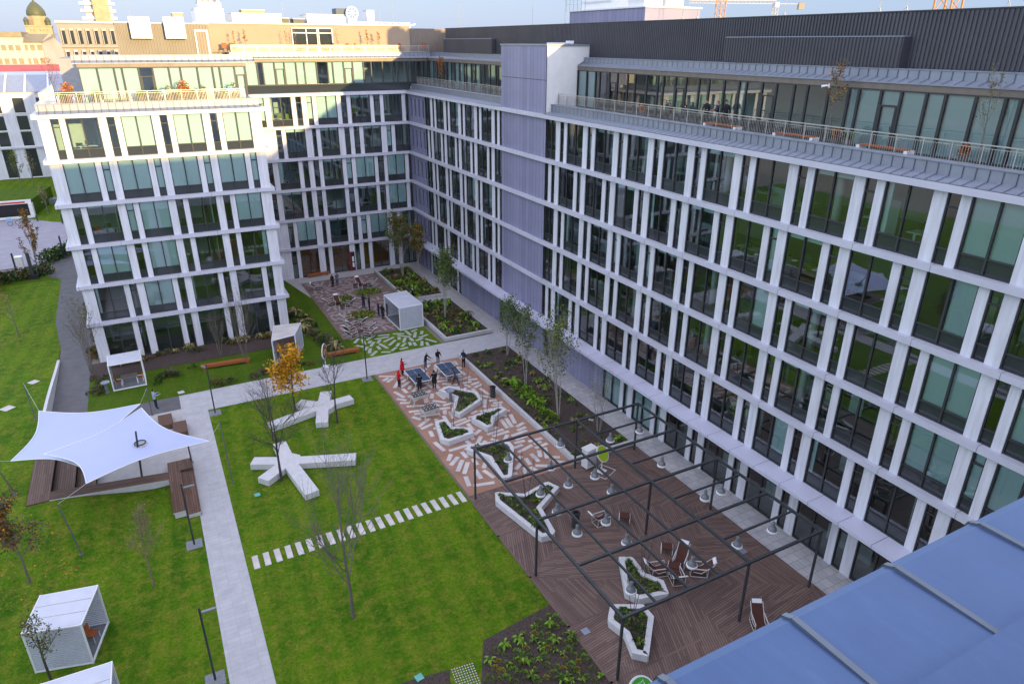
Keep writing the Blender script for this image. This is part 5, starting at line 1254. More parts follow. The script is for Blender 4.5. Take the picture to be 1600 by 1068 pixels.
pavilion('open white pavilion with a table in front of the left wing', [V((-5.75, 63.15, 0)), V((-3.2, 63.2, 0)), V((-3.25, 65.5, 0)), V((-5.8, 65.4, 0))], 2.5, (0, 2, 1))
pavilion('white mesh pavilion turned at an angle, left of the lounge paving', [G(430, 569), G(465, 559), G(474, 540), V((8.55, 65.95, 0))], 2.5, (0, 2), roofm='slab')
pavilion('white pavilion with closed front on the slab lawn, people beside it', [V((21.0, 64.75, 0)), V((23.6, 64.85, 0)), V((23.5, 69.6, 0)), V((20.9, 69.4, 0))], 2.6, (3,), roofm='pav_metal')
def table(label, c, a, grp, w_=1.3):
    r = empty('garden_table', c, a, label, 'table', grp); m = MB(); m.box((-w_/2, -.4, .70), (w_/2, .4, .75)); m.build('top', M['brown_panel'], r)
    for sx in (-1, 1):
        for sy in (-1, 1): m = MB(); m.box((sx*(w_/2-.06)-.025, sy*.34-.025, 0), (sx*(w_/2-.06)+.025, sy*.34+.025, .70)); m.build('leg', M['white_metal'], r)
CH = None
def chair(label, c, a, grp='wooden garden chairs in the pavilions'):
    global CH
    if CH is None:
        CH = empty('garden_chair', (0, 0, 0)); m = MB(); m.box((-.24, -.24, .42), (.24, .24, .46)); m.build('seat', M['orange_wood'], CH)
        m = MB(); m.obox((0, .25, .68), (.46, .04, .46), 0, 0, R(-8)); m.build('backrest', M['orange_wood'], CH)
        for sx in (-1, 1):
            for sy in (-1, 1): m = MB(); m.tube((sx*.22, sy*.22, 0), (sx*.22, sy*.22, .42 if sy < 0 else .6), .018, .018, 5); m.build('leg', M['white_metal'], CH)
        o = CH
    else: o = copy_tree(CH)
    o.location = c; o.rotation_euler = (0, 0, a); tag(o, label, 'chair', grp)
table('brown table with white legs in the open pavilion', (-4.45, 64.2, .04), 0, 'tables in the pavilions')
chair('orange wooden chair left of the table in the open pavilion', (-5.3, 64.05, .04), R(80)); chair('orange wooden chair right of the table in the open pavilion', (-3.62, 64.2, .04), R(-85))
table('brown table inside the angled mesh pavilion', (9.2, 64.2, .04), R(-30), 'tables in the pavilions', 1.1); chair('orange wooden chair inside the angled mesh pavilion', (8.4, 64.4, .04), R(60))
chair('brown chair with white frame inside the nearest pavilion', (-6.6, 32.9, z0+.04), R(60))
# ================================================================ benches, signs, bins
def plank_bench(label, p0, p1, h=.42):
    a, b = G(*p0), G(*p1); c = (a+b)/2; d = b-a; L_ = d.length; r = empty('plank_bench', c, math.atan2(d.y, d.x), label, 'bench', 'long orange plank benches')
    for i in range(4): m = MB(); m.box((-L_/2, -.26+i*.135, h-.06), (L_/2, -.26+i*.135+.115, h)); m.build('plank', M['orange_wood'], r)
    m = MB(); m.box((-L_/2+.15, -.24, 0), (-L_/2+.35, .24, h-.062)); m.box((L_/2-.35, -.24, 0), (L_/2-.15, .24, h-.062)); m.box((-L_/2+.02, -.262, h-.24), (L_/2-.02, -.24, h-.07)); m.build('base', M['orange_wood'], r)
plank_bench('long orange plank bench on the lawn before the left wing', (315, 577), (391, 565)); plank_bench('orange plank bench beside the slab lawn', (513, 558), (561, 549)); plank_bench('orange plank bench on the far plaza below the back wing', (480, 434), (514, 428))
def disc_sign(label, base, h, r_, face, col, rim, tilt=0, marks=None):
    o = empty('round_sign', base, face, label, 'sign'); m = MB(); m.tube((0, 0, 0), (0, .0, h-r_*.6), .05, .04, 8); m.box((-.3, -.3, 0), (.3, .3, .04)); m.build('post', M['white_metal'], o)
    Mx = Matrix.Translation((0, 0, h)) @ Matrix.Rotation(R(90)+tilt, 4, 'X')
    q = MB(); q.lathe([(0, -.035), (r_, -.035), (r_, .035), (0, .035)], n=32); m = MB(); m.add(q, Mx); m.build('board', M[rim], o)
    q = MB(); q.lathe([(0, .045), (r_*.9, .045), (r_*.9, .036)], n=32); m = MB(); m.add(q, Mx); b = m.build('face', M[col], o)
    if marks:
        q = MB(); marks(q, r_); m = MB(); m.add(q, Mx); m.build('lettering', M['white_metal'], o)
    return o
def wiggles(q, r_):   # illegible printed lines
    rd = random.Random(4)
    for row, n in ((.55, 7), (.38, 9)):
        for i in range(n): q.box((-.4*r_+i*.85*r_/n, row*r_, .046), (-.4*r_+i*.85*r_/n+.05*r_, row*r_+rd.uniform(.07, .12)*r_, .050))
def spots(q, r_):
    rd = random.Random(9)
    for i in range(9): a = rd.uniform(0, 6.28); k = rd.uniform(.1, .65)*r_; q.box((k*math.cos(a)-.05*r_, k*math.sin(a)-.09*r_, .046), (k*math.cos(a)+.05*r_, k*math.sin(a)+.09*r_, .05))
p = G(927, 752); disc_sign('round lime green sign leaning over the deck beside the bed', V((25.0, 33.4, .02)), 1.45, .62, R(25), 'lime', 'white_metal', R(-35))
m = MB(); m.path([(-.7, -.75, .02), (.7, -.75, .02), (.7, .45, .02), (-.7, .45, .02)], .02, 5, closed=True); m.build('floor_frame', M['white_metal'], bpy.data.objects['round_sign'])
mc = empty('cabinet', (24.5, 34.3, .02), R(10), 'white cabinet behind the lime green round sign', 'cabinet'); m = MB(); m.box((-.45, -.3, .1), (.45, .3, 1.55)); m.build('body', M['white_metal'], mc); m = MB(); m.box((-.38, -.315, .25), (.38, -.302, 1.4)); m.build('door', M['concrete'], mc); m = MB(); m.box((-.5, -.35, 1.552), (.5, .35, 1.60)); m.build('lid', M['stucco'], mc)
gs = G(1003, 1083, 2.2); disc_sign('round green sign with white rim and small white print at the bottom edge', V((gs.x, gs.y, .02)), 2.2, .72, R(5), 'green_sign', 'white_metal', R(-42), wiggles)
og = G(509, 572); disc_sign('orange round sign with white rim beside the cross path', V((og.x, og.y, .0)), 1.55, .75, R(62), 'red_sign' if 'red_sign' in M else 'orange_wood', 'white_metal', 0, spots)
def bin_(label, c, z=.02, r_=.24, h=1.0, kind='bin'):
    o = empty('litter_bin', V((c[0], c[1], z)), 0, label, 'litter bin'); m = MB(); m.lathe([(0, 0), (r_, 0), (r_*.92, h-.08), (r_*.92, h-.08)], n=16); m.build('body', M['steel_dark'], o)
    m = MB(); m.lathe([(r_*.92, h-.08), (r_*1.12, h-.06), (r_*1.12, h), (r_*.6, h), (r_*.6, h-.1), (0, h-.1)], n=16); m.build('lid', M['black'], o)
p = G(899, 822); bin_('dark litter bin on the deck under the pergola', p.xy, .02, .26, 1.05); p = G(770, 620); bin_('dark litter bin against the kerb of the long bed', p.xy)
def dish(label, c):
    o = empty('ash_stand', V((c[0], c[1], .01)), 0, label, 'ash stand', 'grey ash stands'); m = MB(); m.lathe([(0, 0), (.2, 0), (.2, .03), (.12, .05), (.12, .85)], n=14); m.build('stem', M['cone'], o); m = MB(); m.lathe([(.12, .85), (.36, .92), (.36, 1.0), (.3, .97), (0, .96)], n=18); m.build('bowl', M['zinc'], o)
p = G(168, 613); dish('grey bowl topped stand left of the open pavilion', p.xy); p = G(704, 626); dish('grey bowl topped stand beside the table tennis planter', p.xy)
def cover(label, c, s=.42, mat='zinc', rz=0, z=.03):
    p = G(*c); o = link('drain_cover', MB().box((-s/2, -s/2, -.01), (s/2, s/2, .012)).mesh('cover', M[mat]), None, (p.x, p.y, z+bank(p.x, p.y)), rz); tag(o, label, 'drain cover')
cover('grey drain cover on the deck near the mulch bed', (915, 986), .4, 'zinc'); cover('grey drain cover on the deck by the right loungers', (1161, 861), .4); cover('turquoise cover in the lawn by the lower edge', (655, 1058), .38, 'turquoise', .15); cover('turquoise cover in the lawn below the nearer star bench', (402, 773), .36, 'turquoise', .1)
cover('round pale cover in the raised left lawn near the sail', (17, 654), .8, 'slab', .7); cover('pale cover in the raised left lawn, farther one', (55, 605), .7, 'slab', .7); cover('pale disc in the long bed below the bare birch', (924, 657), .4, 'slab', .7, .14); cover('small pale cover in the lawn by the open pavilion', (283, 613), .5, 'slab', .2)
# ================================================================ people
_pm = {}
def pm(c, rough=.8):
    if c not in _pm: _pm[c] = simple('cloth %02x%02x%02x' % tuple(int(v*255) for v in c), c, rough, vary=.15, scale=9)
    return _pm[c]
SKIN = (.42, .25, .18)
def person(label, base, face, h=1.74, top=(.02, .02, .03), legs=(.02, .02, .025), hair=(.03, .02, .015), pose='stand', coat=False, hood=None, lean=0.0, arms=((.05, .0), (.05, .0)), shoes=(.015, .015, .015), stride=0.0, wide=0.0, group=None):
    """arms: per side (forward reach 0..1, elbow bend 0..1)"""
    k = h/1.74; V3 = lambda x, y, z: Vector((x*k, y*k, z*k)); zsit = 0
    hipz = .92
    if pose == 'sit': hipz = .50
    cz = hipz+.42; ly = lean
    vs = []; ed = []; rad = []
    def add(p, r, par=None):
        vs.append(p); rad.append(r if isinstance(r, tuple) else (r, r))
        if par is not None: ed.append((par, len(vs)-1))
        return len(vs)-1
    pel = add(V3(0, 0, hipz), (.155*k, .115*k)); sp = add(V3(0, ly*.3, hipz+.2), (.15*k, .105*k), pel); chs = add(V3(0, ly*.75, cz), (.175*k, .115*k), sp)
    nk = add(V3(0, ly*1.0, hipz+.58), .06*k, chs); hd0 = add(V3(0, ly*1.1+.015, hipz+.68), .085*k, nk); hd = add(V3(0, ly*1.15+.01, hipz+.76), .10*k, hd0); tp = add(V3(0, ly*1.15, hipz+.82), .07*k, hd)
    bones = {}
    for s, (fw, bend) in zip((-1, 1), arms):
        sh = V3(s*.19, ly*.85, hipz+.50); a = add(sh, .07*k, chs)
        el = sh+V3(s*.06, fw*.26, -.28+fw*.12); e = add(el, .055*k, a)
        wr = el+V3(-s*.05*bend, .08+fw*.2+bend*.12, -.24+bend*.26+fw*.12); w_ = add(wr, .04*k, e)
        hnd = wr+(wr-el).normalized()*.09*k; add(hnd, (.045*k, .025*k), w_); bones[s] = (wr, hnd)
    feet = []
    for s in (-1, 1):
        st = stride*s
        if pose == 'sit':
            hp = add(V3(s*.10, .04, hipz-.02), .10*k, pel); kn = add(V3(s*.12, .44, .50), .07*k, hp); an = add(V3(s*.12, .42, .10), .05*k, kn); add(V3(s*.13, .60, .04), .045*k, an)
        else:
            hp = add(V3(s*(.09+wide*.2), 0, hipz-.06), .105*k, pel); kn = add(V3(s*(.10+wide*.6), st*.55+.02, .50), .075*k, hp); an = add(V3(s*(.11+wide), st, .09), .05*k, kn); add(V3(s*(.13+wide*1.05), st+.15, .04), .045*k, an)
    me = bpy.data.meshes.new('person_skeleton'); me.from_pydata([tuple(v) for v in vs], ed, [])
    o = bpy.data.objects.new('tmp', me); COL.objects.link(o); md = o.modifiers.new('s', 'SKIN'); o.modifiers.new('u', 'SUBSURF').levels = 1
    md.use_smooth_shade = True
    for i, sv in enumerate(me.skin_vertices[0].data): sv.radius = rad[i]; sv.use_root = (i == 0)
    dg = bpy.context.evaluated_depsgraph_get(); dg.update(); m2 = bpy.data.meshes.new_from_object(o.evaluated_get(dg)); bpy.data.objects.remove(o)
    m2.name = 'person_body'
    zc = (hipz+.62)*k; hemz = (hipz-(.30 if coat else .04))*k
    mats = [pm(SKIN, .6), pm(top), pm(legs), pm(shoes, .5), pm(hair)] + ([pm(hood)] if hood else [])
    m2.materials.clear()
    for mt in mats: m2.materials.append(mt)
    hy = vs[hd].y
    for p in m2.polygons:
        c = p.center; mi = 1
        dh = min((c-bones[s][1]).length for s in bones); dw = min((c-bones[s][0]).length for s in bones)
        if c.z > zc: mi = 4 if (c.z > (hipz+.755)*k or c.y < hy-.01) else 0
        elif dh < .075*k or (dw < .05*k and dh < .11*k): mi = 0
        elif c.z < .11*k: mi = 3
        elif c.z < hemz and abs(c.x) < .34*k and min((c-bones[s][0]).length for s in bones) > .16*k: mi = 2
        if pose == 'sit' and c.z < (hipz+.03)*k and c.y > .12: mi = 3 if c.z < .11*k else 2
        p.material_index = mi; p.use_smooth = True
    # five fingers on each hand
    bm = bmesh.new(); bm.from_mesh(m2)
    for s in bones:
        wr, hn = bones[s]; d = (hn-wr).normalized(); sd = d.cross(Vector((0, 1, 0)) if abs(d.y) < .9 else Vector((0, 0, 1))).normalized(); q = d.cross(sd)
        for j in range(5):
            if j < 4: a = hn+d*.012+sd*(j-1.5)*.021*k; b = a+(d*.9+q*.35)*(.075, .085, .08, .06)[j]*k
            else: a = wr+d*.03+sd*-.042*k; b = a+(d*.7-sd*.7)*.06*k
            t = MB(); t.tube(a, b, .0095*k, .007*k, 5); base_i = [bm.verts.new(v) for v in t.v]
            for f in t.f:
                nf = bm.faces.new([base_i[i] for i in f]); nf.material_index = 0
        # nose
    a = Vector((0, vs[hd].y+.085*k, (hipz+.70)*k)); t = MB(); t.tube(a, a+Vector((0, .035*k, -.012*k)), .014*k, .012*k, 5); bi = [bm.verts.new(v) for v in t.v]
    for f in t.f: bm.faces.new([bi[i] for i in f]).material_index = 0
    bm.to_mesh(m2); bm.free()
    b = Vector(base) if not hasattr(base, 'z') else base
    r = link('person', m2, None, b, face); tag(r, label, 'person', group)
    if hood:
        m = MB(); m.lathe([(.10*k, 0), (.155*k, .03*k), (.16*k, .07*k), (.13*k, .10*k)], (0, vs[nk].y-.03, (hipz+.53)*k), 12); m.build('fur_collar', pm(hood), r, True)
    if coat:
        m = MB(); m.lathe([(.235*k, (hipz-.30)*k), (.215*k, (hipz-.1)*k), (.185*k, (hipz+.15)*k)], (0, ly*.2, 0), 14); o = m.build('coat_skirt', pm(top), r, True)
    return r
BK, NV, GR = (.012, .012, .016), (.015, .02, .045), (.10, .10, .13)
RED = (.55, .008, .015)
person('woman in red jacket and black trousers by the near tennis table, farther of the two', G(629, 586, .015), R(-80), 1.70, RED, BK, arms=((.3, .9), (.3, .9)), coat=True)
person('person in a red hooded jacket and dark jeans, nearer of two in red', G(624, 605.6, .015), R(-70), 1.72, RED, NV, RED, arms=((.25, .8), (.2, .7)))
person('grey haired man in a dark jacket playing table tennis, legs apart', G(665, 577, .01), R(-140), 1.76, BK, GR, (.25, .25, .26), lean=.14, arms=((.6, .3), (.9, .2)), wide=.16, stride=.08)
person('person in a black jacket and grey trousers behind the far tennis table', G(684.7, 571, .01), R(180), 1.68, BK, (.22, .22, .23), arms=((.3, .6), (.35, .5)))
person('dark dressed man watching by the kerb of the long bed', G(724.7, 573, .015), R(120), 1.76, NV, BK, arms=((.1, .7), (.1, .7)))
person('woman in a black parka with grey fur hood, seen from behind', G(656, 611, .015), R(-10), 1.70, BK, BK, (.02, .015, .012), coat=True, hood=(.24, .22, .2), arms=((.15, .8), (.15, .8)))
person('man in a black parka with fur collar at the near tennis table, seen from behind', G(679, 607, .015), R(5), 1.82, BK, (.05, .05, .06), hood=(.28, .27, .26), arms=((.2, .3), (.05, .0)), coat=True)
person('player in grey lunging at the far tennis table', G(712.5, 601, .015), R(70), 1.74, (.09, .08, .10), (.06, .06, .08), stride=.26, lean=.28, arms=((.8, .4), (.2, .5)))
person('woman in a long dark coat at the far end of the lounge paving', G(520, 448.5, .015), R(-150), 1.68, (.03, .02, .02), BK, (.1, .06, .03), coat=True, arms=((.1, .2), (.05, .0)))
person('woman in grey and blue beside the one in the long coat', G(527.5, 445.5, .015), R(-160), 1.64, (.10, .12, .15), (.05, .09, .16), (.12, .07, .03), arms=((.1, .6), (.1, .4)))
person('man in a dark suit left of the pair talking on the lounge paving', G(568.8, 482.6, .015), R(-60), 1.78, NV, NV, arms=((.1, .1), (.5, .2)), stride=.05)
person('man in a dark suit right of the pair talking on the lounge paving', G(577.8, 485, .015), R(80), 1.80, BK, BK, arms=((.1, .3), (.05, .0)))
person('man in navy suit, left one of two before the pavilion on the slab lawn', G(592, 494, .015), R(-90), 1.74, NV, NV, (.2, .17, .14), arms=((.1, .5), (.1, .3)))
person('man in black with his back turned before the pavilion on the slab lawn', G(598.6, 499, .015), R(-60), 1.76, BK, NV, arms=((.1, .2), (.1, .2)))
person('person in black standing at the opening of the white pavilion', G(605, 493, .05), R(90), 1.72, BK, BK)
person('person in black inside the white pavilion on the slab lawn', V((21.9, 66.6, .05)), R(70), 1.74, BK, BK, arms=((.2, .8), (.2, .8)))
person('white haired person in black on the path behind the white pavilion', G(645.5, 472, .015), R(-90), 1.74, BK, BK, (.6, .6, .58), coat=True)
person('man in a pale blue sweater and navy trousers by the sail', G(245, 638, .01), R(-70), 1.82, (.32, .38, .46), NV, (.03, .025, .02), arms=((.35, .9), (.35, .9)))
# people on the right wing terrace
def TP(px, py, X): p = GX(px, py, X); return V((p.x, p.y, 22.88))
GTER = 'people on the right wing terrace'
person('person in black on the terrace, left of three standing at the rail', TP(1103, 180, 33.6), R(110), 1.72, BK, BK, (.12, .07, .04), arms=((.2, .8), (.2, .8)), group=GTER)
person('person in a navy jacket on the terrace, middle of three at the rail', TP(1120, 183, 33.6), R(60), 1.74, NV, BK, arms=((.2, .8), (.2, .8)), hood=(.25, .22, .2), group=GTER)
person('person in black on the terrace, right of three at the rail', TP(1133, 185, 33.6), R(120), 1.80, BK, BK, group=GTER)
person('dark haired person seated on the terrace, far left of the standing group', TP(1046, 174, 33.4), R(90), 1.72, BK, BK, pose='sit', group=GTER)
person('person in dark clothes seated on the terrace beside the standing group', TP(1071, 178, 33.4), R(60), 1.72, NV, BK, pose='sit', group=GTER)
for px, lab in ((1046, 'terrace stool under the far left seated person'), (1071, 'terrace stool under the seated person in dark clothes')):
    p = TP(px, 174 if px == 1046 else 178, 33.4); o = empty('stool', p, 0, lab, 'stool', 'terrace stools'); MB().box((-.2, -.2, .36), (.2, .2, .42)).build('seat', M['brown_panel'], o); a = MB()
    for sx in (-.17, .17):
        for sy in (-.17, .17): a.tube((sx, sy, 0), (sx, sy, .36), .015, .015, 5)
    a.build('leg_frame', M['steel_dark'], o)
# ================================================================ terrace furniture
def ter_bench(label, a, b, z=22.88, grp='orange benches on the right terrace'):
    c = (a+b)/2; d = b-a; L_ = d.length; o = empty('terrace_bench', V((c.x, c.y, z)), math.atan2(d.y, d.x), label, 'bench', grp)
    for i in range(4): MB().box((-L_/2, -.25+i*.13, .42), (L_/2, -.25+i*.13+.1, .47)).build('plank', M['orange_wood'], o)
    for s in (-1, 1): MB().box((s*L_/2-.09, -.28, 0), (s*L_/2+.09, .3, .43)).build('leg', M['white_metal'], o)
for i, (xa, ya, xb, yb, lab) in enumerate([(1105, 201, 1152, 208, 'farthest orange bench on the right terrace'), (1214, 217, 1272, 224, 'middle orange bench on the right terrace'), (1345, 236, 1420, 245, 'nearest orange bench on the right terrace')]):
    ter_bench(lab, GX(xa, ya-6, 32.75), GX(xb, yb-6, 32.75))
def pot_plant(label, c, kind, s=1.0, grp=None, pot=(.30, .75), potm='terracotta'):
    o = empty('potted_plant', c, 0, label, 'potted plant', grp); m = MB(); m.lathe([(0, 0), (pot[0]*.8, 0), (pot[0], pot[1]), (pot[0]*.9, pot[1]), (pot[0]*.88, pot[1]-.05), (0, pot[1]-.06)], n=14); m.build('pot', M[potm], o)
    me = {'orange': ('rust', 'gold', 'pink'), 'green': ('green', 'lime'), 'dry': ('straw', 'grey'), 'dark': ('dark', 'green')}[kind]
    rd = random.Random(label); m = MB(); n = {'orange': 420, 'green': 160, 'dry': 90, 'dark': 120}[kind]; rx, rz = {'orange': (.55, 1.1), 'green': (.38, .4), 'dry': (.4, .9), 'dark': (.4, .5)}[kind]
    for i in range(n):
        v = rvec(rd); q = rd.random()**.5; leaf(m, Vector((v.x*rx*q*s, v.y*rx*q*s, pot[1]+rz*s*.5+v.z*rz*q*s*.6)), v, .14*rd.uniform(.5, 1.3), rd.randrange(len(me)), rd)
    m.build('foliage', [L[k] for k in me], o)
GPL = 'potted plants on the left wing terrace'
for px, kind, lab, s in [(95, 'green', 'green shrub in a pot at the left corner of the left wing terrace', 1.0), (106, 'orange', 'orange shrub in a pot at the left end of the left wing terrace', 1.0), (122, 'green', 'low pale green potted plant right of the left orange shrub', .8), (149, 'green', 'yellow green potted plant left of the terrace bench', 1.0), (219, 'green', 'yellow potted plant right of the terrace bench', .9),
    (246, 'dark', 'dense green potted plant before the terrace door', 1.1), (265, 'dry', 'pale dry potted plant right of the terrace door', .9), (281, 'green', 'low yellow green potted plant below the orange bush', .8), (289, 'orange', 'bright orange bush in a pot in the middle of the left wing terrace', 1.0), (302, 'dark', 'dark potted shrub right of the orange bush', .7), (318, 'dry', 'thin dry potted plant on the right half of the terrace', .8), (349, 'green', 'yellow green potted plant near the right end of the terrace', .9), (367, 'dry', 'pale twiggy potted plant at the right end of the terrace', 1.0)]:
    yy = 71.75 if kind != 'orange' else 72.1; x = GY(px, 148, yy).x; pot_plant(lab, V((x, yy, 22.88)), kind, s, GPL)
ter_bench('orange bench behind the left wing terrace railing', V((GY(160, 156, 71.9).x, 71.9, 0)), V((GY(205, 156, 71.9).x, 71.9, 0)), grp='benches on the left terrace')
tree('terrace_tree', 'bare reddish tree in a pot at the left corner of the left wing terrace', V((GY(84, 140, 74).x, 74, 22.88)), 3.6, 61, [('rust', 1), ('pink', 2)], 380, .07, depth=3, spread=.5, up=.2, trunk=.25, rad=.04, lspread=.2)
GRT = 'plants on the right wing terrace'
for px, kind, lab in [(1304, 'orange', 'rusty plant in a pot at the middle of the right terrace'), (1322, 'dark', 'green pot plant right of the rusty one on the right terrace'), (1504, 'orange', 'small brown plant in a dark pot near the photo edge of the right terrace'), (1003, 'orange', 'golden low plant in a pot at the far part of the right terrace')]:
    p = TP(px, GX(px, 0, 33).z*0+ (225 if px > 1290 and px < 1400 else 250 if px > 1400 else 172), 33.2); pot_plant(lab, p, kind, .42 if kind == 'orange' else .8, GRT, (.26, .5))
tree('terrace_tree', 'slender yellow green tree on the right terrace before the reflecting glass', TP(1294, 205, 33.6), 3.9, 62, [('olive', 2), ('gold', 1), ('rust', 1)], 420, .09, depth=3, spread=.3, up=.3, trunk=.3, rad=.035, lspread=.2)
tree('terrace_tree', 'bare slender tree on the right terrace close to the photo edge', TP(1530, 240, 33.6), 3.8, 63, [('olive', 1), ('straw', 1)], 160, .08, depth=3, spread=.34, up=.3, trunk=.3, rad=.04, lspread=.15)
tree('terrace_tree', 'rust coloured columnar tree on the far right terrace beyond the stair tower', GX(691, 128, 33.4)*1, 3.2, 64, [('rust', 3), ('gold', 1)], 900, .10, depth=3, spread=.25, up=.3, trunk=.2, rad=.035, lspread=.2)
bpy.data.objects['terrace_tree.003'].location.z = 22.88
GUT = 'plants on the upper roof terrace'
for px, kind, lab in [(368, 'dry', 'thin dry climber on the upper roof terrace, far left'), (385, 'orange', 'orange plant in a grey pot on the upper roof terrace, left'), (450, 'dry', 'thin potted tree left of the dark terrace glazing'), (463, 'dry', 'yellowish sapling before the dark terrace glazing'), (528, 'dry', 'thin potted sapling right of the dark terrace glazing'), (575, 'orange', 'rusty potted sapling on the upper terrace, middle'), (594, 'orange', 'orange potted sapling beside the round shadows')]:
    y = 89.2; x = GY(px, 80, y).x; tree('terrace_sapling', lab, V((x, y, 26.88)), 2.3, 70+px, [('rust', 2), ('gold', 1)] if kind == 'orange' else [('straw', 2), ('rust', 1)], 200 if kind == 'orange' else 60, .09, depth=2, spread=.25, up=.3, trunk=.25, rad=.03, lspread=.15, group=GUT, cat='potted tree')
for i, (px, mat_) in enumerate([(352, 'orange_wood'), (365, 'orange_wood'), (546, 'orange_wood'), (558, 'orange_wood'), (566, 'zinc'), (525, 'terracotta'), (627, 'orange_wood'), (664, 'orange_wood')]):
    y = 89.6; x = GY(px, 80, y).x; o = empty('terrace_chair', V((x, y, 26.88)), .3*i, ['leftmost', 'second', 'third', 'fourth', 'fifth', 'sixth', 'seventh', 'rightmost'][i]+' chair behind the upper roof terrace railing, counted from the left', 'chair', 'chairs on the upper roof terrace')
    MB().box((-.28, -.28, .4), (.28, .28, .46)).build('seat', M[mat_], o); MB().box((-.28, .22, .46), (.28, .28, .95)).build('backrest', M[mat_], o); a = MB()
    for sx in (-.24, .24):
        for sy in (-.24, .24): a.tube((sx, sy, 0), (sx, sy, .4), .02, .02, 4)
    a.build('leg_frame', M['steel_dark'], o)
cm = empty('security_camera', GX(1294, 134, 34.3), 0, 'white twin security camera under the right roof edge', 'camera'); a = MB(); a.tube((0, -.05, 0), (-.22, -.25, -.05), .06, .07, 8); a.tube((0, .05, 0), (-.22, .25, -.05), .06, .07, 8); a.build('housing', M['white_metal'], cm); a = MB(); a.tube((0, 0, .02), (.15, 0, .12), .03, .03, 6); a.build('bracket', M['white_metal'], cm)
# ================================================================ desks behind the office windows
DK = None
def desk(label, c, a, grp):
    global DK
    if DK is None:
        DK = empty('office_desk', (0, 0, 0)); MB().box((-.8, -.4, .72), (.8, .4, .76)).build('top', M['table_white'], DK)
        a_ = MB()
        for sx in (-.65, .65): a_.box((sx-.04, -.06, .03), (sx+.04, .06, .72)); a_.box((sx-.05, -.36, 0), (sx+.05, .36, .03))
        a_.build('leg_frame', M['white_metal'], DK); MB().obox((0, .12, 1.0), (.55, .03, .33)).box((-.03, .1, .76), (.03, .14, .9)).build('monitor', M['black'], DK); o = DK
    else: o = copy_tree(DK)
    o.location = c; o.rotation_euler = (0, 0, a); tag(o, label, 'desk', grp)
SN = {1: 'first', 2: 'second', 3: 'third', 4: 'fourth', 5: 'fifth'}
for fl in (5, 4, 3, 2):
    for i in range(8 if fl > 3 else 5):
        y = 50.0-i*4.6-fl*.7 if fl < 4 else 44-i*3.6-fl*.5; desk('white office desk seen through glass on the %s upper floor of the right wing' % SN[fl], (33.6+.5*(i % 2), y, ZF[fl]+.02), R(90)*(i % 2), 'desks on upper floor %d of the right wing' % fl)
for fl in (5, 3, 2):
    for i, x in enumerate((-3.8, -.2, 1.6, 7.8)): desk('white office desk seen through glass on the %s upper floor of the left wing' % SN[fl], (x, 72.6, ZF[fl]+.02), 0, 'desks on upper floor %d of the left wing' % fl)
for fl in (5, 4, 3, 2):
    for i, x in enumerate((15.2, 20.8, 25.5, 29)): desk('white office desk seen through glass on the %s upper floor of the back wing' % SN[fl], (x, 89.6, ZF[fl]+.02), 0, 'desks on upper floor %d of the back wing' % fl)
OC = None
def ochair(label, c, mat_, grp):
    r = empty('office_chair', c, RND.uniform(0, 6), label, 'office chair', grp); MB().box((-.25, -.25, .42), (.25, .25, .5)).build('seat', M[mat_], r); MB().obox((0, .25, .78), (.44, .06, .55)).build('backrest', M[mat_], r); a = MB(); a.tube((0, 0, .06), (0, 0, .42), .03, .03, 6)
    for t in range(5): a.tube((0, 0, .06), (.28*math.cos(t*1.256), .28*math.sin(t*1.256), .03), .025, .02, 4)
    a.build('base', M['black'], r)
M['chair_red'] = simple('red orange chair fabric', (.55, .08, .02), .8)
for x, y, fl, lab in [(-4.6, 72.0, 3, 'red office chair behind the third upper floor glass of the left wing'), (8.9, 72.0, 2, 'dark red office chair behind the second upper floor glass of the left wing'), (20.3, 89.3, 5, 'red office chair behind the fifth upper floor glass of the back wing'), (24.9, 89.2, 5, 'orange red armchair behind the fifth upper floor glass, right of the other'), (19.9, 89.2, 2, 'red office chair behind the second upper floor glass of the back wing'), (17.2, 89.2, 3, 'red office chair behind the third upper floor glass of the back wing')]:
    ochair(lab, (x, y, ZF[fl]+.02), 'chair_red', 'red office chairs')
# ================================================================ roofs and the town behind
def block(name, label, cat, parts, grp=None):
    o = empty(name, (0, 0, 0), 0, label, cat, grp)
    for nm, mb, mt in parts: mb.build(nm, mt, o)
    return o
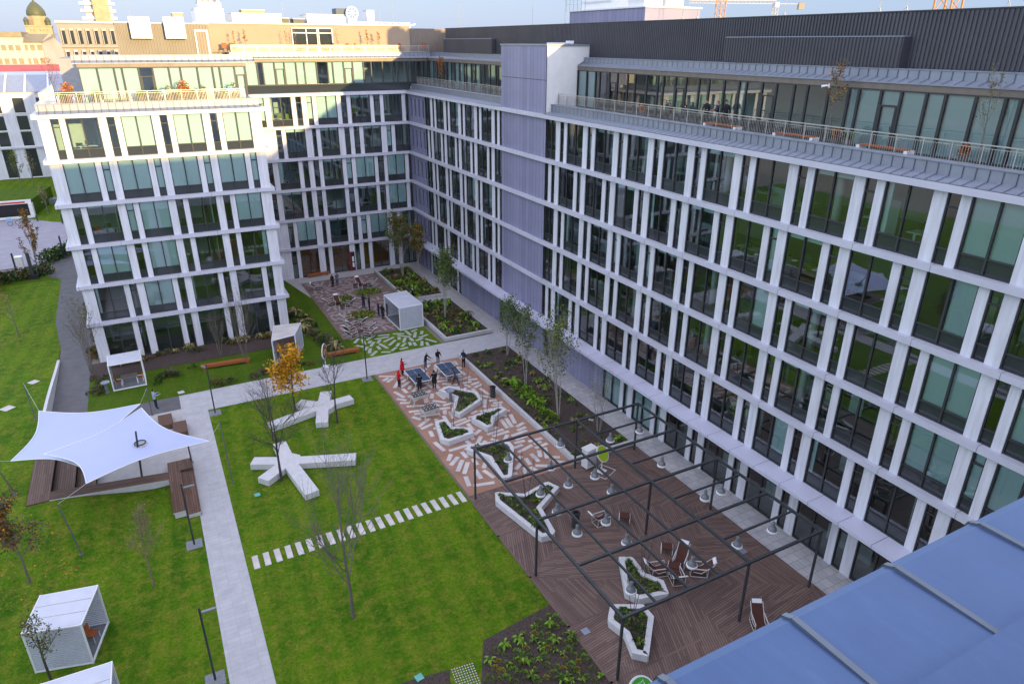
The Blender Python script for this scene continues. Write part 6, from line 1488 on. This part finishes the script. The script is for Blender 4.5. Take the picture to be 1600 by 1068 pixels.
# roof plant on the right wing (casts the rounded shadows on the beige wall)
y0, y1 = GX(1008, 20, 39.6).y, GX(890, 30, 39.6).y; xe = GY(1094, 20, y0).x
a = MB(); a.box((39.6, y0, 29.5), (xe, y1, 30.75)); b = MB(); b.box((39.5, y0-.1, 30.75), (xe+.1, y1+.1, 30.87))
plant = block('plant_enclosure', 'lilac roof plant enclosure with white units on the right wing roof', 'roof plant', [('wall', a, M['clad_y']), ('coping', b, M['white_metal'])])
def unit(name, label, x, ya, yb, za, zb, d=2.4, cut=0, mat='white_metal', extra=None):
    o = empty(name, (x, (ya+yb)/2, za), 0, label, 'roof unit', 'white units on the right wing roof'); h = zb-za; w_ = (yb-ya)/2; c = cut
    m = MB(); pts = [(-w_, 0), (w_, 0), (w_, h-c), (w_-c, h), (-w_+c, h), (-w_, h-c)]
    n = len(pts); F = [(0, p[0], p[1]) for p in pts]; B = [(d, p[0], p[1]) for p in pts]; m.face(F[::-1]); m.face(B)
    for i in range(n): j = (i+1) % n; m.face([F[i], F[j], B[j], B[i]])
    m.build('casing', M[mat], o); m = MB()
    for k in range(5): m.box((-.04, -w_*.8, h*(.15+k*.13)), (-.005, w_*.8, h*(.2+k*.13)))
    m.build('louvre', M['concrete'], o); m = MB(); m.tube((d/2, 0, h), (d/2, 0, h+.25), w_*.5, w_*.5, 14); m.build('fan', M['zinc'], o); return o
gy = lambda px: GX(px, 10, 41).y
unit('air_handling_unit', 'left white air unit on the right wing roof enclosure', 41, gy(960), gy(908), 30.87, 34.6, 2.4, .7)
unit('air_handling_unit', 'right white air unit on the right wing roof enclosure, with pipes', 39.7, y0+.3, y0+2.6, 30.87, 35.4, 1.9, .5)
unit('air_handling_unit', 'tall white air unit behind the others on the right wing roof', 41.9, y0+.2, y0+2.2, 30.9, 35.2, 1.7, .5)
unit('air_handling_unit', 'second tall white air unit at the back of the right wing roof', 44.5, y0+3.6, y0+5.6, 30.9, 34.6, 2.2, .5)
m = MB(); yy0, yy1 = gy(935), gy(905)
for k in range(6): m.tube((39.5, yy0+(yy1-yy0)*k/5, 30.8), (39.5, yy0+(yy1-yy0)*k/5, 32.0), .03, .03, 5)
m.tube((39.5, yy0, 32), (39.5, yy1, 32), .03, .03, 5); m.tube((39.5, yy0, 31.4), (39.5, yy1, 31.4), .02, .02, 5); m.build('guard_rail', M['steel'], plant)
# units on the left and back roofs
def wbox(name, label, px0, px1, py0, py1, Y, d, mat='white_metal', zb=None, grp='units on the far roofs', lou=True):
    p, q = GY(px0, py0, Y), GY(px1, py1, Y); za = zb if zb is not None else q.z
    o = empty(name, ((p.x+q.x)/2, Y, za), 0, label, 'roof unit', grp); w_ = (q.x-p.x)/2; h = p.z-za
    MB().box((-w_, 0, 0), (w_, d, h)).build('casing', M[mat], o); MB().box((-w_-.05, -.05, h), (w_+.05, d+.05, h+.08)).build('lid', M['concrete'], o)
    if lou:
        m = MB()
        for k in range(4): m.box((-w_*.8, -.03, h*(.2+.17*k)), (w_*.8, -.005, h*(.26+.17*k)))
        m.build('louvre', M['concrete'], o)
    return o
RZ = 29.6
wbox('roof_cabin', 'big white roof cabin left of the upper terrace', 304, 352, 14, 36, 95, 5, zb=RZ); wbox('roof_cabin', 'white roof cabin stacked with ducts on the left roof', 309, 346, 4, 14, 97, 3, zb=31.6)
for i, x in enumerate((311, 320, 329, 340)):
    p = GY(x, 4, 98); o = empty('roof_duct', (p.x, 98, 32.2), 0, '%s silver duct pipe rising from the left roof cabin, counted from the left' % ORD[i], 'duct', 'silver ducts on the left roof'); m = MB(); m.tube((0, 0, 0), (0, 0, 2.2), .34, .34, 12); m.build('pipe', M['steel'], o); m = MB(); m.tube((0, 0, 1.5), (0, 0, 1.62), .40, .40, 12); m.build('flange', M['zinc'], o)
wbox('roof_cabin', 'low white roof cabin above the beige terrace wall', 362, 441, 21, 37, 96, 4, zb=RZ); wbox('roof_cabin', 'small ochre box on the left roof', 269, 287, 21, 32, 92, 2, 'ochre', zb=RZ); wbox('roof_cabin', 'ochre box behind the low white cabin', 377, 414, 16, 24, 103, 2, 'ochre', zb=RZ)
wbox('roof_cabin', 'grey and white roof cabin with three dark openings', 479, 540, 23, 37, 96, 4, 'white_metal', zb=RZ); wbox('roof_cabin', 'white cubic unit right of the big wheel', 573, 585, 17, 32, 96, 1.8, zb=RZ); wbox('roof_cabin', 'dark flat solar collector on the far roof', 441, 452, 29, 36, 96, 2, 'steel_dark', zb=RZ, lou=False); wbox('roof_cabin', 'second dark flat collector on the far roof', 458, 476, 30, 36, 96, 2, 'steel_dark', zb=RZ, lou=False)
p = GY(550, 21, 95.5); o = empty('fan_wheel', (p.x, 95.5, p.z), 0, 'pale spoked fan wheel standing on the far roof', 'fan wheel'); m = MB(); n = 24; rw = .72
for i in range(n):
    t0_, t1_ = 2*math.pi*i/n, 2*math.pi*(i+1)/n; m.tube((rw*math.cos(t0_), 0, rw*math.sin(t0_)), (rw*math.cos(t1_), 0, rw*math.sin(t1_)), .10, .10, 6)
m.build('rim', M['stucco'], o); m = MB()
for i in range(8): t0_ = math.pi*i/4; m.tube((0, 0, 0), (rw*math.cos(t0_), 0, rw*math.sin(t0_)), .05, .04, 5)
m.build('spokes', M['stucco'], o); m = MB(); m.tube((0, -.12, 0), (0, .12, 0), .15, .15, 10); m.build('hub', M['concrete'], o); m = MB(); m.box((-.5, -.2, -(p.z-RZ)), (.5, .3, -rw+.05)); m.build('base', M['white_metal'], o); m = MB(); m.box((-1.9, .5, -.3), (-.4, 2.5, .55)); m.build('blue_housing', M['tt_blue'], o)
m = MB(); xa, xb = GY(560, 36, 96).x, GY(640, 36, 96).x
for k in range(9): x = xa+(xb-xa)*k/8; m.tube((x, 96, RZ), (x, 96, RZ+.75), .05, .05, 5); m.tube((x, 96, RZ+.4), (x+.8, 96, RZ+.6), .1, .1, 6)
m.tube((xa, 96, RZ+.75), (xb, 96, RZ+.75), .05, .05, 5); o = m.build('roof_pipework', M['stucco']); tag(o, 'low pale pipework along the far roof right of the wheel', 'pipework')
for i, (px, py, Y, hh, lab) in enumerate([(200, 10, 120, 9, 'thin antenna above the left vent box'), (440, 2, 100, 4.2, 'thin antenna above the beige wall, left'), (500, 12, 97, 1.8, 'short antenna beside the three-opening cabin'), (593, 15, 97, 2.0, 'short mast with a lamp right of the white cube'), (613, 0, 100, 4.0, 'thin antenna above the beige wall, right'), (716, 10, 100, 4, 'thin antenna above the start of the dark roof'), (719, 5, 96, 4, 'second thin antenna above the start of the dark roof')]):
    p = GY(px, py, Y); o = empty('antenna', (p.x, Y, RZ-.1), 0, lab, 'antenna', 'thin antennas on the roofs'); m = MB(); m.tube((0, 0, 0), (0, 0, p.z-RZ+1.2 if Y < 110 else hh), .03, .012, 5); m.build('rod', M['steel'], o); m = MB(); m.tube((0, 0, 0), (0, 0, .25), .08, .06, 6); m.build('foot', M['zinc'], o)
for i, (px, X, top, lab) in enumerate([(832, 42, 5.5, 'thin lightning rod left of the right wing roof plant'), (883, 42, 4.5, 'thin lightning rod just left of the roof plant'), (1067, 42, 6, 'lightning rod on a tripod right of the roof plant'), (1090, 42, 5, 'thin lightning rod right of the tripod rod'), (1125, 41, 6, 'thin rod beside the orange crane mast'), (1226, 41, 6, 'thin rod beside the crane counterweight'), (1373, 40, 5, 'thin rod above the dark roof at right'), (1415, 40, 5, 'second thin rod above the dark roof at right'), (1572, 39, 4, 'last thin rod above the dark roof at the photo edge')]):
    y = GX(px, 20, X).y; o = empty('antenna', (X, y, 29.5), 0, lab, 'antenna', 'thin antennas on the roofs'); m = MB(); m.tube((0, 0, 0), (0, 0, top), .025, .010, 5); m.build('rod', M['steel'], o); m = MB()
    for t in range(3): m.tube((0, 0, .5), (.35*math.cos(t*2.09), .35*math.sin(t*2.09), 0), .02, .02, 4)
    m.build('tripod', M['steel'], o)
# cranes
def crane(label, px, py, D, mat, jib=None, lattice=1.6, top=None):
    d = _FW*FPX + _RT*(px-CX) - _U2*(py-CY); t = D/math.hypot(d.x, d.y); b = V((d.x*t, d.y*t, 0)); zt = CAMZ+d.z*t if top is None else top
    o = empty('tower_crane', b, 0, label, 'crane', 'tower cranes behind the roof'); m = MB(); h = lattice/2; z = 0
    for sx in (-h, h):
        for sy in (-h, h): m.tube((sx, sy, 0), (sx, sy, zt), .16, .16, 4)
    while z < zt:
        for s in (-h, h): m.tube((-h, s, z), (h, s, min(zt, z+lattice)), .09, .09, 4); m.tube((s, -h, z), (s, h, min(zt, z+lattice)), .09, .09, 4)
        z += lattice
    m.build('mast', mat, o)
    if jib:
        ang, la, lb = jib; m = MB(); u = V((math.cos(ang), math.sin(ang), 0)); q = V((-u.y, u.x, 0)); z = zt-1
        for off_ in (q*.6, q*-.6): m.tube(u*-lb+off_+V((0, 0, z)), u*la+off_+V((0, 0, z)), .16, .16, 4)
        m.tube(u*0+V((0, 0, z+1.5)), u*la+V((0, 0, z+1.3)), .14, .14, 4); s = 0
        while s < la: m.tube(u*s+q*.6+V((0, 0, z)), u*(s+1)+V((0, 0, z+1.5)), .07, .07, 4); m.tube(u*(s+1)+V((0, 0, z+1.5)), u*(s+2)-q*.6+V((0, 0, z)), .07, .07, 4); s += 2
        m.build('jib', mat, o); m = MB(); m.obox(u*-(lb-1.5)+V((0, 0, z-1)), (3, 2, 3.2), ang); m.build('counterweight', M['concrete_brut'], o); m = MB(); m.obox(V((0, 0, z-.5))+q*1.3, (1.8, 1.6, 2.2), ang); m.build('cab', M['white_metal'], o)
    return o
M['crane_or'] = simple('orange crane paint', (.55, .25, .06), .6); M['crane_gr'] = simple('pale crane paint', (.55, .50, .40), .6)
crane('orange crane mast behind the right wing roof', 1129, -14, 260, M['crane_or'], None, 2.2)
crane('pale crane with a horizontal jib and counterweight', 1213, 3, 420, M['crane_gr'], (R(180)-YAW+R(4), 46, 15), 2.0)
crane('dark lattice crane rising at the upper right', 1487, -16, 150, M['crane_or'], None, 3.0)
# white office building at the far left
def facade_wins(o, u0, u1, Y, zs, n, w_, matw='spandrel', frm=True):
    st = (u1-u0)/n
    for z0_, z1_ in zs:
        for i in range(n):
            x = u0+st*(i+.5); m = MB(); m.box((x-w_/2, Y-.05, z0_), (x+w_/2, Y+.02, z1_)); p = m.build('window', M[matw], o)
            if frm: m = MB(); m.box((x-w_/2-.12, Y-.14, z0_-.14), (x+w_/2+.12, Y-.051, z0_)); m.build('sill', M['white_panel'], p)
Yw = 186.5; o = empty('office_building', (0, 0, 0), 0, 'white office building with tall dark windows and grey roof at the far left', 'building')
zt = GY(40, 144, Yw).z; MB().box((-75, Yw, 0), (8, Yw+30, zt)).build('wall', M['white_panel'], o)
MB().box((-13.2, 136, 0), (-6.5, 158, 18.8)).box((-6.49, 136, 0), (6, 158, 24.5)).build('added_shade_block', M['white_panel'], o)  # unseen blocks added to keep the sun off the white front
cw = GY(35, 160, Yw).x-GY(8, 160, Yw).x; x0_ = GY(35, 185, Yw).x
zz = lambda py: GY(35, py, Yw).z
for k in range(-5, 6):
    x = x0_+k*4.3
    for za, zb in ((zz(176), zz(153)), (zz(203), zz(181)), (zz(228), zz(206)), (zz(277), zz(233))):
        p = MB().box((x-1.0, Yw-.04, za), (x+1.0, Yw+.02, zb)).build('window', M['spandrel'], o); MB().box((x-1.1, Yw-.2, za-.2), (x+1.1, Yw-.041, za)).build('sill', M['stucco'], p)
MB().box((-75, Yw-.35, zz(232)), (8, Yw-.0, zz(229.5))).build('ledge', M['ledge'], o)
zr = GY(40, 117, Yw+9).z; m = MB(); m.face([(-75, Yw-.3, zt), (8, Yw-.3, zt), (8, Yw+9, zr), (-75, Yw+9, zr)]); m.face([(-75, Yw+9, zr), (8, Yw+9, zr), (8, Yw+30, zr), (-75, Yw+30, zr)]); m.face([(8, Yw-.3, zt), (8, Yw+30, zt), (8, Yw+30, zr), (8, Yw+9, zr)]); m.build('roof', M['zinc'], o)
m = MB()
for px in (3, 35, 72): x = GY(px, 130, Yw).x; m.tube((x, Yw-.3, zt+.15), (x, Yw+9, zr+.15), .22, .22, 5)
m.build('roof_rib', M['white_metal'], o)
o = empty('hall', (0, 0, 0), 0, 'low hall with a bright red roof behind the white office building', 'building'); Yh = 235; a, b = GY(-60, 115, Yh), GY(106, 115, Yh); zt = GY(50, 101, Yh+14).z; zb = GY(50, 114, Yh).z
MB().box((a.x, Yh, 0), (b.x, Yh+20, zb)).build('wall', M['white_panel'], o); m = MB(); m.face([(a.x, Yh-.4, zb), (b.x, Yh-.4, zb), (b.x, Yh+14, zt), (a.x, Yh+14, zt)]); m.build('roof', M['red_roof'], o)
# cream apartment house, gabled
o = empty('apartment_house', (0, 0, 0), 0, 'cream old apartment house with grey pitched roof below the domed tower', 'building'); Yc = 300; a, b = GY(-60, 70, Yc), GY(66, 70, Yc); ze = GY(20, 58, Yc).z
MB().box((a.x, Yc, 0), (GY(35, 60, Yc).x, Yc+25, ze)).build('wall', M['cream'], o); zr = GY(50, 66, Yc).z; MB().box((GY(35, 60, Yc).x, Yc+.5, 0), (b.x, Yc+25, zr)).build('wall', M['cream'], o)
zt = GY(50, 53, Yc+10).z; xm = GY(35, 60, Yc).x; m = MB(); m.face([(xm-.5, Yc-.5, zr), (b.x+.5, Yc-.5, zr), (b.x+5, Yc+10, zt), (xm-.5, Yc+10, zt)]); m.box((a.x, Yc-.6, ze), (xm, Yc+25, ze+1.6)); m.build('roof', M['old_roof'], o)
gx1, gx2 = b.x, GY(92, 70, Yc).x; m = MB(); m.face([(gx1, Yc-.2, 0), (gx2, Yc+14, 0), (gx2, Yc+14, zr-1), ((gx1+gx2)/2, Yc+7, zt+.3), (gx1, Yc-.2, zr)]); m.build('gable', M['cream'], o)
for r_ in range(4):
    for k in range(11):
        x = a.x+(k+.5)*(b.x-a.x)/11; z = ze-3.2-r_*4.2
        if z < 6: continue
        p = MB().box((x-.7, Yc-.08+(.5 if x > xm else 0), z-1.0), (x+.7, Yc+.02+(.5 if x > xm else 0), z+.8)).build('window', M['old_roof'], o)
p = MB(); zc = GY(19, 89, Yc).z
# domed church tower
Yt = 420; p = GY(62, 45, Yt); px_m = lambda v: v/1072*430
o = empty('church_tower', (p.x, Yt, 0), 0, 'ochre church tower with a dark green onion dome at the upper left', 'church tower')
zA, zB, zC, zD = GY(65, 53, Yt).z, GY(62, 40, Yt).z, GY(60, 25, Yt).z, GY(56, 2, Yt).z; wA, wC = px_m(13), px_m(9.3)
MB().box((-wA, -wA, 0), (wA, wA, zB)).build('shaft', M['ochre'], o); m = MB()
for i in range(8): t0_, t1_ = math.pi*(i+.5)/4, math.pi*(i+1.5)/4; m.face([(wC*math.cos(t0_), wC*math.sin(t0_), zB), (wC*math.cos(t1_), wC*math.sin(t1_), zB), (wC*math.cos(t1_), wC*math.sin(t1_), zC), (wC*math.cos(t0_), wC*math.sin(t0_), zC)])
m.build('drum', M['ochre'], o); h = zD-zC; m = MB(); m.lathe([(wC*1.02, zC), (wC*1.06, zC+h*.12), (wC*1.0, zC+h*.35), (wC*.78, zC+h*.6), (wC*.42, zC+h*.85), (.35, zC+h), (.12, zC+h*1.25), (0, zC+h*1.35)], n=20); m.build('dome', M['dome_green'], o, True)
m = MB(); m.box((-wA-.3, -wA-.3, zB-.6), (wA+.3, wA+.3, zB)); m.box((-wA-.2, -wA-.2, zA-.5), (wA+.2, wA+.2, zA)); m.build('cornice', M['ochre'], o)
for sx in (-1, 0, 1):
    if sx: m = MB(); m.lathe([(1.0, zB), (1.0, zB+1.6), (1.3, zB+1.8), (.7, zB+3), (0, zB+3.6)], (sx*(wA-.9), -wA+.9, 0), 10); m.build('pinnacle', M['dome_green'], o)
for sx in (-.62, -.38, .1, .34, .58): MB().box((sx*wA-.35, -wA-.06, zA+1), (sx*wA+.35, -wA+.02, zB-1.6)).build('window', M['old_roof'], o)
# tower block
Yb = 380; o = empty('tower_block', (0, 0, 0), 0, 'tall ochre tower block with white balcony stacks', 'building'); xa, xb = GY(150, 34, Yb).x, GY(174, 34, Yb).x; zt = 75
MB().box((xa, Yb, 0), (xb, Yb+14, zt)).build('wall', M['ochre'], o); z = 25
while z < zt: m = MB(); m.box((xa-5.0, Yb+2, z), (xa-.05, Yb+10, z+1.1)); m.box((xb+.05, Yb+2, z), (xb+2.6, Yb+10, z+1.1)); m.build('balcony', M['stucco'], o); z += 2.9
m = MB(); m.box((xa-3.2, Yb+4, 0), (xa-.06, Yb+12, zt)); m.box((xb+.06, Yb+4, 0), (xb+1.2, Yb+12, zt)); m.build('stair_core', M['stucco'], o)
# warm concrete building with slit windows
Ys = 150; o = empty('concrete_building', (0, 0, 0), 0, 'warm grey concrete building with two rows of slit windows', 'building'); xa, xb = GY(88, 38, Ys).x, GY(215, 38, Ys).x; zt = GY(130, 36.5, Ys).z
MB().box((xa, Ys, 0), (xb, Ys+25, zt)).build('wall', M['concrete_brut'], o); MB().box((xa-.2, Ys-.25, zt), (xb+.2, Ys+25, zt+.35)).build('coping', M['zinc'], o)
z1_, z2_ = GY(120, 45, Ys).z, GY(120, 69, Ys).z; z3_, z4_ = GY(120, 78, Ys).z, GY(120, 100, Ys).z; st = GY(112, 50, Ys).x-GY(99, 50, Ys).x
for k in range(8):
    x = GY(98.5, 50, Ys).x+k*st
    for za, zb in ((z2_, z1_), (z4_, z3_)):
        m = MB(); m.box((x-.28, Ys-.04, za), (x+.28, Ys+.01, zb)); p = m.build('slit_window', M['spandrel'], o); m = MB(); m.box((x-.30, Ys-.55, za), (x-.22, Ys-.041, zb)); m.box((x-.22, Ys-.45, zb-.3), (x+.32, Ys-.041, zb)); m.build('fin', M['cream'], p)
MB().box((xa-.1, Ys-.35, z2_-.55), (xb, Ys-.0, z2_-.25)).build('ledge', M['concrete_brut'], o)
# distant roofs on the skyline
rd = random.Random(31)
for i in range(46):
    Yd = rd.uniform(420, 900); px = rd.uniform(-40, 140) if i < 14 else rd.uniform(140, 900); x = GY(px, 50, Yd).x; w_ = rd.uniform(8, 22); h = rd.uniform(14, 24); o = empty('town_house', (x, Yd, 0), rd.uniform(-.3, .3), '%s house of the distant town, seen small on the skyline' % rd.choice(['cream', 'pale', 'ochre']), 'house', 'houses of the distant town')
    mt = M[rd.choice(['cream', 'stucco', 'ochre'])]; o['label'] = {'cream render': 'cream', 'white stucco': 'pale', 'ochre old stone': 'ochre'}[mt.name]+' house of the distant town, small on the skyline'
    MB().box((-w_/2, 0, 0), (w_/2, 12, h)).build('wall', mt, o); m = MB(); m.face([(-w_/2-.4, -.5, h), (w_/2+.4, -.5, h), (w_/2+.4, 6, h+4), (-w_/2-.4, 6, h+4)]); m.face([(w_/2+.4, 12.5, h), (-w_/2-.4, 12.5, h), (-w_/2-.4, 6, h+4), (w_/2+.4, 6, h+4)]); m.face([(w_/2, 0, h), (w_/2, 12, h), (w_/2, 6, h+4)]); m.face([(-w_/2, 12, h), (-w_/2, 0, h), (-w_/2, 6, h+4)]); m.build('roof', M['old_roof'], o)
# sunlit red brick house east of the roofs, seen mirrored in the top floor glass
# garage entrance, kiosk and small things at the left edge
gA = GT(48, 345); o = empty('garage_entrance', (0, 0, 0), 0, 'dark underground garage mouth with white concrete surround', 'garage entrance'); ga, gb = G(0, 344), G(49, 339); yg = gb.y
MB().box((gb.x-14, yg+.6, 0), (gb.x, yg+8, 2.3)).build('dark_mouth_block', M['black'], o); m = MB(); m.box((gb.x-14, yg+.3, 2.3), (gb.x+.5, yg+.8, 2.9)); m.box((gb.x, yg, 0), (gb.x+.6, yg+4, 2.299)); m.box((gb.x-14, yg-.6, 0), (gb.x+.6, yg-.2, .35)); m.build('surround', M['stucco'], o); m = MB(); m.prism([(gb.x-14, yg+.81), (gb.x+.5, yg+.81), (gb.x+2.5, yg+14), (gb.x-14, yg+14)], 0, 2.75); m.build('grass_roof', M['grass_dark'], o); m = MB(); m.box((gb.x-14, yg+.25, 2.45), (gb.x-.4, yg+.295, 2.7)); m.build('red_bar', M['red_roof'], o)  # solid black block stands for the shade inside the garage mouth
p = G(12, 440); o = empty('site_hut', (-19.6, 97, 0), 0, 'yellow boarded hut with a pale roof at the left photo edge', 'hut'); MB().box((-2.5, 0, 0), (1.15, 3.2, 3.2)).build('wall', M['yellow'], o); MB().box((-2.6, -.1, 3.2), (1.3, 6.5, 3.4)).build('roof', M['stucco'], o)
p = G(37, 431); o = empty('gate_pillar', (p.x, p.y, 0), 0, 'white gate pillar beside the paved road', 'pillar'); MB().box((-.35, -.35, 0), (.35, .35, 2.5)).build('shaft', M['stucco'], o); MB().box((-.42, -.42, 2.5), (.42, .42, 2.62)).build('cap', M['white_metal'], o)
p = G(53, 435); o = empty('gate_pillar', (p.x, p.y, 0), 0, 'dark gate post with a low black base', 'pillar'); MB().box((-.18, -.18, 0), (.18, .18, 3.4)).build('shaft', M['steel_dark'], o); MB().box((-.6, -.4, 0), (.6, .4, .5)).build('base', M['black'], o)
for i, (x, y, h, lab) in enumerate([(59, 345, 1.0, 'dark bollard beside the garage surround'), (98, 349, 1.6, 'dark bollard on the grass near the wing corner'), (101, 403, 3.2, 'dark fence post at the wing corner hedge'), (75, 405, 1.6, 'dark post rising from the hedge by the road'), (24, 418, 2.0, 'dark post at the road edge beyond the hedge')]):
    p = G(x, y); o = empty('bollard', (p.x, p.y, 0), 0, lab, 'post', 'dark posts by the road'); MB().box((-.1, -.1, 0), (.1, .1, h)).build('shaft', M['steel_dark'], o); MB().box((-.16, -.16, 0), (.16, .16, .06)).build('foot', M['steel_dark'], o)
p = G(23, 352); o = empty('bicycle', (p.x, p.y, .03), R(20), 'bicycle with a pale blue box lying near the garage mouth', 'bicycle')
for sx in (-.55, .55): m = MB(); m.path([(sx+.34*math.cos(t/14*6.283), 0, .36+.34*math.sin(t/14*6.283)) for t in range(14)], .03, 5, closed=True); m.build('wheel', M['black'], o)
m = MB(); m.path([(-.55, 0, .36), (-.1, 0, .85), (.4, 0, .85), (.55, 0, .36)], .025, 5); m.path([(-.1, 0, .85), (0, 0, .36), (.4, 0, .85)], .025, 5); m.path([(.4, -.28, 1.0), (.4, .28, 1.0)], .02, 5); m.build('frame', M['steel'], o); MB().box((-.85, -.3, .75), (-.25, .3, 1.25)).build('box', M['pale_blue'], o)
for (x, y, h, sd, lab, lv) in [(35, 294, 6.5, 81, 'yellow green young tree on the lawn before the white building', [('lime', 1), ('olive', 2)]), (57, 301, 7.5, 82, 'bare young tree on the lawn before the white building', [('straw', 1)]), (76, 335, 4.5, 83, 'bare staked tree at the garage lawn', [('straw', 1)])]:
    tree('young_tree', lab, G(x, y), h, sd, lv, 500 if sd == 81 else 120, .25, depth=3, spread=.4, up=.25, trunk=.35, rad=.09, lspread=.5)
p = G(88, 318); o = empty('low_wall', (p.x, p.y, 0), 0, 'pale low block with white end near the left wing corner', 'wall'); MB().box((-1.2, 0, 0), (3.2, 1.6, .9)).build('body', M['zinc'], o); MB().box((-1.9, -.05, 0), (-1.21, 1.65, 1.0)).build('end', M['white_panel'], o)
